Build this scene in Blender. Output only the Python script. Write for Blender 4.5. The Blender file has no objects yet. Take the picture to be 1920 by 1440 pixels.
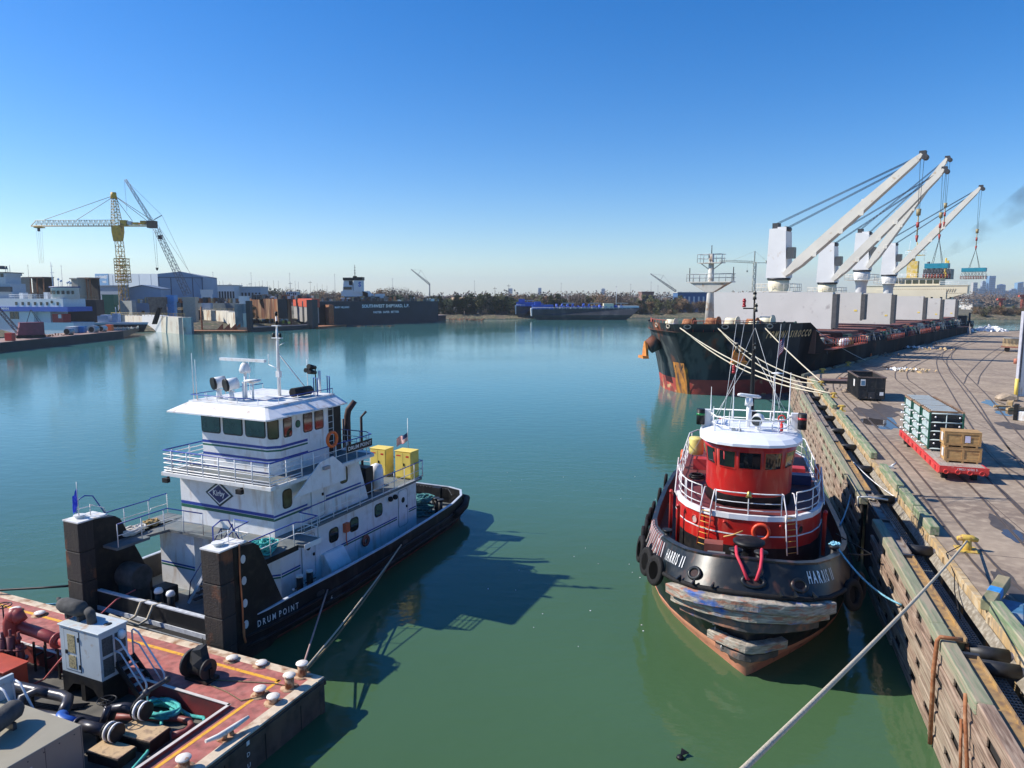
import bpy, math, random
from mathutils import Vector, Matrix
R = math.radians
random.seed(7)
SC = bpy.context.scene
COL = SC.collection
# ---------------- camera, world, sun, exposure ----------------
cam = bpy.data.objects.new('camera', bpy.data.cameras.new('camera'))
COL.objects.link(cam)
cam.location = (0, 0, 14.0)
cam.rotation_euler = (R(90 - 7.157), 0, 0)
cam.data.sensor_width = 36.0
cam.data.lens = 24.94
cam.data.clip_start = 0.2
cam.data.clip_end = 20000
SC.camera = cam
SUN = Vector((-0.993 * math.cos(R(39)), 0.12 * math.cos(R(39)), math.sin(R(39)))).normalized()
world = bpy.data.worlds.new('World'); SC.world = world; world.use_nodes = True
wn = world.node_tree
sky = wn.nodes.new('ShaderNodeTexSky'); sky.sky_type = 'NISHITA'; sky.sun_disc = False
sky.sun_elevation = R(39); sky.sun_rotation = math.atan2(SUN.x, SUN.y)
sky.altitude = 0; sky.air_density = 1.0; sky.dust_density = 0.3; sky.ozone_density = 5.0
hs = wn.nodes.new('ShaderNodeHueSaturation'); hs.inputs['Saturation'].default_value = 1.36; hs.inputs['Hue'].default_value = .508
wn.links.new(sky.outputs[0], hs.inputs['Color'])
bg = wn.nodes['Background']; bg.inputs[1].default_value = 0.122
wn.links.new(hs.outputs[0], bg.inputs[0])
sl = bpy.data.lights.new('sun', 'SUN'); sl.energy = 5.0; sl.angle = R(0.5); sl.color = (1, 0.94, 0.84)
so = bpy.data.objects.new('sun', sl); COL.objects.link(so); so.rotation_euler = SUN.to_track_quat('Z', 'Y').to_euler()
so.location = (-60, 20, 60)
SC.view_settings.view_transform = 'Standard'; SC.view_settings.look = 'None'
SC.view_settings.exposure = 0.40; SC.view_settings.gamma = 1.0
SC.render.engine = 'CYCLES'

# ---------------- helpers ----------------
def srgb(h):
    h = h.lstrip('#'); c = [int(h[i:i+2], 16) / 255 for i in (0, 2, 4)]
    return tuple(x / 12.92 if x <= .04045 else ((x + .055) / 1.055) ** 2.4 for x in c)

def mat(name, col, rough=.6, metal=0., var=.15, scale=2., col2=None, amt=.5, sc2=1.2, st=(1, 1, 1), st2=(1, 1, 1), edge=.08, bump=0., bsc=20., spec=.5, col3=None, amt3=.4, sc3=5., st3=(1, 1, 1)):
    m = bpy.data.materials.new(name); m.use_nodes = True
    nt = m.node_tree; N = nt.nodes; L = nt.links
    b = N['Principled BSDF']
    b.inputs['Roughness'].default_value = rough; b.inputs['Metallic'].default_value = metal
    b.inputs['Specular IOR Level'].default_value = spec
    if isinstance(col, str): col = srgb(col)
    tc = N.new('ShaderNodeTexCoord')
    def noise(s, stv, det=4.):
        mp = N.new('ShaderNodeMapping'); mp.inputs['Scale'].default_value = stv
        L.new(tc.outputs['Object'], mp.inputs[0])
        n = N.new('ShaderNodeTexNoise'); n.inputs['Scale'].default_value = s; n.inputs['Detail'].default_value = det
        L.new(mp.outputs[0], n.inputs['Vector']); return n
    def mix(fac, a, c):
        x = N.new('ShaderNodeMix'); x.data_type = 'RGBA'
        L.new(fac, x.inputs['Factor'])
        for k, v in (('A', a), ('B', c)):
            s = [i for i in x.inputs if i.name == k and i.type == 'RGBA'][0]
            if isinstance(v, tuple): s.default_value = (*v, 1)
            else: L.new(v, s)
        return [o for o in x.outputs if o.type == 'RGBA'][0]
    n1 = noise(scale, st)
    r1 = N.new('ShaderNodeMapRange'); r1.inputs[1].default_value = .3; r1.inputs[2].default_value = .7
    L.new(n1.outputs[0], r1.inputs[0])
    out = mix(r1.outputs[0], tuple(c * (1 - var) for c in col), tuple(min(1, c * (1 + var)) for c in col))
    for c2, am, s2, stt in ((col2, amt, sc2, st2), (col3, amt3, sc3, st3)):
        if c2 is None: continue
        if isinstance(c2, str): c2 = srgb(c2)
        n2 = noise(s2, stt, 6.)
        r = N.new('ShaderNodeMapRange'); t = 1 - am * .5 - .25   # amt 0..1 -> threshold .75..(.25)
        r.inputs[1].default_value = t - edge; r.inputs[2].default_value = t + edge; L.new(n2.outputs[0], r.inputs[0])
        out = mix(r.outputs[0], out, c2)
    L.new(out, b.inputs['Base Color'])
    if bump:
        n3 = noise(bsc, (1, 1, 1), 5.); bp = N.new('ShaderNodeBump'); bp.inputs['Strength'].default_value = bump; bp.inputs['Distance'].default_value = .03
        L.new(n3.outputs[0], bp.inputs['Height']); L.new(bp.outputs[0], b.inputs['Normal'])
    return m

class MB:
    def __init__(s): s.v = []; s.f = []; s.mi = []; s.sm = []
    def add(s, v, f, m=0, smooth=False):
        o = len(s.v); s.v += [tuple(p) for p in v]
        for q in f: s.f.append(tuple(o + i for i in q)); s.mi.append(m); s.sm.append(smooth)
        return s
    def box(s, x0, y0, z0, x1, y1, z1, m=0):
        v = [(x, y, z) for z in (z0, z1) for y in (y0, y1) for x in (x0, x1)]
        return s.add(v, [(0, 2, 3, 1), (4, 5, 7, 6), (0, 1, 5, 4), (2, 6, 7, 3), (0, 4, 6, 2), (1, 3, 7, 5)], m)
    def ext(s, poly, vec, m=0):
        n = len(poly); v = [Vector(p) for p in poly]; w = [p + Vector(vec) for p in v]
        f = [tuple(range(n))[::-1], tuple(range(n, 2 * n))] + [(i, (i + 1) % n, n + (i + 1) % n, n + i) for i in range(n)]
        return s.add(v + w, f, m)
    def prism(s, poly, z0, z1, m=0): return s.ext([(p[0], p[1], z0) for p in poly], (0, 0, z1 - z0), m)
    def xprism(s, poly, x0, x1, m=0): return s.ext([(x0, p[0], p[1]) for p in poly], (x1 - x0, 0, 0), m)
    def yprism(s, poly, y0, y1, m=0): return s.ext([(p[0], y0, p[1]) for p in poly], (0, y1 - y0, 0), m)
    def loft(s, rings, m=0, closed=True, cap=True, smooth=False, ms=None):
        n = len(rings[0]); v = [p for r in rings for p in r]
        for k in range(len(rings) - 1):
            f = [(k * n + i, k * n + (i + 1) % n, (k + 1) * n + (i + 1) % n, (k + 1) * n + i) for i in range(n if closed else n - 1)]
            mm = ms[k] if ms else m
            if k == 0: base = len(s.v); s.v += [tuple(p) for p in v]
            for q in f: s.f.append(tuple(base + i for i in q)); s.mi.append(mm); s.sm.append(smooth)
        if cap and closed:
            for kk, rv in ((0, True), (len(rings) - 1, False)):
                q = [base + kk * n + i for i in range(n)]
                s.f.append(tuple(q[::-1] if rv else q)); s.mi.append(ms[0 if rv else -1] if ms else m); s.sm.append(False)
        return s
    def tube(s, pts, r, n=6, m=0, closed=False, smooth=True):
        P = [Vector(p) for p in pts]; rings = []
        up = Vector((0, 0, 1)); K = len(P)
        rr = r if isinstance(r, (list, tuple)) else [r] * K
        pu = None
        for i in range(K):
            if closed: t = P[(i + 1) % K] - P[i - 1]
            else: t = P[min(i + 1, K - 1)] - P[max(i - 1, 0)]
            if t.length < 1e-9: t = Vector((0, 0, 1))
            t.normalize()
            if pu is None:
                a = up if abs(t.dot(up)) < .95 else Vector((1, 0, 0))
                u = t.cross(a).normalized()
            else:
                u = (pu - t * pu.dot(t))
                u = u.normalized() if u.length > 1e-6 else t.orthogonal().normalized()
            pu = u; w = t.cross(u)
            rings.append([P[i] + (u * math.cos(2 * math.pi * j / n) + w * math.sin(2 * math.pi * j / n)) * rr[i] for j in range(n)])
        if closed: rings.append(rings[0])
        return s.loft(rings, m, cap=not closed, smooth=smooth)
    def cyl(s, p0, p1, r0, r1=None, n=12, m=0): return s.tube([p0, p1], [r0, r0 if r1 is None else r1], n, m)
    def beam(s, p0, p1, w, h, m=0):
        p0 = Vector(p0); p1 = Vector(p1); t = (p1 - p0).normalized()
        a = Vector((0, 0, 1)) if abs(t.z) < .95 else Vector((0, 1, 0))
        u = t.cross(a).normalized() * w / 2; q = u.cross(t).normalized() * h / 2
        return s.loft([[p + u + q, p - u + q, p - u - q, p + u - q] for p in (p0, p1)], m)
    def lathe(s, prof, c=(0, 0, 0), n=16, m=0, ax='z', smooth=True):
        rings = []
        for r, h in prof:
            ring = []
            for j in range(n):
                a = 2 * math.pi * j / n; x, y = r * math.cos(a), r * math.sin(a)
                p = {'z': (x, y, h), 'x': (h, x, y), 'y': (y, h, x)}[ax]
                ring.append((c[0] + p[0], c[1] + p[1], c[2] + p[2]))
            rings.append(ring)
        return s.loft(rings, m, smooth=smooth)
    def sph(s, c, r, n=10, m=0, sz=1.):
        K = max(4, n // 2)
        return s.lathe([(max(.001, r * math.sin(math.pi * k / K)), -r * sz * math.cos(math.pi * k / K)) for k in range(K + 1)], c, n, m)
    def torus(s, c, R1, r, n=16, k=8, m=0, u=(1, 0, 0), w=(0, 0, 1), e=1.):
        u = Vector(u).normalized(); w = Vector(w).normalized(); c = Vector(c)
        return s.tube([c + u * R1 * e * math.cos(2 * math.pi * j / n) + w * R1 * math.sin(2 * math.pi * j / n) for j in range(n)], r, k, m, closed=True)
    def plate(s, o, ux, uy, poly, t, m=0):
        o = Vector(o); ux = Vector(ux).normalized(); uy = Vector(uy).normalized(); nn = ux.cross(uy).normalized()
        return s.ext([o + ux * p[0] + uy * p[1] for p in poly], nn * t, m)
    def mapf(s, o, ux, uy, off, m, V, F):
        o = Vector(o); ux = Vector(ux); uy = Vector(uy); nn = ux.cross(uy).normalized()
        return s.add([o + ux * p[0] + uy * p[1] + nn * off for p in V], F, m)
    def build(s, name, mats, parent=None, loc=None, rz=0, bevel=0):
        if not isinstance(mats, (list, tuple)): mats = [mats]
        me = bpy.data.meshes.new(name); me.from_pydata(s.v, [], s.f)
        for mm in mats: me.materials.append(mm)
        me.polygons.foreach_set('material_index', [min(i, len(mats) - 1) for i in s.mi])
        me.polygons.foreach_set('use_smooth', s.sm); me.update()
        o = bpy.data.objects.new(name, me); COL.objects.link(o)
        if parent is not None: o.parent = parent
        if loc is not None: o.location = loc
        o.rotation_euler = (0, 0, rz)
        if bevel:
            b = o.modifiers.new('bevel', 'BEVEL'); b.width = bevel; b.segments = 1; b.limit_method = 'ANGLE'
        return o

def rrect(w, h, r, n=4, c=(0, 0)):
    P = []
    for k, (sx, sy) in enumerate(((1, 1), (-1, 1), (-1, -1), (1, -1))):
        for j in range(n + 1):
            a = math.pi / 2 * (k + j / n)
            P.append((c[0] + sx * (w / 2 - r) + r * math.cos(a), c[1] + sy * (h / 2 - r) + r * math.sin(a)))
    return P
def ellipse(rx, ry, n=16): return [(rx * math.cos(2 * math.pi * j / n), ry * math.sin(2 * math.pi * j / n)) for j in range(n)]

def tag(o, label, cat, group=None, kind=None):
    if label: o['label'] = label
    if cat: o['category'] = cat
    if group: o['group'] = group
    if kind: o['kind'] = kind
    return o
def thing(name, label, cat, loc=(0, 0, 0), rz=0, group=None):
    o = bpy.data.objects.new(name, None); COL.objects.link(o); o.empty_display_size = .3
    o.location = loc; o.rotation_euler = (0, 0, rz)
    return tag(o, label, cat, group)
KIDS = {}
def dup(o, loc=None, rz=None, label=None, parent=None, scale=None):
    c = o.copy(); COL.objects.link(c)
    if parent is not None: c.parent = parent
    if loc is not None: c.location = loc
    if rz is not None: c.rotation_euler = (0, 0, rz)
    if scale is not None: c.scale = (scale, scale, scale)
    if label: c['label'] = label
    for ch in list(o.children): dup(ch, parent=c)
    return c

TXT = {}
def text(s, size=1., bold=0.):
    """flat glyph outlines as (verts2d, faces)"""
    k = (s, size, bold)
    if k in TXT: return TXT[k]
    cu = bpy.data.curves.new('glyphs', 'FONT'); cu.body = s; cu.size = size; cu.offset = bold; cu.resolution_u = 2
    ob = bpy.data.objects.new('glyphs', cu); COL.objects.link(ob)
    bpy.context.view_layer.update()
    me = bpy.data.meshes.new_from_object(ob.evaluated_get(bpy.context.evaluated_depsgraph_get()))
    V = [(v.co.x, v.co.y) for v in me.vertices]; F = [tuple(p.vertices) for p in me.polygons]
    bpy.data.objects.remove(ob); bpy.data.curves.remove(cu); bpy.data.meshes.remove(me)
    TXT[k] = (V, F); return TXT[k]
def fit(VF, w, h, x0=0, y0=0, slant=0):
    V, F = VF
    ax = min(p[0] for p in V); bx = max(p[0] for p in V); ay = min(p[1] for p in V); by = max(p[1] for p in V)
    W = [((p[0] - ax) / (bx - ax) * w + x0, (p[1] - ay) / (by - ay) * h + y0) for p in V]
    return [(p[0] + slant * (p[1] - y0), p[1]) for p in W], F

class Frame:
    def __init__(s, o, ang):
        a = R(ang); s.o = o; s.a = (math.sin(a), math.cos(a)); s.r = (math.cos(a), -math.sin(a)); s.rz = -a
    def W(s, x, y, z=0): return (s.o[0] + x * s.r[0] + y * s.a[0], s.o[1] + x * s.r[1] + y * s.a[1], z)
    def L(s, x, y): dx, dy = x - s.o[0], y - s.o[1]; return (dx * s.r[0] + dy * s.r[1], dx * s.a[0] + dy * s.a[1])

def walk(pts, step):
    P = [Vector(p) for p in pts]; L_ = [0]
    for i in range(len(P) - 1): L_.append(L_[-1] + (P[i + 1] - P[i]).length)
    n = max(1, round(L_[-1] / step)); out = []
    for k in range(n + 1):
        s = L_[-1] * k / n
        for i in range(len(P) - 1):
            if s <= L_[i + 1] + 1e-6: out.append(P[i].lerp(P[i + 1], (s - L_[i]) / max(1e-6, L_[i + 1] - L_[i]))); break
    return out
def rail(mb, pts, h=1.0, step=1.2, bars=(.5,), r=.022, mt=0, mo=1, rt=None):
    """guard rail along deck points: top bar material mt, posts and lower bars mo"""
    P = [Vector(p) for p in pts]
    mb.tube([p + Vector((0, 0, h)) for p in P], rt or r * 1.2, 6, mt)
    for b in bars: mb.tube([p + Vector((0, 0, h * b)) for p in P], r * .85, 5, mo)
    for p in walk(pts, step): mb.cyl(p, p + Vector((0, 0, h)), r, n=6, m=mo)
    return mb
def sag(p0, p1, drop, n=14):
    p0 = Vector(p0); p1 = Vector(p1)
    return [p0.lerp(p1, t / n) - Vector((0, 0, drop * 4 * (t / n) * (1 - t / n))) for t in range(n + 1)]
def rope(name, pts, r, m, label, group=None, n=6, cat='rope', kind=None):
    p0 = Vector(pts[0]); mb = MB().tube([Vector(p) - p0 for p in pts], r, n)
    o = mb.build(name, m, loc=p0); tag(o, label, cat, group, kind); return o
def pile(c, rx, ry, h, r, loops, m, seed=1, n=22):
    rnd = random.Random(seed); mb = MB(); pts = []
    for k in range(loops):
        cx = rnd.uniform(-.3, .3) * rx; cy = rnd.uniform(-.3, .3) * ry; a0 = rnd.uniform(0, 6.28)
        ex = rnd.uniform(.45, 1) * rx; ey = rnd.uniform(.45, 1) * ry; zz = h * k / loops
        for j in range(n):
            a = a0 + 2 * math.pi * j / n
            rad = 1 + .12 * math.sin(3 * a + k)
            pts.append((cx * .7 + ex * .7 * rad * math.cos(a), cy * .7 + ey * .7 * rad * math.sin(a), r + zz * (1 - .5 * (ex / rx)) + .03 * math.sin(5 * a)))
    mb.tube(pts, r, 5); return mb
def lattice(mb, p0, p1, w0, w1=None, bays=8, r=.08, n=4, m=0, up=(0, 0, 1), tri=False, n2=None):
    p0 = Vector(p0); p1 = Vector(p1); w1 = w0 if w1 is None else w1; t = (p1 - p0).normalized()
    u = t.cross(Vector(up)); u = (u if u.length > .05 else Vector((1, 0, 0)) - t * t.x).normalized(); q = u.cross(t).normalized()
    cs = [(1, -1), (-1, -1), (0, 1)] if tri else [(1, 1), (-1, 1), (-1, -1), (1, -1)]
    C = [[p0.lerp(p1, k / bays) + u * a * (w0 + (w1 - w0) * k / bays) / 2 + q * b * (w0 + (w1 - w0) * k / bays) / 2 for a, b in cs] for k in range(bays + 1)]
    K = len(cs)
    for j in range(K):
        mb.cyl(C[0][j], C[-1][j], r, n=n, m=m)
        for k in range(bays):
            a, b = (j, (j + 1) % K) if k % 2 else ((j + 1) % K, j)
            mb.cyl(C[k][a], C[k + 1][b], r * .6, n=3, m=m); mb.cyl(C[k][j], C[k][(j + 1) % K], r * .6, n=3, m=m)
    return mb

# ---------------- materials ----------------
WHITE = mat('white_paint', (.79, .79, .79), .45, var=.05, col2=(.60, .57, .52), amt=.16, sc2=1.6, edge=.15, col3=(.42, .27, .15), amt3=.10, sc3=1.7, st3=(1.5, 1.5, .3), bump=.25, bsc=1.3)
WHITE2 = mat('white_paint_streaked', (.72, .72, .70), .5, var=.06, scale=3, col2=(.42, .30, .18), amt=.16, sc2=3, st2=(1, 1, .25), edge=.1)
BLACK = mat('black_paint', (.009, .0095, .011), .5, spec=.3, var=.3, scale=2, col2=(.03, .026, .022), amt=.3, sc2=3, edge=.12, bump=.1, bsc=4)
RUBBER = mat('rubber', (.013, .012, .012), .8, spec=.3, var=.3, scale=6, bump=.3, bsc=25)
GREYDECK = mat('grey_deck', (.13, .15, .155), .7, var=.2, scale=1.5, col2=(.22, .2, .17), amt=.25, sc2=1.7, edge=.12)
BLUE = mat('blue_paint', (.015, .05, .30), .4, var=.1)
NAVY = mat('navy_paint', (.012, .03, .13), .4, var=.12)
GREEN = mat('green_paint', (.01, .12, .07), .45, var=.1)
RED = mat('red_paint', (.62, .03, .022), .38, var=.1, scale=1.2, col2=(.45, .04, .03), amt=.2, sc2=2, edge=.2)
DKRED = mat('dark_red_paint', (.22, .03, .03), .6, var=.2, col2=(.12, .03, .03), amt=.3)
ORANGE = mat('orange_plastic', (.8, .14, .02), .5, var=.1)
YELLOW = mat('yellow_paint', (.8, .60, .12), .5, var=.1, col2=(.5, .35, .06), amt=.12)
GLASS = mat('window_glass', (.012, .02, .02), .04, var=.3, spec=.9)
GLASS2 = mat('tinted_glass', (.02, .05, .035), .06, var=.4, scale=1.5, spec=.9)
STEEL = mat('grey_steel', (.33, .35, .37), .45, metal=.5, var=.2, scale=3)
DARKST = mat('dark_steel', (.05, .05, .055), .5, metal=.3, var=.3, scale=4)
RUST = mat('rust', (.25, .09, .035), .85, var=.35, scale=3, col2=(.40, .20, .10), amt=.35, sc2=4, edge=.1, bump=.3, bsc=15)
TIMBER = mat('weathered_timber', (.33, .26, .20), .85, var=.3, scale=2.5, st=(3, 3, 3), col2=(.19, .12, .085), amt=.5, sc2=2.2, st2=(1, .3, 2.5), edge=.1, bump=.5, bsc=9)
ROPE = mat('pale_rope', (.50, .43, .32), .9, var=.25, scale=30, bump=.5, bsc=60)
TEALROPE = mat('teal_rope', (.06, .42, .38), .8, var=.3, scale=14, bump=.4, bsc=50)
BLUEROPE = mat('blue_rope', (.22, .5, .62), .8, var=.35, scale=18)
BROWNROPE = mat('brown_rope', (.22, .17, .09), .9, var=.3, scale=20)
GALV = mat('galvanised', (.5, .52, .53), .5, metal=.4, var=.15, scale=4)
CREAM = mat('cream_paint', (.72, .66, .48), .6, var=.06, scale=1, col2=(.45, .33, .18), amt=.12, sc2=2.5, st2=(1, 1, .3))
CANVAS = mat('charcoal_canvas', (.07, .068, .065), .95, var=.3, scale=4, bump=.8, bsc=6)
GLOW_NONE = None
# ---------------- water ----------------
wm = bpy.data.materials.new('harbour_water'); wm.use_nodes = True
nt = wm.node_tree; N = nt.nodes; L = nt.links; b = N['Principled BSDF']
b.inputs['Roughness'].default_value = .03; b.inputs['IOR'].default_value = 1.33
tc = N.new('ShaderNodeTexCoord')
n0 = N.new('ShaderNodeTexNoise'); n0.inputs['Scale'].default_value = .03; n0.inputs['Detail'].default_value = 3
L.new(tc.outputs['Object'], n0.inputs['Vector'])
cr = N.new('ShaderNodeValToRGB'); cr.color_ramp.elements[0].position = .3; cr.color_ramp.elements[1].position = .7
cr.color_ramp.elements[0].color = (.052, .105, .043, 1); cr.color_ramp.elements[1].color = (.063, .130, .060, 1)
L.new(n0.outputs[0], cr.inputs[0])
# murky green turns teal farther out: sky reflection painted into the base colour
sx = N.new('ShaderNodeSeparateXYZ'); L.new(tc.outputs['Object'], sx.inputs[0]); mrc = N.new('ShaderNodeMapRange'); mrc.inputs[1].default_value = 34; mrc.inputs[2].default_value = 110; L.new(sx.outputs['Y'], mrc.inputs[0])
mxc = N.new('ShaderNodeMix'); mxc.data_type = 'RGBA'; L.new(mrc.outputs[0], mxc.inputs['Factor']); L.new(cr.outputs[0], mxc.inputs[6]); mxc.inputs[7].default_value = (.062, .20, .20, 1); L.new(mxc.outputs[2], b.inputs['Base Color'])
def wave(scale, st, det, rz=0):
    mp = N.new('ShaderNodeMapping'); mp.inputs['Scale'].default_value = st; mp.inputs['Rotation'].default_value = (0, 0, rz)
    L.new(tc.outputs['Object'], mp.inputs[0]); n = N.new('ShaderNodeTexNoise'); n.inputs['Scale'].default_value = scale; n.inputs['Detail'].default_value = det
    L.new(mp.outputs[0], n.inputs['Vector']); return n
def bumpn(h, strength, dist, nrm=None):
    bp = N.new('ShaderNodeBump'); bp.inputs['Strength'].default_value = strength; bp.inputs['Distance'].default_value = dist
    L.new(h.outputs[0], bp.inputs['Height'])
    if nrm: L.new(nrm.outputs[0], bp.inputs['Normal'])
    return bp
w1 = wave(.55, (1, 1.8, 1), 3, .2); w2 = wave(2.6, (1, 1.6, 1), 3, -.25)
# ripples come and go in patches
pt = N.new('ShaderNodeMapRange'); pt.inputs[1].default_value = .35; pt.inputs[2].default_value = .65; pt.inputs[3].default_value = .25; pt.inputs[4].default_value = 1
L.new(n0.outputs[0], pt.inputs[0])
b1 = bumpn(w1, .35, .07); b2 = bumpn(w2, .5, .012, b1); L.new(pt.outputs[0], b2.inputs['Strength'])
L.new(b2.outputs[0], b.inputs['Normal'])
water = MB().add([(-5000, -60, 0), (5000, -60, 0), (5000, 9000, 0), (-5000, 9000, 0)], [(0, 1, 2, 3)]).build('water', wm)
water['kind'] = 'structure'

# ---------------- far bank terrain ----------------
EARTH = mat('bank_earth', (.10, .085, .06), .95, var=.3, scale=.4, col2=(.07, .08, .04), amt=.5, sc2=.25, edge=.1, col3=(.28, .2, .12), amt3=.3, sc3=.8)
shore = [(-520, 150), (-175, 225), (-150, 262), (-118, 290), (-104, 335), (-60, 412), (-10, 414), (90, 436), (160, 430), (260, 405), (520, 360), (1500, 300), (5000, 200)]
top = [(-520, 165), (-181, 236), (-156, 272), (-124, 296), (-110, 340), (-62, 420), (-10, 424), (90, 447), (160, 441), (262, 416), (525, 372), (1504, 315), (5000, 215)]
mb = MB(); V = []; n = len(shore)
low = [(x, y - 1.0, -1.5) for x, y in shore]; mid = [(x, y, .25) for x, y in shore]; up_ = [(x, y, 2.6) for x, y in top]
far = [(-5000, 9000, 2.6), (5000, 9000, 2.6)]
mb.add(low + mid + up_, [(i, i + 1, n + i + 1, n + i) for i in range(n - 1)] + [(n + i, n + i + 1, 2 * n + i + 1, 2 * n + i) for i in range(n - 1)])
mb.add(up_ + [(5000, 9000, 2.6), (-5000, 9000, 2.6), (-5000, 165, 2.6)], [tuple(range(n + 3))])
g = mb.build('ground', EARTH); g['kind'] = 'structure'

# ---------------- trees ----------------
BARK = mat('bark', (.11, .085, .065), .95, var=.3)
def leafm(name, c, c2):
    return mat(name, c, .9, var=.35, scale=.35, col2=c2, amt=.5, sc2=.6, edge=.1)
LEAVES = {'brown': leafm('bare_twigs', (.17, .125, .095), (.11, .085, .07)), 'green': leafm('evergreen_leaves', (.05, .075, .03), (.03, .045, .02)),
          'olive': leafm('olive_leaves', (.12, .12, .05), (.07, .075, .03)), 'rust': leafm('rusty_leaves', (.20, .12, .06), (.12, .085, .05))}
def crown_mesh(mb, rnd, c, rx, rz_, nl, sz, m, lobes=9):
    L_ = []
    for k in range(lobes):
        a = rnd.uniform(0, 6.28); rr = rnd.uniform(.15, .75)
        L_.append((c[0] + rx * rr * math.cos(a), c[1] + rx * rr * math.sin(a), c[2] + rz_ * rnd.uniform(-.75, .8), rnd.uniform(.28, .5)))
    for i in range(nl):
        lx, ly, lz, lr = L_[rnd.randrange(lobes)]
        d = Vector((rnd.gauss(0, 1), rnd.gauss(0, 1), rnd.gauss(0, 1))).normalized() * (rnd.random() ** .45)
        p = Vector((lx + d.x * lr * rx, ly + d.y * lr * rx, lz + d.z * lr * rz_))
        u = Vector((rnd.gauss(0, 1), rnd.gauss(0, 1), rnd.gauss(0, .6))).normalized(); w = u.orthogonal().normalized()
        s1 = sz * rnd.uniform(.5, 1.3); s2 = s1 * rnd.uniform(.4, .9)
        mb.add([p - u * s1, p + w * s2, p + u * s1 * .9, p - w * s2 * .7], [(0, 1, 2, 3)], m)
def tree_proto(kind, seed):
    rnd = random.Random(seed)
    lab = {'brown': 'bare brown winter tree on the far bank', 'green': 'dark evergreen tree on the far bank', 'olive': 'olive green bushy tree on the far bank', 'rust': 'rusty brown leafed tree on the far bank'}[kind]
    t = thing({'brown': 'bare_tree', 'green': 'evergreen_tree', 'olive': 'bushy_tree', 'rust': 'autumn_tree'}[kind], lab, 'tree', group={'brown': 'bare brown trees along the far bank', 'green': 'dark evergreen trees along the far bank', 'olive': 'olive green trees along the far bank', 'rust': 'rusty brown trees along the far bank'}[kind])
    H_ = 9.; mb = MB(); mb.tube([(0, 0, -.6), (.1, 0, 2), (.2, .1, 4.5), (.1, .2, 7)], [.28, .22, .15, .05], 6)
    for k in range(7 if kind != 'brown' else 16):
        a = k * 2.4 + rnd.random(); z0 = rnd.uniform(2, 5); l = rnd.uniform(1.8, 3.6)
        e = Vector((math.cos(a) * l, math.sin(a) * l, z0 + rnd.uniform(1.2, 4)))
        mb.tube([(.15, .1, z0), e * .5 + Vector((0, 0, z0 * .5 + .3)), e], [.1, .07, .02], 4)
        if kind == 'brown':
            for j in range(5):
                f = e + Vector((rnd.uniform(-1, 1), rnd.uniform(-1, 1), rnd.uniform(.1, 1.3))); mb.tube([e * .7 + Vector((0, 0, z0 * .3)), f], [.04, .012], 3)
    mb.build('trunk', BARK, t)
    mb = MB()
    if kind == 'brown': crown_mesh(mb, rnd, (0, 0, 5.6), 4.2, 3.3, 950, .20, 0, 14)
    elif kind == 'rust': crown_mesh(mb, rnd, (0, 0, 4.6), 4.2, 3.6, 1100, .30, 0, 12)
    else: crown_mesh(mb, rnd, (0, 0, 4.6), 4.0, 4.2, 1300, .36, 0, 12)
    mb.build('crown', LEAVES[kind], t)
    return t
PROT = {k: [tree_proto(k, s) for s in ss] for k, ss in (('brown', (3, 4, 5)), ('green', (6, 7)), ('olive', (8, 9)), ('rust', (10,)))}
USED = set()
def plant(kind, x, y, s, z=2.3):
    P = PROT[kind]; i = random.randrange(len(P)); p = P[i]
    if (kind, i) not in USED:
        USED.add((kind, i)); p.location = (x, y, z); p.scale = (s, s, s * random.uniform(.85, 1.1)); p.rotation_euler = (0, 0, random.uniform(0, 6))
    else: dup(p, (x, y, z), random.uniform(0, 6), scale=s * random.uniform(.92, 1.08))
def lerp_path(P, t):
    n = len(P) - 1; k = min(n - 1, int(t * n)); f = t * n - k
    return (P[k][0] + (P[k + 1][0] - P[k][0]) * f, P[k][1] + (P[k + 1][1] - P[k][1]) * f)
def px(u, y): return (u - 960) / 1330 * (y * .9922 + 1.2)
# bushes and trees right behind the far shoreline
for i in range(34):
    u = 700 + i * 8.3 + random.uniform(-4, 4); y = 425 + random.uniform(0, 14)
    plant(random.choice(['green', 'green', 'olive', 'brown']), px(u, y), y, random.uniform(1.1, 1.65), 1.0)
for i in range(62):
    u = 960 + i * 5.9 + random.uniform(-4, 4); y = 446 + random.uniform(0, 28)
    k = random.choice(['brown', 'brown', 'rust', 'olive', 'brown']) if u < 1180 else random.choice(['rust', 'rust', 'brown', 'olive'])
    if u > 1330: continue
    plant(k, px(u, y), y, random.uniform(.95, 1.4) if u > 1180 else random.uniform(1.1, 1.6), 1.2)
for i in range(70):
    u = 838 + i * 6.2 + random.uniform(-3, 3); y = 424 + max(0, min(1, (u - 950) / 250)) * 20 + random.uniform(0, 4)
    if u < 1300: plant(random.choice(['rust', 'olive', 'green', 'brown']), px(u, y), y, random.uniform(.45, .7), .3)
for i in range(52):
    u = 1826 + i * 2 + random.uniform(-2, 2); y = 408 + random.uniform(0, 30)
    plant(random.choice(['brown', 'rust', 'olive', 'brown']), px(u, y), y, random.uniform(.5, .8), .8)
for i in range(58):
    u = 388 + i * 6.6 + random.uniform(-5, 5); y = 470 + random.uniform(0, 60)
    plant(random.choice(['brown', 'brown', 'brown', 'brown', 'rust', 'green']), px(u, y), y, random.uniform(1.3, 1.9))
for i in range(14):
    u = 10 + i * 13 + random.uniform(-5, 5); y = 400 + random.uniform(0, 40)
    plant('brown', px(u, y), y, random.uniform(.95, 1.3))
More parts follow.
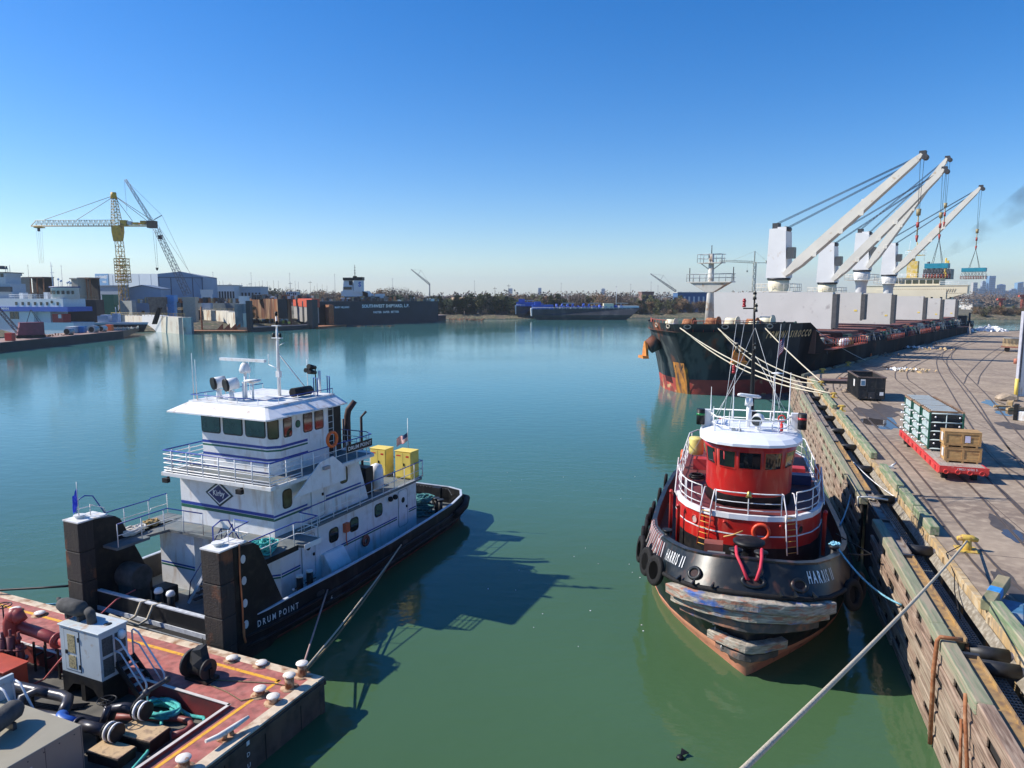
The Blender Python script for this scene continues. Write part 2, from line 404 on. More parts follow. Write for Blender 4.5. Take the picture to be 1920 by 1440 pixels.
for i, (u, y, s, k) in enumerate(((470, 352, .75, 'green'), (505, 356, .8, 'green'), (590, 362, .8, 'green'), (870, 424, 1.1, 'green'), (845, 424, 1.1, 'green'), (812, 430, 1.3, 'olive'), (1085, 452, 1.5, 'brown'), (1010, 440, 1.3, 'olive'), (1035, 440, 1.35, 'olive'))):
    plant(k, px(u, y), y, s)
# the distant wood that reads as one mass
rnd = random.Random(5)
for nm, ylo, yhi, ulo, uhi, cnt, sz, mk, lab in (('far_wood', 520, 900, -100, 1450, 24000, 1.0, 'brown', 'distant grey brown winter woodland stretching along the horizon'),
                                              ('far_wood', 500, 1100, 1780, 2050, 9000, .75, 'brown', 'distant brown scrub woodland below the city skyline')):
    mb = MB(); cells = {}
    for i in range(cnt):
        if i % 40 == 0:
            y0 = rnd.uniform(ylo, yhi); x0 = px(rnd.uniform(ulo, uhi), y0); h = rnd.uniform(8, 15.5) + (y0 - 500) * .006; rr = rnd.uniform(4, 7.5)
        s_ = sz * rnd.uniform(.6, 1.4); d_ = Vector((rnd.gauss(0, 1), rnd.gauss(0, 1), rnd.gauss(0, 1))).normalized() * rnd.random() ** .4
        x, y, z = x0 + d_.x * rr, y0 + d_.y * rr, 2.6 + h * .55 + d_.z * h * .45
        u_ = Vector((rnd.gauss(0, 1), rnd.gauss(0, .7), rnd.gauss(0, 1))).normalized() * s_; w_ = u_.orthogonal().normalized() * s_ * .7
        p = Vector((x, y, z)); mb.add([p - u_, p + w_, p + u_, p - w_], [(0, 1, 2, 3)])
    o = mb.build(nm, LEAVES[mk]); tag(o, lab, 'wood', kind='stuff')

# ---------------- city skyline ----------------
def tower_mat(n, c): return mat(n, c, .35, var=.12, scale=.02)
TMS = [tower_mat('tower_blue_glass', (.16, .30, .46)), tower_mat('tower_pale_stone', (.45, .43, .40)), tower_mat('tower_grey', (.34, .39, .45)), tower_mat('tower_white', (.55, .55, .55))]
TWIN = mat('tower_window_bands', (.14, .21, .30), .2, var=.2)
def tower(u0, u1, v, mi, label, kind='flat', Y=3000.):
    x0, x1 = px(u0, Y), px(u1, Y); h = 14 + (553 - v) / 1330 * Y; w = x1 - x0; d = w * .8
    t = thing('tower', label, 'tower', ((x0 + x1) / 2, Y, 2.6), 0, 'downtown skyline towers'); h -= 2.6
    mb = MB(); mb.box(-w / 2, -d / 2, 0, w / 2, d / 2, h * (.93 if kind != 'flat' else 1))
    if kind == 'step': mb.box(-w / 3, -d / 3, h * .93, w / 3, d / 3, h)
    if kind == 'point': mb.loft([[(-w / 2, -d / 2, h * .93), (w / 2, -d / 2, h * .93), (w / 2, d / 2, h * .93), (-w / 2, d / 2, h * .93)], [(-2, -2, h), (2, -2, h), (2, 2, h), (-2, 2, h)]])
    if kind == 'slope': mb.loft([[(-w / 2, -d / 2, h * .93), (w / 2, -d / 2, h * .93), (w / 2, d / 2, h * .93), (-w / 2, d / 2, h * .93)], [(-w / 2, -d / 2, h * .94), (w / 2, -d / 2, h), (w / 2, d / 2, h), (-w / 2, d / 2, h * .94)]])
    mb.build('facade', TMS[mi], t)
    mw = MB(); nz = max(3, int(h / 9))
    for k in range(nz): mw.box(-w / 2 * .9, -d / 2 - .4, h * .92 * (k + .25) / nz, w / 2 * .9, -d / 2, h * .92 * (k + .7) / nz)
    for k in range(int(w / 9)): mw.box(-w / 2 + 9 * k + 3, -d / 2 - .8, 0, -w / 2 + 9 * k + 4.6, -d / 2 - .4, h * .9)
    mw.build('window_bands', TWIN, t)
for a in ((1821, 1829, 530, 1, 'pale stone tower at the left end of the city skyline', 'flat'), (1830, 1842, 541, 2, 'low grey block at the foot of the pale stone tower', 'flat'),
          (1838, 1845, 527, 2, 'grey stepped tower left of the tallest glass tower', 'step'), (1843, 1850, 541, 3, 'low white office block below the tallest glass tower', 'flat'),
          (1849, 1861, 518, 0, 'tallest blue glass tower with a flat top in the skyline', 'flat'), (1852, 1857, 545, 3, 'short white block in front of the tallest glass tower', 'flat'),
          (1870, 1881, 533, 0, 'slim blue tower with a pointed top in the middle of the skyline', 'point'), (1865, 1870, 541, 1, 'small pale block left of the pointed blue tower', 'flat'),
          (1884, 1892, 545, 2, 'low grey block right of the pointed blue tower', 'step'), (1893, 1901, 541, 2, 'grey block with a sloped roof left of the dark glass tower', 'slope'),
          (1903, 1914, 529, 0, 'dark blue glass tower with a sloped crown near the right edge', 'slope'), (1914, 1919, 538, 2, 'narrow grey tower at the right edge of the skyline', 'flat'), (1916, 1932, 543, 1, 'pale low office block at the far right edge of the skyline', 'flat')):
    tower(*a)
for a in ((953, 961, 541, 2, 'hazy grey tower far beyond the bank left of the tank barges', 'flat'), (1009, 1015, 540, 0, 'hazy blue tower far beyond the trees above the tank barges', 'flat'), (1127, 1134, 541, 2, 'hazy tower far beyond the big bare tree', 'step')):
    tower(*a)
# ================= push boat =================
FK = Frame((-14.7, 27.8), 24.9)
BLACKW = mat('black_hull', (.008, .0085, .011), .5, spec=.3, var=.4, scale=1.5, col2=(.035, .03, .028), amt=.3, sc2=2, st2=(1, 1, .4), bump=.15, bsc=3)
BOOT = mat('red_boot_top', (.26, .07, .05), .7, var=.3, scale=1.5, col2=(.10, .06, .05), amt=.45, sc2=2, edge=.12)
KNEEW = mat('tarred_timber', (.034, .029, .024), .85, var=.5, scale=3, st=(3, 3, .35), col2=(.03, .026, .024), amt=.55, sc2=3, st2=(2, 2, .3), bump=.9, bsc=14, col3=(.20, .075, .03), amt3=.2, sc3=1.1)
PB = thing('push_boat', 'white and black push boat with tall push knees moored behind the red barge', 'push boat', FK.W(0, 0, 0), FK.rz)
half = [(-.35, 4.62), (1.2, 4.66), (3, 4.74), (6, 4.8), (10, 4.6), (14, 4.35), (17, 4.15), (18.7, 3.8), (19.7, 3.2), (20.0, 2.2)]
cx = .3
outl = [(cx + w * .95 if i == 0 else cx + w, y) for i, (y, w) in enumerate(half)] + [(cx - w, y) for y, w in reversed(half)]
def topz(y): return 1.5 + .14 * math.exp(-((y - 4) / 4) ** 2) + .004 * max(0, y - 12) ** 1.6
def ring(ins, zf): return [(cx + (x - cx) * (1 - ins / 4.5), y * 1 + (ins if y < 5 else -ins) * (.6), zf(y) if callable(zf) else zf) for x, y in outl]
mb = MB()
mb.loft([ring(.35, -.8), ring(.3, .0), ring(.12, .22), ring(.1, .24), ring(0, .6), ring(0, topz)], closed=True, cap=False, ms=[1, 1, 0, 0, 0])
mb.loft([ring(0, topz), ring(-.0, lambda y: topz(y) + .05), ring(.14, lambda y: topz(y) + .05), ring(.14, topz), ring(.14, .5)], ms=[2, 2, 2, 0], cap=False)
for zz in (.95, .55): mb.tube([(p[0] + (.05 if p[0] > cx else -.05), p[1], zz) for p in outl[:10]], .07, 6, 0)
mb.build('hull', [BLACKW, BOOT, mat('rail_cap_white', (.5, .55, .62), .5)], PB)
MB().add([(p[0], p[1], .56) for p in ring(.13, .5)], [tuple(range(len(outl)))]).build('main_deck', GREYDECK, PB)
# big aft fender roll
MB().tube([(cx + s * (4.3 if abs(s) > .99 else 3.6) , 16.9, .9) if k == 0 else p for k, (s, p) in enumerate([(1, 0), (1, (cx + 4.05, 18.6, 1.0)), (1, (cx + 3.45, 19.95, 1.05)), (1, (cx + 2.3, 20.2, 1.05)), (1, (cx - 2.3, 20.2, 1.05)), (1, (cx - 3.45, 19.95, 1.05))])], .22, 8).build('stern_fender', RUBBER, PB)
# bow bulwark with rubber ledge
mb = MB(); mb.box(-3.0, -.34, .5, 3.55, -.22, 1.55, 0); mb.box(-3.0, -.36, 1.55, 3.55, -.18, 1.6, 1)
mb.box(-3.0, -.75, .2, 3.9, -.36, .75, 2); mb.box(-3.0, -.42, .75, 3.9, -.37, .93, 1); mb.box(-3.0, -.8, .75, 3.9, -.74, .79, 3)
mb.build('bow_bulwark', [BLACK, mat('rail_cap', (.55, .57, .6), .5, var=.2, scale=6), RUBBER, STEEL], PB)
# knees
for (x0, x1, lab) in ((3.95, 4.9, None), (-3.95, -3.0, None)):
    k = MB(); xs = x0 + .12 if x0 > 0 else x0 + .1; xe = x1 - .02 if x0 > 0 else x1 - .1
    k.xprism([(-.3, -.1), (-.3, 4.62), (.75, 4.5), (1.0, 4.3), (2.35, 1.2), (2.35, .5), (1.2, -.1)], xs, xe)
    kn = k.build('push_knee', BLACK, PB, bevel=.02)
    t = MB()
    for a, b in ((-.3, .95), (.97, 2.1), (2.12, 3.4), (3.42, 4.66)):
        t.box(x0, -.98, a, x1, -.32, b)
    t.build('timber_face', KNEEW, kn, bevel=.03)
    MB().box(x0 - .03, -.98, 4.665, x1 + .02, .35, 4.72).cyl((x0 + .4, -.5, 4.72), (x0 + .4, -.5, 4.82), .17).cyl((x0 + .4, -.5, 4.82), (x0 + .4, -.5, 4.86), .24).build('cap_plate', WHITE2, kn)
    mk = MB()
    if x0 > 0:
        for zz in (4.05, 3.2, 2.3, 1.45): mk.plate((xe, .15, zz), (0, 1, 0), (0, 0, 1), ellipse(.12, .17, 12), .01)
        mk.build('lightening_hole', mat('pale_plate', (.6, .6, .6), .6), kn)
        MB().tube([(4.93, -.05, 4.7), (4.93, -.08, 3.5), (4.95, -.05, 2.2), (4.95, -.08, 1.2)], .035, 5).tube([(4.97, -.05, 1.6), (5.0, -.1, 1.1), (4.96, 0, .8)], .05, 5).build('lashing', mat('orange_rope', (.55, .17, .06), .8), kn)
# lettering on the hull side (follows the outline)
def hullpt(s, z):
    P = [(cx + w, y) for y, w in half]; acc = 0
    for i in range(len(P) - 1):
        d = math.hypot(P[i+1][0] - P[i][0], P[i+1][1] - P[i][1])
        if s <= acc + d or i == len(P) - 2:
            f = (s - acc) / d; return (P[i][0] + (P[i+1][0] - P[i][0]) * f + .02, P[i][1] + (P[i+1][1] - P[i][1]) * f, z)
        acc += d
V, F = fit(text('D R U M  P O I N T', 1, .012), 2.2, .27)
MB().add([hullpt(1.0 + p[0], 1.12 + p[1] - .05 * p[0]) for p in V], F).build('hull_lettering', mat('lettering_white', (.7, .72, .74), .5), PB)
# main deckhouse
WB = [WHITE, BLUE, GREEN]
mb = MB(); mb.prism([(-3.0, 3.4), (2.55, 3.4), (3.1, 3.95), (3.1, 15.0), (2.4, 15.5), (-2.4, 15.5), (-3.0, 15)], .56, 3.28)
for z0, mi in ((1.68, 1), (1.56, 2)):
    mb.box(3.1, 7.0, z0, 3.106, 13.0, z0 + .07, mi); mb.box(3.1, 14.2, z0 + .1, 3.106, 14.95, z0 + .17, mi)
    mb.box(-2.95, 3.392, z0, 2.5, 3.4, z0 + .07, mi); mb.box(3.1, 4.0, z0, 3.106, 5.2, z0 + .07, mi)
    mb.ext([(2.55, 3.4, z0), (3.1, 3.95, z0), (3.1, 3.95, z0 + .07), (2.55, 3.4, z0 + .07)], (.006, -.006, 0), mi)
mb.box(-3.2, 2.95, .56, -1.0, 3.4, 3.28)
for z0, mi in ((1.68, 1), (1.56, 2)): mb.box(-3.18, 2.942, z0, -1.02, 2.95, z0 + .07, mi)
mb.build('main_deckhouse', WB, PB)
# upper deck with the two walkways to the knees
mb = MB(); mb.prism([(-3.35, 1.7), (-2.5, 1.7), (-2.3, 2.75), (2.5, 2.75), (2.6, 1.9), (3.2, 1.7), (3.45, 4.9), (3.35, 9), (3.2, 15.5), (3.0, 15.8), (-3.0, 15.8), (-3.35, 15)], 3.285, 3.4)
mb.prism([(3.2, .1), (4.45, .1), (4.45, 3.6), (4.7, 3.7), (4.7, 4.75), (3.4, 4.75)], 3.285, 3.4)
mb.prism([(-4.3, .1), (-3.35 + .6, .1), (-3.35, 4.5), (-4.5, 4.5), (-4.5, 3.4), (-4.3, 3.3)], 3.285, 3.4)
mb.prism([(-3.35 + .62, .1), (-2.2, .1), (-2.2, 1.68), (-2.9, 1.68)], 3.285, 3.4)
mb.box(4.46, .1, 3.2, 4.49, 3.6, 3.42, 1); mb.box(4.71, 3.7, 3.2, 4.74, 4.75, 3.42, 2); mb.box(3.6, 4.76, 3.2, 4.7, 4.79, 3.42, 2)
mb.box(3.2, 15.3 - .1, 3.41, 3.23, 5, 3.44, 2)
mb.build('upper_deck', [GREYDECK, BLACK, WHITE], PB)
# second deckhouse
mb = MB(); mb.ext([(-2.8, 3.9, 3.4), (-2.8, 10.7, 3.4), (-2.8, 9.9, 5.74), (-2.8, 3.9, 5.74)], (5.7, 0, 0))
for z0, mi in ((4.28, 1), (4.12, 2)):
    mb.box(-2.79, 3.892, z0, 2.89, 3.9, z0 + .14, mi); mb.box(2.9, 3.9, z0, 2.906, 6.05, z0 + .09, mi); mb.box(2.9, 7.35, z0 + .05, 2.906, 10.1, z0 + .13, mi)
mb.build('upper_deckhouse', WB, PB)
# company diamond
mb = MB(); c = (-.3, 3.885, 5.0)
def dia(a, b, off, m): mb.ext([(c[0] + a, c[1] - off, c[2]), (c[0], c[1] - off, c[2] + b), (c[0] - a, c[1] - off, c[2]), (c[0], c[1] - off, c[2] - b)], (0, -.008, 0), m)
dia(.86, .60, 0, 1); dia(.72, .49, .008, 0); dia(.62, .42, .016, 2)
V, F = fit(text('Kirby', 1, .02), .72, .34, -.36, -.17)
mb.mapf((c[0], c[1] - .03, c[2]), (1, 0, 0), (0, 0, 1), .0, 0, V, F)
mb.build('company_emblem', [WHITE, mat('emblem_green_black', (.01, .04, .045), .4), NAVY], PB)
# windows and doors
def window(par, o, ux, w, h, r=.1, fr=.05, gl=GLASS, frm=BLACK, uy=(0, 0, 1), name='window'):
    a = MB(); a.plate(o, ux, uy, rrect(w + 2 * fr, h + 2 * fr, r + fr), .015); f = a.build(name, frm, par)
    nn = Vector(ux).cross(Vector(uy)).normalized()
    MB().plate(Vector(o) + nn * .015, ux, uy, rrect(w, h, r), .008).build('pane', gl, f); return f
BR = mat('bronze_glass', (.09, .085, .05), .1, var=.4, scale=3)
Yd = (0, 1, 0); Xd = (1, 0, 0)
for y, z in ((7.6, 2.4), (9.2, 2.45), (11.3, 2.6)): window(PB, (3.1, y, z), Yd, .62, .62, .16, name='square_window')
window(PB, (2.9, 4.75, 4.95), Yd, .5, .78, .14, gl=BR); window(PB, (2.9, 8.75, 5.1), Yd, .5, .74, .12, gl=BR)
for hx, yy, zz in ((2.9, 6.75, 4.55), (3.1, 5.75, 1.95), (3.1, 13.6, 2.1)):
    d = MB().plate((hx, yy, zz), Yd, (0, 0, 1), rrect(.86, 2.0, .12), .03).build('door', WHITE, PB)
    MB().plate((hx + .03, yy, zz + .45), Yd, (0, 0, 1), ellipse(.16, .16, 14), .012).build('porthole', BLACK, d)
    MB().box(hx + .03, yy + .28, zz - .05, hx + .09, yy + .36, zz + .08).build('handle', BLACK, d)
    s_ = MB().tube([(hx + .02, yy + (p[0]), zz + p[1]) for p in rrect(.92, 2.08, .14)], .012, 4, closed=True).build('seal', STEEL, d)
MB().ext([(3.1, 6.6, .58), (3.75, 6.6, .58), (3.75, 6.6, 1.0), (3.3, 6.6, 1.75), (3.1, 6.6, 1.75)], (0, 1.5, 0)).build('deck_locker', WHITE, PB, bevel=.03)
MB().box(3.1, 8.3, 2.3, 3.3, 8.62, 2.75).tube([(3.2, 8.45, 2.3), (3.22, 8.4, 1.9), (3.2, 8.5, 1.6)], .03, 5).build('hose_box', mat('box_orange_red', (.6, .12, .05), .5), PB)
MB().torus((3.2, 10.0, 1.35), .26, .06, 14, 6, u=Yd).torus((3.2, 10.0, 1.35), .16, .05, 14, 6, u=Yd).build('hose_reel', mat('hose_red', (.3, .08, .05), .6), PB)
for yy in (12.3, 12.75): MB().sph((3.2, yy, 2.95), .15, 10).build('fog_bell', BLACK, PB)
# bridge deck, wheelhouse
MB().prism([(-3.1, 3.15), (3.5, 3.15), (3.5, 10.5), (2.8, 10.9), (-3.1, 10.9)], 5.745, 5.9).build('bridge_deck', [WHITE2], PB)
MB().prism([(-2.98, 3.27), (3.38, 3.27), (3.38, 10.4), (-2.98, 10.4)], 5.902, 5.91).build('bridge_deck_surface', [GREYDECK], PB)
for x, y in ((-2.6, 3.1), (1.9, 3.1)):
    MB().box(x - .16, y - .2, 5.5, x + .16, y - .02, 5.7).box(x - .03, y - .05, 5.6, x + .03, y + .06, 5.75).build('floodlight', BLACK, PB)
wp = [(-2.5, 5.1), (-2.1, 4.7), (1.9, 4.7), (2.3, 5.1), (2.3, 8.4), (-2.5, 8.4)]
mb = MB(); mb.prism(wp, 5.91, 8.62)
def band(z0, z1, mi):
    q = [(-2.506, 8.0), (-2.506, 5.1), (-2.1, 4.694), (1.9, 4.694), (2.306, 5.1), (2.306, 6.9)]
    v = [(a, b_, z0) for a, b_ in q] + [(a, b_, z1) for a, b_ in q]; n = len(q)
    mb.add(v, [(i, i + 1, n + i + 1, n + i) for i in range(n - 1)], mi)
band(7.12, 7.24, 1); band(6.98, 7.06, 2); band(6.55, 6.66, 1)
wh = mb.build('wheelhouse', WB, PB)
for k, x in enumerate((-1.5, -.13, 1.24)): window(wh, (x, 4.7, 8.05), Xd, 1.12, .82, .1, gl=GLASS2, name='bridge_window')
n45 = Vector((1, 1, 0)).normalized()
window(wh, (2.1, 4.9, 8.02), n45, .40, .85, .08, gl=GLASS2, name='bridge_window')
for y in (5.6, 6.95, 7.75): window(wh, (2.3, y, 8.02), Yd, .46 if y < 6 else .55, .85, .08, gl=GLASS2, name='bridge_window')
window(wh, (2.3, 6.28, 8.05), Yd, .26, .3, .12, fr=.03, gl=GREEN, name='porthole')
a = [(-3.3, 3.8), (2.75, 3.8), (2.85, 3.95), (2.75, 9.4), (-3.3, 9.4)]; b_ = [(-2.7, 4.55), (2.0, 4.55), (2.1, 4.65), (2.05, 9.3), (-2.7, 9.3)]
mb = MB(); mb.loft([[(x, y, 8.58) for x, y in a], [(x, y, 8.64) for x, y in a], [(x, y, 9.02) for x, y in b_], [(x, y, 9.08) for x, y in b_]])
mb.prism([(-2.6, 4.7), (1.9, 4.7), (1.95, 9.2), (-2.6, 9.2)], 9.082, 9.09, 1)
mb.build('wheelhouse_roof', [WHITE, WHITE2], PB)
MB().box(-2.5, 4.6, 8.5, 2.3, 8.5, 8.6).build('ceiling_board', BLACK, wh)
RW = [BLUE, WHITE]
def railing(pts, h=1.0, step=1.2, bars=(.5,), name='railing', r=.022, mats=RW): return rail(MB(), pts, h, step, bars, r).build(name, mats, PB)
z = 5.9
railing([(-3.0, 8.6, z), (-3.0, 3.25, z), (3.35, 3.25, z), (3.4, 3.3, z), (3.4, 5.2, z)], 1.02, .95, (.82, .62, .42, .2, .08), r=.03)
railing([(3.4, 5.2, z), (3.42, 10.4, z), (2.8, 10.8, z), (.8, 10.8, z)], 1.02, .8, (.7, .4))
railing([(-3.0, 3.3, z + .55), (3.38, 3.3, z + .55)], .01, 3, ())
MB().ext([(3.5, 4.5, 5.1), (3.5, 6.3, 6.35), (3.5, 7.2, 6.45), (3.5, 8.1, 5.75), (3.5, 8.1, 5.1)], (.05, 0, 0)).build('side_wing_plate', WHITE, PB)
MB().box(3.56, 6.4, 5.95, 3.7, 6.8, 6.1).build('side_lamp', STEEL, PB)
o = MB().box(3.47, 8.3, 6.35, 3.5, 10.35, 6.72, 0)
V, F = fit(text('DRUM POINT', 1, .02), 1.85, .2)
o.mapf((3.5, 8.4, 6.44), (0, 1, 0), (0, 0, 1), .01, 1, V, F); o.build('name_board', [BLACK, WHITE], PB)
MB().torus((3.52, 7.2, 7.25), .34, .075, 20, 8, u=Yd).build('life_ring', ORANGE, PB)
z = 3.4
railing([(4.62, 4.7, z), (4.62, 3.75, z), (4.4, 3.6, z), (4.4, .7, z)], 1.0, 1.3)
railing([(4.62, 4.7, z), (3.55, 4.75, z), (3.5, 5.6, z)], 1.0, .8)
railing([(3.4, 5.2, z), (3.35, 9, z), (3.18, 15.2, z), (3.1, 15.75, z)], .98, 1.05, (.5, .1))
railing([(3.1, 15.7, z), (-3.0, 15.7, z), (-3.25, 15, z), (-3.3, 4.6, z)], .98, 1.2)
railing([(-4.2, .7, z), (-4.2, 3.3, z), (-4.4, 3.5, z), (-4.4, 4.4, z)], 1.0, 1.2)
railing([(-2.25, .2, z), (-2.3, 2.7, z), (-.2, 2.8, z)], 1.0, 1.2)
railing([(3.3, .8, z), (2.65, 1.95, z), (2.5, 2.8, z), (1.7, 2.8, z)], 1.0, 1.2)
for x0 in (4.0, -3.9):
    MB().tube([(x0, -.4, 4.72), (x0, -.4, 5.35), (x0, .0, 5.5), (x0, .35, 5.4), (x0 + .0, .9, 4.4), (x0, .95, 3.4)], .028, 6, 0).tube([(x0 + .45, -.1, 4.72), (x0 + .45, -.1, 5.2), (x0 + .45, .5, 4.9), (x0 + .45, .95, 3.4)], .022, 6, 1).tube([(x0, -.4, 5.0), (x0, .3, 5.0)], .02, 5, 1).build('knee_handrail', RW, PB)
# inclined ladders down to the fore deck
for x0, x1 in ((1.6, .2),):
    lb = MB()
    for dy in (0, .6):
        lb.beam((x0, 1.9 + dy, 3.3), (x0 - 1.9, 1.9 + dy, .6), .05, .12, 1)
        lb.tube([(x0 + .3, 1.9 + dy, 3.4), (x0 + .3, 1.9 + dy, 4.3), (x0 - 1.7, 1.9 + dy, 1.6), (x0 - 1.9, 1.9 + dy, .6)], .025, 6, 0)
    for k in range(8): lb.box(x0 - 1.75 + k * .24, 1.95, .75 + k * .34, x0 - 1.5 + k * .24, 2.45, .78 + k * .34, 2)
    lb.build('ladder', [NAVY, WHITE, BLACK], PB)
# roof fittings
railing([(-2.6, 9.2, 9.09), (-2.65, 4.65, 9.09), (1.95, 4.65, 9.09), (2.0, 9.2, 9.09)], .26, 1.3, (), r=.018)
mast = MB().tube([(.12, 7.5, 9.08), (.12, 7.5, 11.4), (.12, 7.5, 13.0)], [.09, .07, .04], 8).tube([(.12, 7.5, 11.2), (1.3, 8.4, 9.1)], .03, 5).cyl((.12, 7.5, 10.4), (-.5, 7.5, 10.6), .02, n=5).cyl((-.5, 7.5, 10.6), (-.5, 7.5, 11.1), .015, n=5).cyl((.12, 7.5, 11.5), (.55, 7.5, 11.7), .02, n=5).box(.0, 7.42, 10.0, .24, 7.58, 10.3).tube([(.2, 7.4, 9.1), (.3, 7.35, 10), (.2, 7.4, 11), (.2, 7.4, 12)], .012, 4)
mast.box(-.15, 7.4, 11.9, .4, 7.6, 11.94).box(-.1, 7.38, 12.5, .3, 7.62, 12.54)
mast.build('mast', WHITE, PB)
for zz, dx in ((11.95, .3), (11.95, -.1), (13.0, .12), (12.55, .12)): MB().cyl((dx, 7.5, zz), (dx, 7.5, zz + .2), .07).build('mast_light', BLACK, PB)
rd = MB().cyl((-.75, 6.2, 9.08), (-.75, 6.2, 10.3), .07).lathe([(.24, 0), (.28, .15), (.2, .38), (.1, .5)], (-.75, 6.2, 10.3), 12).box(-2.3, 6.12, 10.85, .55, 6.28, 10.98)
rd.build('radar', WHITE, PB)
MB().cyl((.1, 5.8, 9.08), (.1, 5.8, 9.95), .05).lathe([(.02, -.12), (.36, 0), (.4, .07), (.02, .1)], (.1, 5.8, 9.97), 18).cyl((-.3, 5.6, 9.08), (-.3, 5.6, 9.95), .05).build('satellite_dish', WHITE, PB)
def searchlight(x, y):
    s = MB().cyl((x, y, 9.08), (x, y, 9.55), .16, .1).box(x - .2, y - .05, 9.5, x + .2, y + .05, 9.56)
    d = Vector((-.35, -.9, -.12)).normalized(); c = Vector((x, y, 9.86)); s.cyl(c - d * .3, c + d * .28, .27, .29, 18)
    o = s.build('searchlight', WHITE, PB); MB().cyl(c + d * .2, c + d * .3, .3, .3, 18).cyl(c + d * .3, c + d * .305, .27, .27, 18).build('lens', [BLACK], o)
searchlight(-1.75, 5.5); searchlight(-.75, 5.3)
for x, y, h in ((-2.75, 4.9, 2.2), (-2.55, 4.9, 1.9), (-1.9, 4.9, .35), (.6, 9, 1.7), (-1.5, 7.2, 1.8)): MB().cyl((x, y, 9.08), (x, y, 9.08 + h), .025, .012, 6).build('whip_aerial', WHITE, PB)
MB().tube([(1.3, 7.1, 9.35), (1.35, 8.3, 9.35)], .22, 10).build('life_raft_canister', BLACK, PB)
MB().tube([(1.9, 8.2, 9.1), (1.9, 8.2, 9.95), (1.5, 8.4, 9.95), (1.5, 8.4, 9.1)], .028, 6).build('roof_ladder_hoop', BLUE, PB); MB().tube([(1.9, 9.1, 9.1), (1.9, 9.1, 9.95), (1.6, 9.3, 9.95), (1.6, 9.3, 9.1)], .028, 6).build('roof_ladder_hoop', BLUE, PB)
MB().cyl((1.2, 9.2, 9.08), (1.2, 9.2, 10.2), .07).build('vent_post', WHITE, PB)
MB().cyl((.95, 9.2, 10.1), (.95, 8.7, 10.2), .1, .13).cyl((.95, 9.2, 10.35), (.95, 8.7, 10.45), .1, .13).cyl((.75, 9.2, 10.2), (.75, 8.7, 10.25), .06, .12).cyl((.95, 9.2, 9.1), (.95, 9.2, 10.4), .03).build('air_horn', BLACK, PB)
# exhausts and dark casing behind the wheelhouse
MB().box(-.4, 9.2, 5.91, 1.5, 10.4, 8.3).build('funnel_casing', [BLACK], PB)
MB().tube([(1.45, 11.0, 3.4), (1.45, 11.0, 7.6), (1.5, 11.05, 7.95), (1.75, 11.3, 8.4)], [.17, .17, .17, .14], 12).build('exhaust_pipe', mat('scorched_steel', (.06, .03, .028), .7, var=.4), PB)
MB().tube([(1.9, 11.6, 3.4), (1.9, 11.6, 7.5), (2.1, 11.8, 7.8)], .07, 8).build('exhaust_pipe', mat('scorched_steel_thin', (.05, .03, .03), .7), PB)
MB().tube([(1.0, 11.2, 3.4), (1.0, 11.2, 7.4)], .06, 8).build('exhaust_pipe', DARKST, PB)
lb = MB()
for y in (8.65, 9.05): lb.cyl((2.1, y, 5.9), (2.1, y, 8.9), .02, n=5)
for k in range(9): lb.cyl((2.1, 8.65, 6.1 + k * .32), (2.1, 9.05, 6.1 + k * .32), .015, n=4)
lb.build('ladder', WHITE, PB)
MB().lathe([(.02, -.1), (.3, 0), (.38, .5), (.38, 1.0), (.3, 1.3), (.02, 1.42)], (2.3, 12.3, 3.45), 16).build('vent_cowl', WHITE, PB)
MB().box(1.3, 10.95, 3.41, 2.6, 11.6, 4.9).build('engine_intake', BLACK, PB)
MB().cyl((1.2, 12.8, 3.4), (1.2, 12.8, 4.2), .35).build('deck_drum', BLACK, PB)
# fore deck gear
for x in (-.15, .55):
    bt = MB().cyl((x, .35, .5), (x, .35, 1.75), .16, n=14).cyl((x - .35, .35, 1.25), (x + .35, .35, 1.25), .035); q = bt.build('bitt', BLACK, PB)
    MB().lathe([(.17, 0), (.18, .08), (.14, .18), (.05, .22)], (x, .35, 1.72), 14).sph((x - .35, .35, 1.25), .05).sph((x + .35, .35, 1.25), .05).build('cap', WHITE, q)
w = MB().cyl((-3.0, .95, 1.85), (-1.9, .95, 1.85), .55, n=18).box(-2.9, .5, .58, -2.0, 1.4, 1.7); w.build('covered_winch', CANVAS, PB, bevel=.04)
MB().box(-1.75, 1.2, .58, -.9, 1.95, 1.35).build('deck_engine', BLACK, PB, bevel=.05)
MB().box(2.1, .6, .57, 2.9, 1.3, 1.25).build('deck_engine', BLACK, PB, bevel=.08)
for y in (4.3, 4.95):
    q = MB().cyl((3.85, y, .5), (3.85, y, 1.62), .15, n=12).cyl((3.85, y - .4, 1.2), (3.85, y + .4, 1.2), .03).build('bitt', BLACK, PB); MB().cyl((3.85, y, 1.62), (3.85, y, 1.7), .16).sph((3.85, y - .4, 1.2), .06).build('cap', WHITE, q)
for x, y in ((2.9, 17.6), (3.3, 17.4)): MB().cyl((x, y, .56), (x, y, 1.55), .13).cyl((x, y, 1.5), (x, y, 1.6), .2).build('stern_bitt', mat('bitt_black', (.02, .02, .02), .5), PB)
MB().box(1.6, 19.2, .56, 2.2, 19.5, 1.7).build('stern_post', BLACK, PB); MB().box(-.9, 19.4, .56, -.6, 19.6, 1.9).build('stern_post', BLACK, PB)
rl = MB(); rail(rl, [(3.4, 18.6, 1.55), (2.6, 19.6, 1.55), (-1.5, 19.7, 1.55)], .05, .25, (), r=.02); rl.build('stern_grille', [BLACK, STEEL], PB)
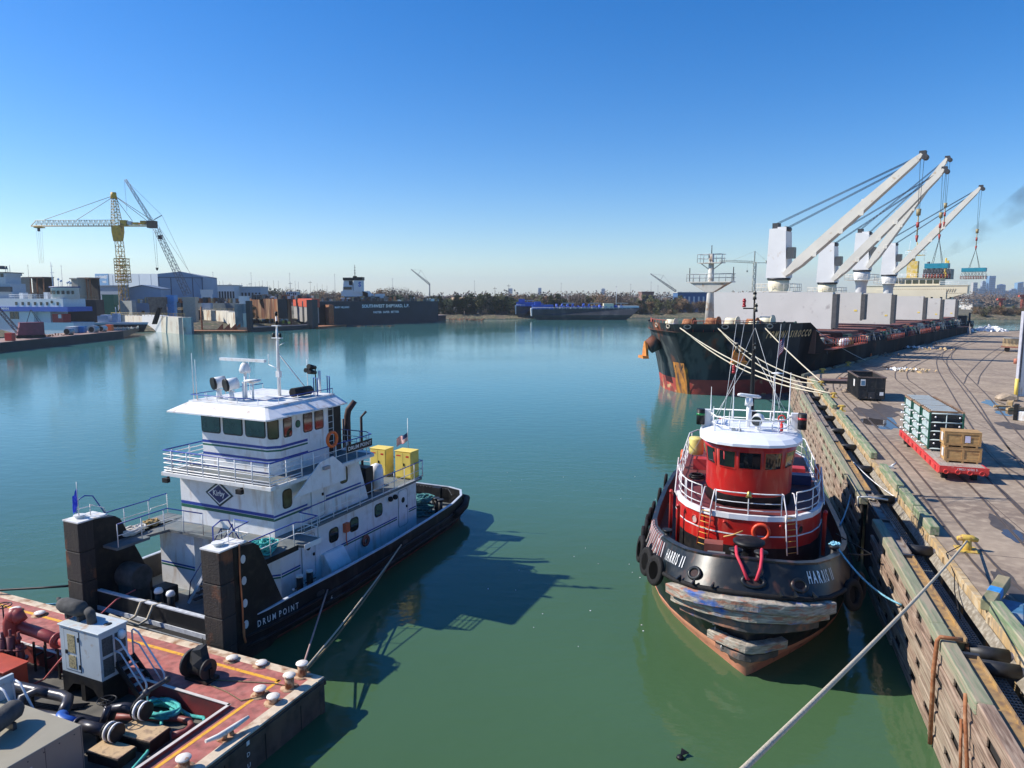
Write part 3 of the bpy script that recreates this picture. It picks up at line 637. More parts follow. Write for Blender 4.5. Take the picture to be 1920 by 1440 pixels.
# fairlead openings on the near side
for s in (4.55, 11.5): 
    p = hullpt(s, 1.15); MB().plate((p[0], p[1], 1.15), (0, 1, 0), (0, 0, 1), rrect(.5, .22, .1), .02).build('fairlead', DARKST, PB)
V, F = fit(text('6', 1, .02), .12, .2); MB().add([hullpt(5.2 + p[0], .55 + p[1]) for p in V], F).build('draught_mark', WHITE, PB)
# flags
STRIPE = mat('flag_red', (.5, .03, .04), .8); 
def us_flag(par, top, L_, H_, dirv, droop=.3, name='flag'):
    mb = MB(); d = Vector(dirv).normalized(); top = Vector(top); nx = 14
    side = Vector((-d.y, d.x, 0))
    def P(i, j):
        s = i / nx; return top + d * L_ * s * (1 - .15 * s) + side * .07 * math.sin(s * 7) * L_ + Vector((0, 0, -H_ * j / 13 - droop * L_ * s - .05 * math.sin(s * 6)))
    for i in range(nx):
        for j in range(13):
            m = 2 if (i < nx * .42 and j < 7) else (0 if j % 2 == 0 else 1)
            mb.add([P(i, j), P(i + 1, j), P(i + 1, j + 1), P(i, j + 1)], [(0, 1, 2, 3)], m)
    return mb.build(name, [STRIPE, mat('flag_white', (.7, .7, .7), .8), NAVY], par)
fs = MB().cyl((1.95, 16.0, 3.4), (1.95, 16.0, 6.75), .025, .018).build('flagstaff', GALV, PB)
us_flag(fs, (1.93, 16.0, 5.9), .85, .5, (-1, -.1, 0), .55)
fs = MB().cyl((-3.45, -.6, 4.7), (-3.45, -.6, 6.3), .02, .015).build('flagstaff', GALV, PB)
mb = MB(); 
for i in range(6):
    for j in range(6):
        def P(i, j): return (-3.45 - .06 * i - .03 * math.sin(j), -.6 + .03 * math.sin(i * 2.2 + j), 6.05 - .12 * j - .09 * i + (.05 if i % 2 else 0))
        mb.add([P(i, j), P(i + 1, j), P(i + 1, j + 1), P(i, j + 1)], [(0, 1, 2, 3)])
mb.build('flag', mat('flag_blue', (.01, .05, .6), .7), fs)
# things standing on the push boat
for (x, lab) in ((.7, 'yellow flammables cabinet on the push boat, nearer the exhaust pipes'), (2.45, 'yellow flammables cabinet on the push boat, at the aft corner beside the flagstaff')):
    p = FK.W(x, 15.1, 3.4); t = thing('storage_cabinet', lab, 'cabinet', p, FK.rz, 'yellow cabinets on the push boat')
    MB().box(-.55, -.4, .06, .55, .4, 1.62).box(-.5, -.35, 0, -.4, .35, .06).box(.4, -.35, 0, .5, .35, .06).box(-.58, -.43, 1.62, .58, .43, 1.66).build('body', YELLOW, t, bevel=.012)
    MB().box(-.51, -.43, .14, .51, -.402, 1.56).build('door', YELLOW, t)
    MB().box(-.005, -.435, .14, .005, -.43, 1.56).box(.03, -.46, .8, .09, -.43, .95).box(-.45, -.434, 1.35, -.15, -.43, 1.42, 1).box(.2, -.434, 1.3, .4, -.43, 1.4, 1).build('handle', [BLACK, RED], t)
def pile_thing(nm, lab, c, fr, z, rx, ry, h, r, loops, m, seed):
    p = fr.W(c[0], c[1], z); o = pile(None, rx, ry, h, r, loops, m, seed).build(nm, m, loc=p, rz=fr.rz); return tag(o, lab, 'rope')
pile_thing('rope_pile', 'white mooring rope heaped on the far walkway of the push boat', (-3.3, 1.5), FK, 3.41, .5, .8, .35, .045, 12, mat('white_rope', (.6, .57, .52), .9, bump=.4, bsc=50), 2)
pile_thing('rope_pile', 'tan rope heap behind the white rope on the far walkway', (-3.5, 2.8), FK, 3.41, .45, .45, .3, .04, 10, mat('tan_rope', (.35, .24, .10), .9, bump=.4, bsc=50), 3)
pile_thing('rope_pile', 'turquoise rope heap on the near walkway of the push boat', (3.75, 2.1), FK, 3.41, .62, 1.15, .7, .04, 30, TEALROPE, 4)
pile_thing('rope_pile', 'dark teal rope heap on the stern deck of the push boat', (1.9, 17.3), FK, .57, 1.1, 1.1, 1.5, .05, 26, mat('old_teal_rope', (.06, .20, .20), .85, var=.5, scale=8), 5)
# ================= red deck barge in the foreground =================
FB = Frame((-6.35, 22.51), 23.5)
BDECK = mat('faded_red_deck', (.40, .115, .095), .8, var=.18, scale=1.3, col2=(.48, .20, .165), amt=.3, sc2=2.5, edge=.2, col3=(.16, .06, .05), amt3=.25, sc3=4)
BEDGE = mat('cream_rusty_edge', (.62, .5, .36), .75, var=.15, scale=4, col2=(.28, .12, .05), amt=.35, sc2=2.2, edge=.1)
BSIDE = mat('dark_barge_side', (.085, .06, .045), .8, var=.4, scale=2, col2=(.14, .09, .06), amt=.35, sc2=1.5, st2=(1, 1, .4), bump=.2, bsc=6)
YLINE = mat('yellow_line', (.75, .38, .03), .7, var=.15, scale=5, col2=(.33, .10, .06), amt=.22, sc2=6)
FLOORD = mat('hopper_floor', (.085, .08, .07), .85, var=.3, scale=1.5, col2=(.16, .14, .11), amt=.35, sc2=1.1, edge=.15)
BG = thing('deck_barge', 'red decked cargo barge with cream edges in the bottom left foreground', 'barge', FB.W(0, 0, 0), FB.rz)
X0, Y0, FZ = -34, -26, .62
mb = MB(); mb.box(X0, Y0, -.8, 0, 0, FZ, 0); mb.box(X0, -2.62, FZ, 0, 0, 1.16, 0); mb.box(-1.55, Y0, FZ, 0, -2.62, 1.16, 0)
mb.box(X0, -.02, .95, .06, .05, 1.1, 0); mb.box(0, Y0, .9, .06, -.1, 1.08, 0)
for k in range(14): mb.box(.0, -1.2 - k * 1.6, -.3, .012, -1.17 - k * 1.6, 1.1, 1)
mb.cyl((-.12, -.12, -.6), (-.12, -.12, 1.18), .18, n=16, m=0)
mb.build('hull', [BSIDE, BLACK], BG)
for k, ch in enumerate('IDU'):
    mk = MB(); V, F = fit(text(ch, 1, .01), .12, .14); mk.mapf((.062, -3.6, .95 - .35 * k), (0, 1, 0), (0, 0, 1), .0, 0, V, F); mk.build('draught_mark', WHITE, BG)
mb = MB()  # deck plating round the open hopper
for a in ((X0, -2.62, 1.165, -.33, -.33, 1.2), (-1.55, Y0, 1.165, -.38, -2.62, 1.2)): mb.box(*a)
mb.build('deck_plating', BDECK, BG)
mb = MB(); mb.box(X0, -.33, 1.165, .03, .02, 1.235, 0); mb.box(-.38, Y0, 1.165, .03, -.33, 1.235, 0); mb.build('edge_coaming', BEDGE, BG, bevel=.03)
mb = MB(); mb.box(X0, -.86, 1.2, -1.2, -.72, 1.206); mb.box(-1.3, Y0, 1.2, -1.18, -.72, 1.206); mb.build('yellow_line', YLINE, BG)
MB().box(X0, Y0, FZ, -1.61, -2.67, FZ + .012).build('hopper_floor', FLOORD, BG)
HOLD = MB(); HOLD.box(X0, -2.66, FZ, -1.55, -2.6, 1.3, 0); HOLD.box(-1.6, Y0, FZ, -1.54, -2.6, 1.3, 0); HOLD.box(X0, -2.68, 1.3, -1.53, -2.58, 1.32, 1); HOLD.box(-1.62, Y0, 1.3, -1.52, -2.58, 1.32, 1)
HOLD.build('hopper_coaming', [DKRED, mat('coaming_white', (.6, .55, .5), .6)], BG)

CAPW = mat('rusty_white_cap', (.7, .66, .6), .6, var=.1, col2=(.4, .2, .08), amt=.2, sc2=8)
RUSTC = mat('rusty_cream', (.5, .33, .2), .8, var=.25, scale=6, col2=(.22, .08, .03), amt=.5, sc2=6)
for x, y, h in ((-.73, -.2, .42), (-.61, -.97, .42), (-1.2, -1.68, .2), (-.49, -1.86, .2), (-3.7, -.36, .07), (-2.5, -.22, .07), (-14.8, -.9, .07), (-13.5, -.75, .07), (-.5, -5.3, .3)):
    b_ = MB().cyl((x, y, 1.2), (x, y, 1.21 + h), .15, n=16).lathe([(.3, 1.2), (.3, 1.215), (.02, 1.216)], (x, y, 0), 16).build('bollard', RUSTC, BG)
    MB().lathe([(.02, 0), (.2, 0), (.21, .02), (.2, .045), (.02, .05)], (x, y, 1.205 + h), 18).build('cap', CAPW, b_)
cl = MB().box(-.62, -4.05, 1.2, -.3, -3.55, 1.23).cyl((-.45, -3.95, 1.2), (-.45, -3.85, 1.42), .07).cyl((-.42, -3.65, 1.2), (-.42, -3.7, 1.42), .07).build('cleat', RUSTC, BG)
MB().tube([(-.55, -4.5, 1.5), (-.46, -4.1, 1.44), (-.4, -3.55, 1.44), (-.3, -3.1, 1.5)], [.05, .08, .08, .05], 8).build('horn', CAPW, cl)
def bpile(nm, lab, x, y, z, *a): p = FB.W(x, y, z); o = pile(None, *a[:-2], a[-1]).build(nm, a[-2], loc=p, rz=FB.rz); return tag(o, lab, 'rope')
# generator in its grey enclosure
GREYP = mat('pale_grey_enclosure', (.42, .47, .50), .5, var=.06, scale=2, col2=(.3, .2, .12), amt=.14, sc2=3, edge=.08)
g_ = thing('generator', 'pale grey generator enclosure on a black frame standing in the red barge', 'generator', FB.W(-7.02, -3.05, FZ + .013), FB.rz)
mb = MB(); 
for a in ((-.98, -.5, 0, -.88, .5, .7), (.88, -.5, 0, .98, .5, .7), (-.1, -.5, 0, .1, .5, .7), (-.98, -.5, .58, .98, .5, .86)): mb.box(*a)
mb.yprism([(-.88, .1), (-.5, .5), (.1, .58), (-.88, .58)], -.5, -.46).yprism([(.88, .1), (.5, .5), (.1, .58), (.88, .58)], -.5, -.46)
mb.build('base_frame', BLACK, g_)
b_ = MB().box(-.97, -.5, .87, .97, .5, 2.48).build('enclosure', GREYP, g_, bevel=.015)
MB().box(-1.0, -.54, 2.485, 1.0, .54, 2.53).build('roof', mat('enclosure_roof', (.5, .55, .56), .55, col2=(.45, .28, .16), amt=.25, sc2=2), g_, bevel=.01)
d = MB().box(-.72, -.515, 1.0, -.02, -.5, 2.38).box(-.74, -.51, .98, 0, -.5, 2.4, 1).build('door', [GREYP, DARKST], g_)
MESHV = mat('brass_mesh_filter', (.34, .28, .15), .7, var=.5, scale=30, col2=(.1, .09, .05), amt=.3, sc2=14)
for z0, z1 in ((1.62, 2.25), (1.08, 1.52)): MB().box(-.56, -.53, z0, -.2, -.515, z1).build('vent_mesh', MESHV, d)
MB().box(-.68, -.55, 1.55, -.6, -.515, 1.68).box(-.06, -.54, 1.1, -.02, -.515, 1.25).box(-.06, -.54, 2.05, -.02, -.515, 2.2).build('handle', BLACK, d)
MB().box(.97, -.42, 1.0, .98, -.04, 1.6).box(.97, -.42, 1.7, .98, -.04, 2.3).box(.97, .04, 1.0, .98, .42, 1.6).box(.97, .04, 1.7, .98, .42, 2.3).build('louvre', mat('louvre_dark', (.05, .06, .065), .6, var=.4, scale=20), g_)
MB().sph((1.03, .25, 2.2), .13, 12, sz=1.3).build('lamp_globe', WHITE, g_)
mf = MB().lathe([(.02, -.62), (.2, -.6), (.26, -.4), (.27, .35), (.2, .48), (.16, .5), (.16, .7), (.02, .7)], (-.85, -.05, 2.92), 16, ax='x').tube([(-.15, -.05, 2.92), (-.0, -.05, 2.86), (.05, -.05, 2.5)], .15, 12).box(-1.1, -.2, 2.53, -1.0, .1, 2.7).box(-.5, -.2, 2.53, -.4, .1, 2.7)
mf.tube([(-1.45, -.05, 2.95), (-1.6, -.05, 3.1), (-1.62, .05, 3.05)], [.1, .06, .03], 6).build('silencer', CANVAS, g_)
MB().lathe([(.02, 2.533), (.13, 2.533), (.13, 2.535), (.02, 2.536)], (.6, .1, 0), 14).build('roof_port', BLACK, g_)
# stair with white handrails
s_ = thing('access_stair', 'black steel stair with white handrails beside the generator', 'stair', FB.W(-5.6, -2.75, FZ + .013), FB.rz)
mb = MB(); 
for dy in (-.32, .32): mb.beam((-.42, dy, 1.3), (.95, dy, .02), .05, .2)
mb.box(-.45, -.35, 1.2, -.3, .35, 1.3); mb.build('stringers', BLACK, s_)
mb = MB()
for k in range(5): mb.box(-.3 + k * .25, -.3, 1.1 - k * .235, -.12 + k * .25, .3, 1.12 - k * .235)
mb.build('treads', mat('tread_grey', (.3, .3, .3), .6), s_)
for dy in (-.34, .34):
    MB().tube([(-.4, dy, 1.2), (-.4, dy, 2.15), (-.32, dy, 2.22), (-.1, dy, 2.15), (.95, dy, 1.0), (1.0, dy, .9), (1.0, dy, 0)], .03, 8).tube([(-.4, dy, 1.75), (-.1, dy, 1.72), (.9, dy, .6)], .025, 7).build('handrail', mat('handrail_white', (.6, .62, .66), .45), s_)
# cable reel under black cover
r_ = thing('cable_reel', 'black covered cable reel on the red deck', 'cable reel', FB.W(-3.75, -1.62, 1.2), FB.rz)
MB().cyl((-.42, -.1, .5), (-.32, -.1, .5), .46, n=20).cyl((.35, -.1, .42), (.42, -.1, .42), .34, n=18).build('flange', mat('reel_black', (.015, .015, .016), .6), r_)
MB().lathe([(.28, -.32), (.3, -.2), (.27, -.1), (.3, 0), (.27, .1), (.3, .2), (.28, .35)], (0, -.1, .45), 16, ax='x').build('cable_drum', RUBBER, r_)
MB().box(-.45, -.35, 0, .55, .2, .1).box(-.4, -.1, .1, -.3, 0, .5).box(.42, -.12, .1, .5, 0, .45).build('frame', BLACK, r_)
MB().ext([(-.3, .0, .8), (-.25, .1, 1.05), (.1, .15, 1.15), (.2, .1, .9), (.5, -.05, .55), (.1, -.2, .75)], (0, -.28, -.08)).cyl((.0, .1, 1.1), (-.02, .1, 1.35), .012).build('tarpaulin', BLACK, r_)
for k, pts in enumerate(([(-3.2, -1.6), (-2.2, -1.3), (-1.3, -1.0), (-.75, -.95)], [(-3.2, -1.9), (-2.3, -2.0), (-1.5, -2.2), (-.7, -1.4)])):
    P = [FB.W(x, y, 1.225) for x, y in pts]; rope('deck_cable', [Vector(P[0]).lerp(Vector(P[1]), t / 3) for t in range(3)] + P[1:], .018, BROWNROPE, ('thin cable running from the reel to the corner bollards', 'thin cable curving from the reel round the low bollards')[k], cat='cable')
# turquoise hawser and red hose in the hopper
pts = []; rnd = random.Random(4)
for k in range(66):
    a = k * .42; rx = .62 + .12 * math.sin(k * .31); ry = .36 + .07 * math.cos(k * .23)
    pts.append(FB.W(-4.1 + rx * math.cos(a) + .004 * k, -3.15 + ry * math.sin(a), FZ + .09 + .0045 * k + .03 * math.sin(k)))
for q in ((-3.0, -2.85), (-2.55, -2.75), (-2.25, -2.95), (-2.25, -3.25), (-2.5, -3.5)): pts.append(FB.W(q[0], q[1], FZ + .08))
rope('hawser', pts, .058, TEALROPE, 'coiled turquoise hawser lying on the hopper floor of the red barge', n=8)
rope('hawser', [FB.W(*q) for q in ((-3.75, -3.3, FZ + .3), (-3.45, -3.55, FZ + .1), (-3.1, -3.85, FZ + .08), (-2.9, -4.3, FZ + .08), (-2.6, -4.8, .75), (-2.25, -5.6, .8), (-2.1, -6.6, .8))], .05, TEALROPE, 'turquoise hawser tail running down past the tan topped boxes', n=8)
rope('hose', [FB.W(*q) for q in ((-5.2, -4.0, .8), (-4.6, -3.78, .8), (-3.9, -3.5, .8), (-3.2, -3.2, .78), (-2.75, -3.12, .76), (-2.45, -3.3, .76), (-2.4, -3.6, .76), (-2.62, -3.9, .76))], .105, mat('dark_red_hose', (.24, .06, .05), .5, var=.15), 'dark red rubber hose curved on the hopper floor', n=10, cat='hose')
# black pipework
PIPE = mat('black_pipe', (.035, .033, .042), .35, var=.3, scale=2, metal=.2)
pw = thing('pipework', 'black cargo pipes with blue elbow and flanged end caps', 'pipework', FB.W(-5.5, -4.8, 1.3), FB.rz)
def Q_(x, y, z): return (x + 5.5, y + 4.8, z - 1.3)
p1 = [Q_(-11, -4.6, 1.3), Q_(-9.0, -4.62, 1.3), Q_(-6.7, -4.42, 1.35), Q_(-6.45, -4.44, 1.33), Q_(-6.25, -4.62, 1.3), Q_(-5.9, -5.0, 1.25)]
MB().tube(p1, .17, 14).build('upper_pipe', PIPE, pw)
MB().tube([Q_(-5.9, -5.0, 1.25), Q_(-5.8, -5.12, 1.24), Q_(-5.65, -5.17, 1.23), Q_(-5.1, -5.1, 1.2)], .18, 14).build('elbow', mat('blue_elbow', (.02, .10, .42), .4), pw)
MB().tube([Q_(-5.1, -5.1, 1.2), Q_(-4.0, -4.95, 1.2)], .17, 14).lathe([(.2, -.03), (.23, -.03), (.23, .03), (.2, .03)], Q_(-5.05, -5.09, 1.2), 16, ax='x').build('discharge_pipe', PIPE, pw)
MB().tube([Q_(-10, -5.3, 1.0), Q_(-7.9, -5.2, 1.0), Q_(-6, -4.85, 1.0), Q_(-4.6, -4.6, 1.05)], .17, 14).tube([Q_(-7.6, -5.25, 1.0), Q_(-7.9, -4.95, 1.3), Q_(-7.6, -4.6, 1.45), Q_(-7.2, -4.5, 1.35)], .14, 10).build('lower_pipe', PIPE, pw)
def flange(par, c, ax, r=.28):
    a = Vector(ax).normalized(); c = Vector(c); q = MB()
    for k in range(4): q.cyl(c + a * .1 * k, c + a * (.1 * k + .06), r * (1 if k % 2 else .94), n=20, m=k % 2)
    q.cyl(c + a * .36, c + a * .42, r * .95, n=20, m=0); return q.build('flange', [BLACK, WHITE], par)
flange(pw, Q_(-4.0, -4.95, 1.2), (1, .12, 0)); flange(pw, Q_(-3.95, -4.0, 1.35), (1, .15, 0))
MB().tube([Q_(-4.75, -4.35, 1.0), Q_(-4.7, -4.2, 1.3), Q_(-4.4, -4.1, 1.35), Q_(-3.9, -4.0, 1.35)], .16, 12).cyl(Q_(-4.55, -4.7, 1.1), Q_(-4.5, -4.5, 1.6), .1).build('valve_body', PIPE, pw)
MB().torus(Q_(-4.55, -4.5, 1.78), .26, .02, 18, 6, u=(1, 0, 0), w=(0, 1, 0)).cyl(Q_(-4.55, -4.5, 1.45), Q_(-4.55, -4.5, 1.78), .025).cyl(Q_(-4.81, -4.5, 1.78), Q_(-4.29, -4.5, 1.78), .015).cyl(Q_(-4.55, -4.76, 1.78), Q_(-4.55, -4.24, 1.78), .015).build('hand_wheel', BLACK, pw)
MB().tube([Q_(-4.0, -4.0, 1.5), Q_(-3.9, -3.6, 1.75), Q_(-3.5, -3.1, 2.0)], .07, 8).sph(Q_(-3.9, -3.65, 1.72), .12).sph(Q_(-3.55, -3.15, 1.97), .1).build('loading_arm', DARKST, pw)
for x, y in ((-9.5, -4.65), (-8, -4.6), (-6.6, -4.5), (-5.3, -5.1), (-4.3, -5.0), (-8.9, -5.25), (-5.0, -4.65)): MB().box(x + 5.45, y + 4.75, FZ - 1.28, x + 5.55, y + 4.85, -.1).build('support', BLACK, pw)
for k in range(5): MB().tube([Q_(-9.5, -4.9 + .08 * k, .7), Q_(-7.5, -4.5 + .08 * k, .7), Q_(-6.6, -3.9 + .06 * k, .7)], .03, 5).build('small_pipe', BLACK, pw)
# red cargo pumps and pipes on the left
RP = mat('oxide_red_pipe', (.33, .05, .045), .45, var=.15, scale=2, col2=(.2, .05, .04), amt=.3)
pm = thing('cargo_pump', 'oxide red cargo pump with elbow pipes at the left edge of the barge', 'pump', FB.W(-10.2, -3.3, FZ + .013), FB.rz)
MB().tube([(1.0, .5, 2.0 - .7), (-.3, .55, 1.35), (-.95, .5, 1.4), (-1.2, .45, 1.6)], .2, 14).tube([(2.3, .55, 1.15), (1.0, .5, 1.3)], .16, 12).lathe([(.24, -.04), (.28, -.04), (.28, .04), (.24, .04)], (.9, .5, 1.3), 16, ax='x').build('red_pipe', RP, pm)
MB().tube([(-1.2, .2, .3), (-1.2, .2, 1.7), (-1.15, .25, 1.95), (-.9, .3, 2.05), (-.7, .3, 1.8)], .22, 12).sph((-1.0, .25, 2.0), .25).build('elbow', RP, pm)
for k in range(9):
    x = -2.6 + .33 * k * .8; y = -.2 + .12 * (k % 3); q = MB().cyl((x, y, 0), (x, y, 1.1 + .1 * (k % 4)), .16, .13, 10).cyl((x, y, .5), (x, y, .58), .24, n=12).cyl((x, y, .9), (x, y, .97), .22, n=12).cyl((x, y, 1.1), (x, y, 1.55 + .1 * (k % 2)), .05, n=8).sph((x, y, 1.3), .1, 8)
    q.build('valve', mat('dark_red_valve%d' % k, (.12 + .02 * (k % 3), .03, .03), .5, var=.3), pm)
for x, y, z in ((-1.7, .3, 2.2), (-2.5, .1, 2.0)): MB().torus((x, y, z), .28, .02, 18, 6, u=(1, 0, 0), w=(0, 1, 0)).cyl((x - .28, y, z), (x + .28, y, z), .014).cyl((x, y - .28, z), (x, y + .28, z), .014).cyl((x, y, z - 1), (x, y, z), .025).build('hand_wheel', BLACK, pm)
for x in (-.2, .4, 1.1): MB().box(x, .3, 0, x + .06, .36, 1.1).box(x, .7, 0, x + .06, .76, 1.1).box(x, .3, .55, x + .06, .76, .6).build('support', BLACK, pm)
bx = thing('steel_box', 'orange red steel box at the left edge beside the cargo pump', 'box', FB.W(-10.6, -4.05, FZ + .013), FB.rz)
MB().box(-1.2, -.4, 0, 1.0, .35, .85).box(-1.25, -.45, .85, 1.05, .4, .9).build('body', mat('orange_red_steel', (.42, .06, .03), .5, var=.15, scale=2), bx, bevel=.01); MB().box(.3, -.41, .3, .6, -.402, .5).build('plate', BLACK, bx)
rope('hose', [FB.W(*q) for q in ((-8.1, -3.2, 2.0), (-8.5, -3.3, 1.6), (-8.9, -3.6, 1.0), (-9.5, -3.9, .7), (-10.5, -4.5, .66))], .035, mat('pink_hose', (.5, .1, .08), .5), 'thin pinkish red hose looping from the generator to the floor', n=6, cat='hose')
# taupe engine box bottom left
TAUPE = mat('taupe_paint', (.30, .27, .20), .6, var=.06, scale=1.5)
tx = thing('engine_enclosure', 'big taupe engine enclosure in the bottom left corner with a canvas wrapped silencer', 'enclosure', FB.W(-4.5, -7.2, FZ + .013), FB.rz)
MB().ext([(.9, 1.25, 0), (.9, -3, 0), (-2.4, -3, 0), (-2.4, 1.25, 0)], (0, 0, 1.45)).build('body', TAUPE, tx, bevel=.015)
q = MB()
for k in range(4): q.box(.9, 1.2 - 1.0 * k, .02, .906, 1.21 - 1.0 * k, 1.4)
for k in range(9): q.box(.9, 1.0 - .42 * k, 1.28, .91, 1.03 - .42 * k, 1.31)
q.build('panel_seam', DARKST, tx); MB().box(.902, -.35, .95, .908, -.15, 1.1).build('label_plate', mat('label_grey', (.5, .5, .48), .5), tx)
MB().lathe([(.02, -.7), (.2, -.65), (.27, -.5), (.28, .45), (.18, .62), (.02, .66)], (0, 0, 0), 14, ax='y').build('silencer', CANVAS, tx, loc=(-.75, .15, 1.85), rz=R(20))
MB().cyl((-.5, -.5, 1.45), (-.5, -.5, 1.7), .14).box(-.95, .3, 1.45, -.55, .4, 1.65).build('bracket', DARKST, tx)
rt = thing('guard_hoop', 'white tubular guard hoop at the left edge behind the taupe enclosure', 'handrail', FB.W(-6.9, -6.2, FZ + .013), FB.rz)
for k in (0, .45): MB().tube([(0, k, 0), (0, k, 1.8), (.1, k, 1.95), (.35, k, 1.9), (1.1, k, .9)], .035, 8).tube([(0, k, 1.3), (.3, k, 1.3), (.95, k, .5)], .028, 7).build('tube', mat('hoop_white', (.6, .62, .66), .45), rt)
MB().box(-.1, -.05, 0, .0, .5, 2.1).build('post', GREYP, rt)
# tan topped boxes
PLY = mat('stained_plywood', (.52, .36, .20), .8, var=.12, scale=2, col2=(.18, .12, .09), amt=.35, sc2=1.5, edge=.06, col3=(.3, .2, .12), amt3=.3, sc3=6)
for (x, y, w, d, h, lab) in ((-3.3, -4.35, 1.35, .75, .42, 'black steel box with stained plywood lid under the flanged pipe end'), (-3.45, -5.25, 1.15, .6, .34, 'black steel box with clean plywood lid in front of the stained one')):
    t = thing('lidded_box', lab, 'box', FB.W(x, y, FZ + .013), FB.rz + .08)
    MB().box(-w / 2, -d / 2, 0, w / 2, d / 2, h - .04).box(-w / 2 - .03, -d / 2 - .03, h - .12, w / 2 + .03, d / 2 + .03, h - .04).build('box', BLACK, t)
    MB().box(-w / 2, -d / 2, h - .038, w / 2, d / 2, h - .005).build('lid', PLY, t)
# ================= quay =================
FQ = Frame((0, 0), 18.0); FS = Frame((25.03, 99.93), 40.0)
CONC = mat('quay_concrete', (.31, .24, .175), .92, var=.18, scale=.35, col2=(.21, .155, .115), amt=.4, sc2=.22, edge=.15, col3=(.42, .33, .24), amt3=.3, sc3=2.2, bump=.35, bsc=5)
cx_, cy_ = FQ.W(8.62, 0)[:2]
def meet():   # corner where the two quay edges meet
    best = None
    for i in range(8000, 11000):
        p = FQ.W(8.5, i / 100); l = FS.L(p[0], p[1])
        if best is None or abs(l[0] - 14.35) < best[0]: best = (abs(l[0] - 14.35), p, l)
    return best
_, CP, CL = meet()
e = [FQ.W(8.5, -20)[:2], CP[:2], FS.W(14.35, 150)[:2], FS.W(17.3, 164)[:2], FS.W(25.3, 175)[:2], FS.W(60, 195)[:2], FS.W(130, 130)[:2], FS.W(130, -20)[:2], FQ.W(120, -20)[:2]]
mb = MB(); mb.prism([(x, y) for x, y in e][::-1], -3, 3.3)
qd = mb.build('quay_deck', CONC); qd['kind'] = 'structure'
# puddles and stains
PUD = bpy.data.materials.new('puddle_water'); PUD.use_nodes = True; b = PUD.node_tree.nodes['Principled BSDF']
b.inputs['Base Color'].default_value = (.06, .05, .045, 1); b.inputs['Roughness'].default_value = .02
STAIN = mat('damp_patch', (.085, .07, .06), .6, var=.3)
def blob(c, rx, ry, rz, z, m, name, lab, seed, kind='structure'):
    rnd = random.Random(seed); ph = [rnd.uniform(0, 6.28) for _ in range(4)]; n = 40; P = []
    for j in range(n):
        a = 2 * math.pi * j / n; q = 1 + .16 * math.sin(2 * a + ph[0]) + .12 * math.sin(3 * a + ph[1]) + .09 * math.sin(5 * a + ph[2]) + .06 * math.sin(9 * a + ph[3])
        P.append((rx * q * math.cos(a), ry * q * math.sin(a), 0))
    o = MB().add(P, [tuple(range(n))]).build(name, m, loc=(c[0], c[1], z), rz=rz); o['kind'] = kind
    if lab: o['label'] = lab
    return o
def at(u, v, z=3.3):
    x = (u - 960) / 1330; yv = (720 - v) / 1330; cp, sp = math.cos(R(7.157)), math.sin(R(7.157))
    d = (x, cp + yv * sp, -sp + yv * cp); t = (z - 14) / d[2]; return (d[0] * t, d[1] * t)
for k, (u, v, rx, ry, m, s) in enumerate(((1652, 792, 1.2, 3.6, PUD, 1), (1866, 758, .9, 3.0, PUD, 2), (1893, 774, 1.0, 2.6, PUD, 3), (1640, 775, 1.5, 3.6, STAIN, 4), (1888, 990, .5, 1.9, STAIN, 5), (1900, 1004, .4, .9, PUD, 15), (1895, 1100, .45, 1.6, STAIN, 6), (1640, 690, 1.6, 4.5, STAIN, 7), (1672, 690, .9, 3, PUD, 8), (1905, 800, 1.2, 2, STAIN, 9), (1660, 765, 1.2, 2.4, STAIN, 10))):
    blob(at(u, v), rx, ry, FQ.rz, 3.304 + .0015 * k, m, 'puddle' if m is PUD else 'damp_stain', None, s)
# rails let into the concrete
RAILM = mat('rail_steel', (.10, .075, .06), .45, metal=.4, var=.3, scale=3)
FLANGEM = mat('flangeway_dirt', (.13, .095, .072), .95, var=.4, scale=1)
def track(name, pts, lab, gauge=1.5, single=False):
    P = [Vector((*at(u, v), 0)) for u, v in pts]
    # smooth (Catmull-Rom)
    S = []; Q2 = [P[0] * 2 - P[1]] + P + [P[-1] * 2 - P[-2]]
    for i in range(1, len(Q2) - 2):
        for k in range(10):
            t = k / 10; a, b_, c, d = Q2[i-1], Q2[i], Q2[i+1], Q2[i+2]
            S.append(.5 * ((2 * b_) + (c - a) * t + (2 * a - 5 * b_ + 4 * c - d) * t * t + (3 * b_ - a - 3 * c + d) * t ** 3))
    S.append(P[-1]); t_ = thing(name, lab, 'rail track', (S[0].x, S[0].y, 3.3), 0, 'crane and railway tracks on the quay')
    for off in ((0,) if single else (-gauge / 2, gauge / 2)):
        a = MB(); b2 = MB()
        def strip(mb, o0, o1, z, c0=S[0]):
            L_, R_ = [], []
            for i, p in enumerate(S):
                d = (S[min(i + 1, len(S) - 1)] - S[max(i - 1, 0)]).normalized(); nn = Vector((-d.y, d.x, 0))
                L_.append(tuple(p - c0 + nn * (off + o0) + Vector((0, 0, z)))); R_.append(tuple(p - c0 + nn * (off + o1) + Vector((0, 0, z))))
            n = len(L_); mb.add(L_ + R_, [(i, i + 1, n + i + 1, n + i) for i in range(n - 1)])
        strip(a, -.07, .07, .018); strip(b2, -.03, .03, .024)
        a.build('flangeway', FLANGEM, t_); b2.build('rail', RAILM, t_)
track('rail_track', [(1960, 1165), (1830, 1040), (1690, 865), (1600, 765), (1572, 735), (1572, 712), (1600, 690)], 'double rail track closest to the timber kerb, curving away behind the dumpster', .75)
track('rail_track', [(1960, 1030), (1815, 885), (1700, 800), (1630, 752)], 'rail track passing under the red trailer', 1.4)
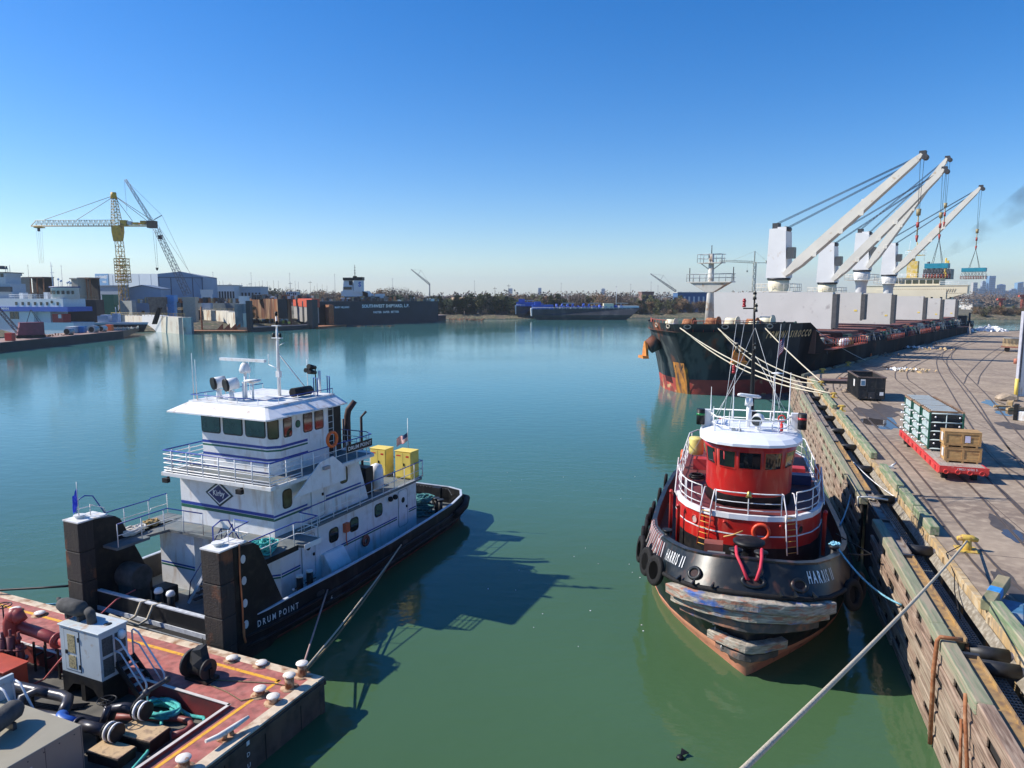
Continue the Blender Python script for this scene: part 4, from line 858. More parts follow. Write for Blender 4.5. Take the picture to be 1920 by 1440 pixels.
track('rail_track', [(1960, 975), (1860, 880), (1790, 800), (1735, 745), (1705, 722), (1690, 708), (1700, 690), (1760, 662), (1850, 634)], 'curving rail track behind the rack load', 1.4)
track('rail_track', [(1960, 905), (1890, 862), (1840, 800), (1790, 726), (1768, 690), (1770, 668), (1800, 645), (1850, 625)], 'middle rail track bending right of the rack load', 1.4)
track('rail_track', [(1960, 900), (1880, 800), (1840, 745), (1790, 690), (1775, 668), (1790, 650)], 'outer rail track crossing the middle one at the switch', 1.4)
track('rail_track', [(1820, 720), (1832, 696), (1870, 660), (1925, 630)], 'short rail curve at the back right of the quay', 1.4)
track('rail_track', [(1640, 690), (1700, 672), (1760, 655), (1850, 632), (1925, 622)], 'straight rail track along the ship berth', 1.4)
# expansion joints
mb = MB(); 
for y in range(24, 120, 9): mb.box(8.7, y, 3.302, 70, y + .05, 3.303)
for x in (12.5, 19, 26, 34, 43): mb.box(x, 10, 3.3025, x + .05, 160, 3.3035)
j = mb.build('expansion_joints', mat('joint_dark', (.12, .09, .07), .9), rz=FQ.rz); j['kind'] = 'structure'

# ---- timber fender wall ----
WOOD = [mat('fender_timber_red', (.27, .18, .13), .88, var=.35, scale=2.5, st=(6, .25, 8), col2=(.36, .27, .20), amt=.45, sc2=3, st2=(4, .25, 6), edge=.1, col3=(.13, .08, .055), amt3=.38, sc3=3, st3=(4, .3, 6), bump=.2, bsc=30),
        mat('fender_timber_grey', (.33, .26, .19), .88, var=.3, scale=2.5, st=(6, .25, 8), col2=(.18, .12, .085), amt=.42, sc2=3, st2=(4, .25, 6), edge=.1, bump=.2, bsc=30),
        mat('fender_timber_green', (.22, .235, .15), .88, var=.25, scale=2, st=(5, .4, 6), col2=(.33, .27, .19), amt=.45, sc2=2.5, st2=(4, .3, 6), bump=.2, bsc=30)]
fw = thing('fender_wall', 'long weathered timber fender wall between the red tug and the quay', 'fender wall', FQ.W(6.15, 60, 0), FQ.rz)
rnd = random.Random(11); S0, S1 = 8, 98
rows = [(3.1, 3.5, 0), (2.32, 2.72, 0), (1.54, 1.94, 0), (.76, 1.16, 0), (-.02, .38, 0)]
dk = DARKST
bays = []; s = S0
while s < S1: bays.append(s); s += 3.2
for ri, (z0, z1, _) in enumerate(rows):
    s = S0 + rnd.uniform(0, 2)
    segs = MB(); 
    while s < S1:
        l = rnd.uniform(4.5, 7.5); e_ = min(S1, s + l)
        if s < 36.2 < e_: e_ = 36.2
        if 36.2 <= s < 39.9: s = 39.9; continue
        mi = rnd.choice([0, 0, 0, 1, 1, 1] + [2] * (ri == 1) if ri != 0 else [2, 2, 1, 1]); dx = rnd.uniform(-.03, .03)
        if ri == 0 and s < 28: mi = 2 if 20 < s < 27 else 0
        segs.box(dx, s - 60 + .03, z0 + rnd.uniform(-.03, .03), .42 if ri == 0 else .13, e_ - 60, z1, mi); s = e_
    segs.build('wale_timber', WOOD, fw, bevel=.035)
    if ri < 4:
        bl = MB(); gz0, gz1 = rows[ri + 1][1], z0
        s = S0 + rnd.uniform(0, 1)
        while s < S1:
            l = rnd.uniform(.8, 2.0); g = rnd.uniform(.6, 1.15)
            if 35 < s < 40: s += 1; continue
            bl.box(.05 + rnd.uniform(-.02, .03), s - 60, gz0 + .003, .13, s + l - 60, gz1 - .003, rnd.choice([0, 0, 1])); s += l + g
        bl.build('spacer_block', WOOD, fw, bevel=.02)
PILE_SHADE = mat('dark_pile_and_shade', (.018, .015, .013), .9, var=.3)
for s in range(S0, S1, 3): MB().cyl((.7, s - 60, -2), (.7, s - 60, 3.2), .19, n=10).build('pile', PILE_SHADE, fw)
pb = MB()
pb.box(.16, -52, -1, .2, -24, 3.05).box(.16, -20, -1, .2, 38, 3.05).box(.35, -23.7, -1, .8, -20.3, 3.25)  # thin dark sheets added as shade inside the holes; thick box fills the gap
pb.build('hole_shade_and_gap_panel', PILE_SHADE, fw)
# steel pipe frame clipped over the fender timbers near the camera and a second one by the bow
def clip_frame(s, lab, w=1.0):
    t = thing('hooked_pipe', lab, 'pipe frame', FQ.W(6.15, s, 0), FQ.rz, 'pipe frames on the fender wall')
    MB().tube([(-.10, 0, .1), (-.16, 0, 2.5), (-.12, 0, 3.5), (-.05, 0, 3.62), (.55, 0, 3.62)], .065, 10).build('pipe', RUST, t)
clip_frame(23.6, 'rusty bent pipe hooked over the fender timbers next to the black roller pair')
MB_ = MB().tube([(-.06, 0, 3.1), (-.1, 0, 3.62), (.4, .02, 3.66), (1.3, .05, 3.58)], .05, 8)
o = MB_.build('bent_pipe', GALV, loc=FQ.W(6.1, 39.5, 0), rz=FQ.rz); tag(o, 'thin galvanised bent pipe over the gap in the fender wall behind the tug', 'pipe frame')
o = MB().tube([(0, -.5, 1.2), (.02, .3, 2.9), (.1, .7, 3.3)], .05, 8).tube([(-.06, 0, 1.3), (-.02, .45, 2.7)], .04, 8).build('hanging_pole', RUST, loc=FQ.W(6.0, 20.2, 0), rz=FQ.rz); tag(o, 'dark rusty pole hanging on the fender wall face near the camera', 'pole')

# ---- steel channels, grating, rollers ----
CHAN = mat('rusty_channel', (.30, .20, .10), .7, var=.25, scale=2, st=(1, .4, 1), col2=(.42, .25, .08), amt=.5, sc2=1.6, edge=.12, col3=(.15, .10, .07), amt3=.35, sc3=3)
CHAN2 = mat('grey_channel', (.24, .21, .185), .7, var=.25, scale=2, st=(1, .4, 1), col2=(.14, .10, .08), amt=.4, sc2=1.6)
lens = [(13, 18.2), (18.4, 23.1), (24.1, 31.6), (31.8, 36.4), (36.6, 41.6), (41.8, 49.2), (49.4, 55.6), (55.8, 62), (62.2, 68.2), (68.4, 75), (75.2, 82), (82.2, 89), (89.2, 96)]
names = ['channel_steel']
for i, (a, b_) in enumerate(lens):
    labs = ['rusty walkway channel at the bottom right corner of the picture', 'rusty walkway channel with brown scale below the roller pair', 'orange stained walkway channel under the thick rope', 'grey walkway channel beside the tug bow', 'grey walkway channel with a rope end lying on it', 'yellow brown walkway channel just beyond the gap in the fender wall', 'grey walkway channel beyond the yellow brown one', 'walkway channel abreast of the tug wheelhouse', 'walkway channel with a timber offcut on it', 'walkway channel abreast of the yellow bollard', 'walkway channel abreast of the dumpster', 'walkway channel below the mooring line eyes', 'farthest walkway channel at the quay corner']
    t = thing('walkway_channel', labs[i], 'channel', FQ.W(6.78, (a + b_) / 2, 3.3), FQ.rz, 'steel channels along the fender wall'); h = (b_ - a) / 2
    MB().box(-.19, -h, .0, .19, h, .05).box(.15, -h, .05, .19, h, .16).box(-.19, -h, .05, -.17, h, .08).box(-.14, -h + .05, -.25, .14, -h + .15, 0).box(-.14, h - .15, -.25, .14, h - .05, 0).build('plate', [CHAN if i in (0, 1, 2, 5, 6) else CHAN2], t)
    MB().box(-.2, h - .12, .0, .22, h + .04, .17).build('end_plate', DARKST, t)
GR = mat('grating_steel', (.17, .19, .20), .5, metal=.5, var=.2)
gr = thing('walkway_grating', 'grey steel grating walkway between the fender wall and the timber kerb', 'grating', FQ.W(7.35, 55, 2.72), FQ.rz)
mb = MB(); s = 12 - 55
while s < 97 - 55:
    st = .16 if s < -25 else (.25 if s < 0 else .5); mb.box(-.36, s, 0, .42, s + (.05 if s < -25 else .07), .04); s += st
mb.build('cross_bars', GR, gr)
mb = MB()
for k in range(9): mb.box(-.36 + k * .095, -43, .01, -.345 + k * .095, 42, .05)
mb.box(-.4, -43, -.1, -.37, 42, .1); mb.build('long_bars', GR, gr)
NET = mat('pale_netting', (.30, .27, .22), .9, var=.3, scale=9, col2=(.20, .17, .13), amt=.5, sc2=5)
nt_ = MB(); nt_.ext([(.66, -43, 0), (.86, -43, .3), (.88, -43, .28), (.68, -43, -.03)], (0, 85, 0)); nt_.build('sloped_apron', NET, gr)
RUBR = mat('black_roller', (.02, .02, .022), .5, var=.3, scale=5)
rl_s = [19.0, 23.3, 24.25, 33.7, 41.9, 49.0, 55.9, 62.4, 68.8, 75.2, 81.8, 88.8]
rl_l = ['black rubber roller at the bottom right edge', 'nearer roller of the pair beside the hooked pipe', 'farther roller of the pair beside the hooked pipe', 'black roller under the thick rope beside the tug bow', 'black roller at the gap in the fender wall', 'black roller beyond the gap, under the pale hanging rope', 'black roller abreast of the tug wheelhouse', 'black roller abreast of the tug stern', 'black roller below the green kerb beams in the middle distance', 'black roller near the yellow bollard', 'black roller near the dumpster', 'farthest black roller near the quay corner']
for s, lab in zip(rl_s, rl_l):
    t = thing('roller_fender', lab, 'roller fender', FQ.W(7.0, s, 3.0), FQ.rz, 'black rollers across the walkway')
    MB().cyl((.06, 0, 0), (1.14, 0, -.02), .22, n=16).build('roller', RUBR, t)
    MB().box(-.06, -.12, -.3, .04, .12, .3).build('bracket', RUST, t); MB().sph((1.2, 0, -.02), .17, 10, sz=.9).build('hub', mat('hub_white', (.5, .5, .5), .6), t)

# ---- kerb: pale boards with green beams on top ----
BOARD = mat('yellow_board', (.47, .32, .15), .85, var=.2, scale=1.2, st=(1, 1, .6), col2=(.33, .25, .16), amt=.4, sc2=2, st2=(1, 2, .5), col3=(.55, .45, .30), amt3=.3, sc3=1.6, bump=.3, bsc=6)
kb = thing('kerb_boarding', 'tan vertical boarding below the green kerb beams along the quay edge', 'boarding', FQ.W(8.3, 55, 2.9), FQ.rz)
mb = MB(); s = -43
while s < 42: l = rnd.uniform(1.8, 3.4); mb.box(-.05 + rnd.uniform(-.02, .02), s, -.1, .18, s + l - .03, .42 + rnd.uniform(0, .05)); s += l
mb.build('board', BOARD, kb, bevel=.01)
s = -43
while s < 42: MB().box(-.1, s, -1.2, -.02, s + .2, .35).build('post', BOARD, kb); s += 2.9
GRN = mat('green_painted_timber', (.17, .235, .125), .8, var=.2, scale=3, st=(3, .3, 3), col2=(.36, .32, .22), amt=.42, sc2=2.5, st2=(3, .35, 3), edge=.1, bump=.4, bsc=7)
beams = [(16.5, 22.2, 'green kerb beam at the bottom right edge of the picture'), (22.35, 26.8, 'green kerb beam next to the leaning timber'), (34.9, 38.2, 'cut end green kerb beam short of the wooden bollard gap'), (38.4, 41.9, 'stepped green kerb beam beyond the cut end one'), (42.3, 47.4, 'long green kerb beam abreast of the tug wheelhouse'), (50.6, 56.6, 'green kerb beam with a dark cut end beyond the bare boards'), (56.8, 60.5, 'green kerb beam ahead of the red trailer corner'), (60.7, 64.6, 'third green kerb beam towards the yellow bollard'), (64.8, 69.0, 'green kerb beam just before the yellow bollard'), (72.2, 80.5, 'far green kerb beam beside the dumpster'), (82.0, 95.0, 'farthest grey green kerb beam at the quay corner')]
for a, b_, lab in beams:
    o = MB().box(-.2, -(b_ - a) / 2, 0, .2, (b_ - a) / 2, .42).build('kerb_beam', GRN, loc=FQ.W(8.48, (a + b_) / 2, 3.345), rz=FQ.rz + rnd.uniform(-.004, .004), bevel=.03); tag(o, lab, 'kerb beam', 'green timber beams on the kerb')
o = MB().box(-.2, -1.1, 0, .2, 1.1, .4).box(-.205, -.35, .1, .205, .1, .405, 1).build('loose_timber', [mat('old_green_timber', (.19, .19, .11), .85, var=.3, scale=3, col2=(.28, .24, .15), amt=.4, bump=.5, bsc=8), mat('bright_blue_patch', (.03, .22, .55), .6, var=.2, scale=8)], loc=FQ.W(8.75, 27.7, 3.5), rz=FQ.rz - .62, bevel=.03); o.rotation_euler = (R(7), 0, FQ.rz - .5)
tag(o, 'short loose green timber with a bright blue painted patch leaning across the kerb', 'timber')
o = MB().box(-.55, -1.0, 0, .55, 1.0, .03).box(-.3, -.7, .03, -.2, .8, .05).box(.1, -.7, .03, .2, .8, .05).build('steel_plate', mat('worn_blue_plate', (.06, .17, .30), .5, var=.3, scale=4, col2=(.3, .3, .3), amt=.3), loc=FQ.W(9.15, 27.0, 3.33), rz=FQ.rz - .3); tag(o, 'worn blue steel plate lying beside the loose timber', 'plate')
# bollards
YR = mat('worn_yellow_bollard', (.62, .42, .08), .6, var=.25, scale=6, col2=(.25, .12, .05), amt=.3, sc2=6)
def bollard(x, y, fr, lab, s=1.):
    t = thing('mooring_bollard', lab, 'bollard', fr.W(x, y, 3.3), fr.rz, 'mooring bollards along the quay')
    MB().box(-.35 * s, -.35 * s, 0, .35 * s, .35 * s, .05).cyl((0, 0, .05), (0, 0, .42 * s), .17 * s, .13 * s, 14).build('base', YR, t, bevel=.01)
    MB().tube([(-.34 * s, 0, .40 * s), (-.15 * s, 0, .46 * s), (.15 * s, 0, .46 * s), (.34 * s, 0, .40 * s)], [.07 * s, .12 * s, .12 * s, .07 * s], 10).build('horns', YR, t)
    return t
bollard(9.35, 33.4, FQ, 'worn yellow bollard holding the thick foreground rope', 1.15)
bollard(9.0, 71.4, FQ, 'small yellow bollard near the dumpster')
bollard(15.3, 9.5, FS, 'yellow bollard at the ship berth, nearer the quay corner', 1.2); bollard(15.3, 22, FS, 'yellow bollard at the ship berth, farther from the quay corner', 1.2)
bollard(9.1, 91.0, FQ, 'bollard at the quay corner holding the two upper mooring lines'); bollard(9.3, 80.5, FQ, 'bollard short of the corner holding the lower mooring line pair')
for a, b_, lab in ((3, 15, 'low dark kerb timber at the ship berth, next to the corner'), (17, 27, 'low dark kerb timber at the ship berth, in the middle'), (29, 42, 'low dark kerb timber at the ship berth, farthest')):
    o = MB().box(-.2, -(b_ - a) / 2, 0, .2, (b_ - a) / 2, .35).build('kerb_beam', mat('dark_kerb', (.13, .14, .11), .8, var=.3), loc=FS.W(14.75, (a + b_) / 2, 3.303), rz=FS.rz, bevel=.03); tag(o, lab, 'kerb beam', 'dark kerb timbers at the ship berth')
# life ring stand-ins: galvanised box on kerb
o = MB().box(-.15, -.12, 0, .15, .12, .12).cyl((0, .1, .1), (.3, .2, .3), .06).build('pipe_fitting', GALV, loc=FQ.W(9.1, 48.3, 3.303), rz=FQ.rz); tag(o, 'small galvanised fitting on the quay behind the bare boards', 'fitting')
# ---- dumpster ----
DB = mat('dumpster_black', (.02, .022, .024), .5, var=.3, scale=2, col2=(.12, .08, .06), amt=.15, sc2=4)
d = thing('dumpster', 'black open topped steel dumpster on the quay', 'dumpster', FQ.W(12.55, 82.2, 3.3), FQ.rz + .03); W_, L_, H_ = 1.25, 3.1, 2.35
mb = MB(); mb.box(-W_, -L_, .2, W_, L_, .3); 
for a in ((-W_, -L_, .3, -W_ + .06, L_, H_), (W_ - .06, -L_, .3, W_, L_, H_), (-W_, -L_, .3, W_, -L_ + .06, H_), (-W_, L_ - .06, .3, W_, L_, H_)): mb.box(*a)
mb.build('body', DB, d)
mb = MB(); mb.box(-W_ - .08, -L_ - .08, H_, W_ + .08, -L_ + .1, H_ + .1).box(-W_ - .08, L_ - .1, H_, W_ + .08, L_ + .08, H_ + .1).box(-W_ - .08, -L_ + .1, H_, -W_ + .1, L_ - .1, H_ + .1).box(W_ - .1, -L_ + .1, H_, W_ + .08, L_ - .1, H_ + .1); mb.build('rim', mat('dumpster_rim', (.12, .085, .07), .7, var=.3), d)
mb = MB()
for k in range(9): y = -L_ + .3 + k * .7; mb.box(-W_ - .07, y, .3, -W_, y + .12, H_); mb.box(W_, y, .3, W_ + .07, y + .12, H_)
for x in (-1.2, -.45, .35, 1.1): mb.box(x, -L_ - .06, .3, x + .1, -L_, H_)
mb.box(-W_, -L_ - .05, 1.2, W_, -L_, 1.3); mb.build('ribs', DB, d)
mb = MB(); mb.box(-.3, -L_ - .12, .2, .3, -L_ - .02, .9); mb.cyl((-.15, -L_ - .3, .35), (.15, -L_ - .3, .35), .08); mb.build('pull_hook', DARKST, d)
for x in (-.9, .9):
    for y in (-L_ + .4, L_ - .4): MB().cyl((x - .12, y, .13), (x + .12, y, .13), .13, n=12).build('wheel', DARKST, d)
MB().box(-1.05, -L_ - .075, 1.55, -.6, -L_ - .062, 2.2, 0).box(.75, -L_ - .075, .6, 1.1, -L_ - .062, .95, 0).box(-W_ - .085, -1.6, 1.3, -W_ - .072, -.9, 2.0, 0).box(-1.0, -L_ - .08, 1.6, -.65, -L_ - .076, 2.05, 1).build('sticker', [WHITE, mat('sticker_blue', (.1, .2, .3), .5)], d)
MB().box(-W_ + .07, -L_ + .07, .3, W_ - .07, L_ - .07, 1.1).build('debris_fill', mat('debris_brown', (.09, .06, .045), .95, var=.5, scale=4, bump=1, bsc=5), d)
for k, (x, y, l, w, m, lab) in enumerate(((11.0, 94.5, 4.5, 2.2, DB, 'dark flat steel hatch panel behind the dumpster'), (13.8, 97.3, 4.0, 1.0, RUST, 'rusty steel plate behind the dumpster'))):
    o = MB().box(-l / 2, -w / 2, .0, l / 2, w / 2, .35).box(-l / 2, -w / 2, .35, l / 2, w / 2, .38, 1).build('flat_hatch', [m, mat('panel_top%d' % k, (.14, .09, .08), .7, var=.3)], loc=FQ.W(x, y, 3.303), rz=FQ.rz + .1); tag(o, lab, 'panel')
# ---- red roll trailer with racks and crates ----
TR = mat('red_trailer', (.60, .045, .04), .5, var=.15, scale=2, col2=(.6, .3, .25), amt=.15, sc2=4)
tr = thing('roll_trailer', 'long red roll trailer carrying steel racks and wooden crates', 'trailer', FQ.W(12.45, 51.9, 3.3), FQ.rz - .015); tw, tl = 1.25, 5.9
mb = MB(); mb.box(-tw, -tl, .62, tw, tl, .84); mb.box(-tw - .02, -tl, .42, -tw + .1, tl, .845); mb.box(tw - .1, -tl, .42, tw + .02, tl, .845); mb.ext([(-tw, -tl - .25, .55), (tw, -tl - .25, .55), (tw, -tl, .45), (-tw, -tl, .45)], (0, 0, .38))
for k in range(9): mb.box(-tw - .06, -tl + .5 + k * 1.3, .5, -tw - .02, -tl + .8 + k * 1.3, .78, 1)
for k in range(4): mb.torus((-.9 + .6 * k, -tl - .27, .6), .12, .03, 12, 5, u=(1, 0, 0), w=(0, 0, 1))
mb.build('chassis', [TR, mat('trailer_red_dark', (.35, .03, .03), .6)], tr, bevel=.01)
MB().box(-tw + .12, -tl + .02, .845, tw - .12, tl - .02, .865).build('plank_deck', mat('deck_planks', (.36, .30, .25), .85, var=.25, scale=3, st=(4, .5, 1), col2=(.30, .12, .10), amt=.3), tr)
V, F = fit(text('CMCU 142301 0', 1, .01), 1.0, .13); MB().mapf((-.35, -tl - .262, .72), (1, 0, 0), (0, 0, 1), .005, 0, V, F).build('number_plate', WHITE, tr)
for y in (3.8, 4.9):
    for x in (-1.0, -.7, .7, 1.0): w = MB().cyl((x - .1, y, .24), (x + .1, y, .24), .24, n=16).build('wheel', RUBBER, tr)
MB().box(-.9, -tl + .6, 0, -.6, -tl + .9, .62).box(.6, -tl + .6, 0, .9, -tl + .9, .62).box(-1, 3.4, .25, 1, 5.3, .4).build('support_leg', BLACK, tr)
PG = mat('pale_green_grey_steel', (.42, .50, .50), .5, var=.08, scale=3); DG = mat('dark_green_steel', (.02, .11, .07), .5); DW = mat('dunnage_wood', (.28, .17, .10), .85, var=.3, scale=3)
def dunnage(x, y, l, w, z, h, lab):
    o = MB().box(-w / 2, -l / 2, 0, w / 2, l / 2, h).build('dunnage', DW, loc=FQ.W(x, y, z), rz=FQ.rz - .015, bevel=.01); tag(o, lab, 'timber')
dunnage(11.75, 54.2, 7.0, .3, 4.166, .12, 'long dunnage plank under the left side of the racks'); dunnage(12.9, 54.2, 7.0, .3, 4.166, .12, 'long dunnage plank under the right side of the racks')
proto = None
RK = ('steel rack on the red trailer, nearest to the wooden crates', 'steel rack on the red trailer, middle of the three', 'steel rack on the red trailer, farthest from the crates')
for i, y in enumerate((51.3, 53.9, 56.5)):
    if proto is None:
        proto = thing('steel_rack', RK[0], 'rack', FQ.W(12.4, y, 4.29), FQ.rz - .015, 'steel racks on the red trailer'); w, l, h = .92, 1.1, 2.35
        mb = MB()
        for k in range(4):
            for sx in (-1, 1): mb.plate((sx * w, -.75, .32 + .56 * k), (0, 1, 0), (0, 0, 1), [(p[0] * 3 + .8, p[1]) for p in ((-.32, -.18), (-.28, -.25), (.28, -.25), (.32, -.18), (.32, .18), (.28, .25), (-.28, .25), (-.32, .18))], .03)
        for k in range(5): mb.cyl((-w, -l, .05 + .56 * k), (w, -l, .05 + .56 * k), .045, n=8); mb.cyl((-w, l, .05 + .56 * k), (w, l, .05 + .56 * k), .045, n=8)
        mb.cyl((0, -l, 0), (0, -l, h), .03, n=6)
        mb.build('side_plate', PG, proto)
        mb = MB()
        for sx in (-1, 1):
            for sy in (-1, 1): mb.box(sx * w - .05, sy * l - .05, 0, sx * w + .05, sy * l + .05, h)
            for k in range(4): mb.box(sx * w - .02, -l, .56 * k + .1, sx * w + .02, l, .56 * k + .16)
        mb.build('frame', DG, proto)
        mb = MB()
        for k in range(4):
            mb.box(-w + .08, -l + .12, .12 + .56 * k, w - .08, l - .1, .5 + .56 * k)
        mb.build('stacked_load', mat('rack_load_dark', (.025, .028, .03), .6, var=.5, scale=14), proto)
        mb = MB()
        for k in range(5): mb.box(-w - .02, -l + .1 + k * .5, h, w + .02, -l + .2 + k * .5, h + .1, 0); mb.box(-w + .12, -l + .24 + k * .5, h - .02, w - .3, -l + .5 + k * .5, h + .11, 1)
        mb.box(-w - .06, -l, h, -w + .06, l, h + .09, 0).box(w - .06, -l, h, w + .06, l, h + .09, 0); mb.build('top_bars', [DW, PG], proto)
        mb = MB()
        for k in range(4):
            for sy in (-.35, .85): mb.cyl((-w - .22, sy, .1 + .56 * k), (-w, sy, .1 + .56 * k), .05, n=8); mb.sph((-w - .24, sy, .1 + .56 * k), .08, 8)
            mb.sph((-w + .3, -l - .06, .4 + .56 * k), .06, 8); mb.sph((w - .2, -l - .06, .4 + .56 * k), .06, 8)
        mb.build('strap_end', WHITE, proto)
    else: dup(proto, FQ.W(12.4, y, 4.29), label=RK[i])
CR = mat('crate_timber', (.50, .31, .12), .8, var=.2, scale=3, st=(.6, 1, 4), col2=(.33, .18, .07), amt=.4, sc2=3, st2=(.5, 1, 3), bump=.3, bsc=9)
for i, (z, dx, lab) in enumerate(((4.17, .06, 'wooden crate on the red trailer, lower of the stack'), (5.10, -.02, 'wooden crate with a paper label, on top of the other crate'))):
    t = thing('wooden_crate', lab, 'crate', FQ.W(12.55 + dx, 47.6, z), FQ.rz - .03, 'wooden crates on the red trailer'); w, l, h = .95, .55, .9
    MB().box(-w + .03, -l + .03, .1, w - .03, l - .03, h - .03).build('panels', CR, t)
    mb = MB()
    for x in (-w, -.06, w - .12): mb.box(x, -l - .002, .1, x + .12, -l + .04, h)
    for z0 in (.1, h - .13): mb.box(-w + .12, -l, z0, -.06, -l + .03, z0 + .13); mb.box(.06, -l, z0, w - .12, -l + .03, z0 + .13)
    for y in (-l + .05, l - .14): mb.box(-w - .002, y, .1, -w + .03, y + .1, h); mb.box(w - .03, y, .1, w + .002, y + .1, h)
    for x in (-.8, -.05, .7): mb.box(x, -l, 0, x + .1, l, .1)
    mb.box(-w - .01, -l - .01, h, w + .01, l + .01, h + .025); mb.build('battens', mat('crate_batten%d' % i, (.42, .25, .10), .8, var=.2, scale=5), t)
    if i: MB().box(.12, -l - .008, .3, .4, -l - .004, .7).build('paper_label', mat('paper_lilac', (.6, .58, .7), .7), t)
    MB().box(-w - .008, -.25, .3, -w - .004, .2, .8).build('side_sheet', WHITE, t)
# ---- right edge: shed wall, guard post, debris, truck ----
wl = thing('shed_wall', 'white cargo shed wall cut by the right edge with a dark corner post', 'wall', FQ.W(27.9, 88, 3.3), 0)
MB().box(.3, -.3, 0, 9, .1, 9).build('wall', WHITE2, wl); MB().box(0, -.3, 0, .3, .1, 9.0).build('corner_post', mat('lilac_grey_post', (.42, .42, .47), .6), wl)
MB().box(.1, -.34, 1.5, .2, -.3, 9.0).build('dark_strip', DARKST, wl); MB().cyl((-.25, -.5, 0), (-.25, -.5, 1.9), .18).build('yellow_guard', YELLOW, wl)
o = MB().ext([(0, 0, 0), (1.8, 0, 0), (1.8, 0, .6), (.9, 0, .75), (.1, 0, .35)], (0, 1.6, 0)).build('debris_bag', mat('dusty_bag', (.36, .28, .2), .95, var=.3, bump=1, bsc=4), loc=(*at(1872, 752), 3.303), rz=-.3, bevel=.2); tag(o, 'dusty tan debris bag against the white shed wall', 'bag')
for k, (u, v, l, w, h, rz_, lab) in enumerate(((1893, 762, 1.6, .5, .5, .9, 'tan wooden block leaning at the foot of the yellow guard post'), (1905, 770, 1.9, .3, .25, .1, 'broken board in front of the yellow guard post'), (1880, 765, 1.5, .25, .15, -.4, 'loose board beside the blue puddle'))):
    o = MB().box(-l / 2, -w / 2, 0, l / 2, w / 2, h).box(-l / 2 + .1, -w / 2 - .05, h, l / 2 - .2, -w / 2 + .1, h + .08).build('timber_block', BOARD, loc=(*at(u, v), 3.31 + .02 * k), rz=rz_, bevel=.02); tag(o, lab, 'timber')
o = MB().box(0, -.2, 0, 5, .2, .8).box(-.3, -.3, 0, 0, .3, 1.4, 1).build('concrete_barrier', [WHITE2, BLACK], loc=(*at(1908, 788), 3.303), rz=FQ.rz - .5, bevel=.03); tag(o, 'white barrier with a black and yellow end post at the right edge', 'barrier')
tk = thing('flatbed_trailer', 'parked flatbed with a tan timber load at the back right edge', 'trailer', (*at(1912, 660), 3.3), FQ.rz - .3)
MB().box(-3, -1.2, .8, 9, 1.2, 1.05).build('bed', mat('bed_red', (.3, .12, .08), .6), tk); MB().box(-2.8, -1.1, 1.06, 8.5, 1.1, 2.5).box(-2.8, -1.12, 1.7, 8.5, 1.12, 1.75, 1).build('timber_load', [mat('tan_load', (.55, .40, .22), .8, var=.2, scale=2), DW], tk)
MB().box(-2.7, -1.15, 2.51, 8.4, 1.15, 2.6).build('load_top', mat('load_top', (.5, .46, .38), .8), tk)
for x in (-2, 1, 6): MB().cyl((x, -1.1, .45), (x, -.7, .45), .45, n=14).cyl((x, .7, .45), (x, 1.1, .45), .45, n=14).build('wheel', RUBBER, tk)
WB_ = mat('white_plastic', (.75, .75, .76), .6, var=.05)
def heap(c, n, r, h, m, nm, lab, cat, seed, sz=.5, kind=None):
    rnd = random.Random(seed); mb = MB()
    for i in range(n):
        a = rnd.uniform(0, 6.28); q = r * rnd.random() ** .6; x, y = q * math.cos(a), q * .6 * math.sin(a); z = h * (1 - q / r) * rnd.random(); s = sz * rnd.uniform(.5, 1.2)
        u = Vector((rnd.gauss(0, 1), rnd.gauss(0, 1), rnd.gauss(0, .4))).normalized() * s; w = u.orthogonal().normalized() * s * .7
        p = Vector((x, y, z + .1)); mb.add([p - u, p + w, p + u, p - w, p + Vector((0, 0, s * .5))], [(0, 1, 4), (1, 2, 4), (2, 3, 4), (3, 0, 4), (0, 3, 2, 1)], 0)
    o = mb.build(nm, m, loc=(c[0], c[1], 3.31)); return tag(o, lab, cat, kind=kind)
heap(at(1852, 621), 90, 5.5, 1.8, WB_, 'plastic_heap', 'heap of white plastic sheeting at the far end of the quay', 'heap', 1, .9)
for k, (u, v, n, r, m, lab) in enumerate(((1712, 653, 50, 4.5, WB_, 'scattered white and grey wrapping beside the ship, middle of the berth'), (1660, 667, 30, 3.5, WOOD[0], 'strewn broken dunnage on the quay beside the ship near the bow'), (1683, 655, 60, 4.0, CANVAS, 'dark heap of tarpaulin and debris along the ship side'), (1740, 645, 35, 4, CANVAS, 'dark debris strip along the ship side towards the stern'), (1690, 694, 25, 2.2, GALV, 'grey plastic scraps in front of the dark debris'), (1752, 656, 25, 4, BOARD, 'yellowish wood scraps farther along the berth'), (1588, 733, 30, 3, WOOD[1], 'splintered wood scattered to the left of the dumpster'), (1720, 697, 22, 3.2, BOARD, 'thin yellow wood scraps on the open quay'), (1660, 640, 25, 4, DARKST, 'dark scrap pile beside the ship gangway'))):
    heap(at(u, v), n, r, .5 if m is not CANVAS else .8, m, 'debris', lab, 'debris', 20 + k, .35)
o = MB().lathe([(.3, 0), (.22, .1), (.05, .8), (.02, .8)], (0, 0, 0), 12).build('traffic_cone', ORANGE, loc=(*at(1633, 671), 3.303)); tag(o, 'orange traffic cone on the berth near the gangway', 'cone')
o = MB().lathe([(.02, 0), (.35, 0), (.35, .7), (.25, .8), (.02, .8)], (0, 0, 0), 14).build('barrel', mat('salmon_barrel', (.45, .16, .10), .6), loc=(*at(1905, 682), 3.303)); tag(o, 'salmon coloured barrel standing alone at the right of the quay', 'barrel')
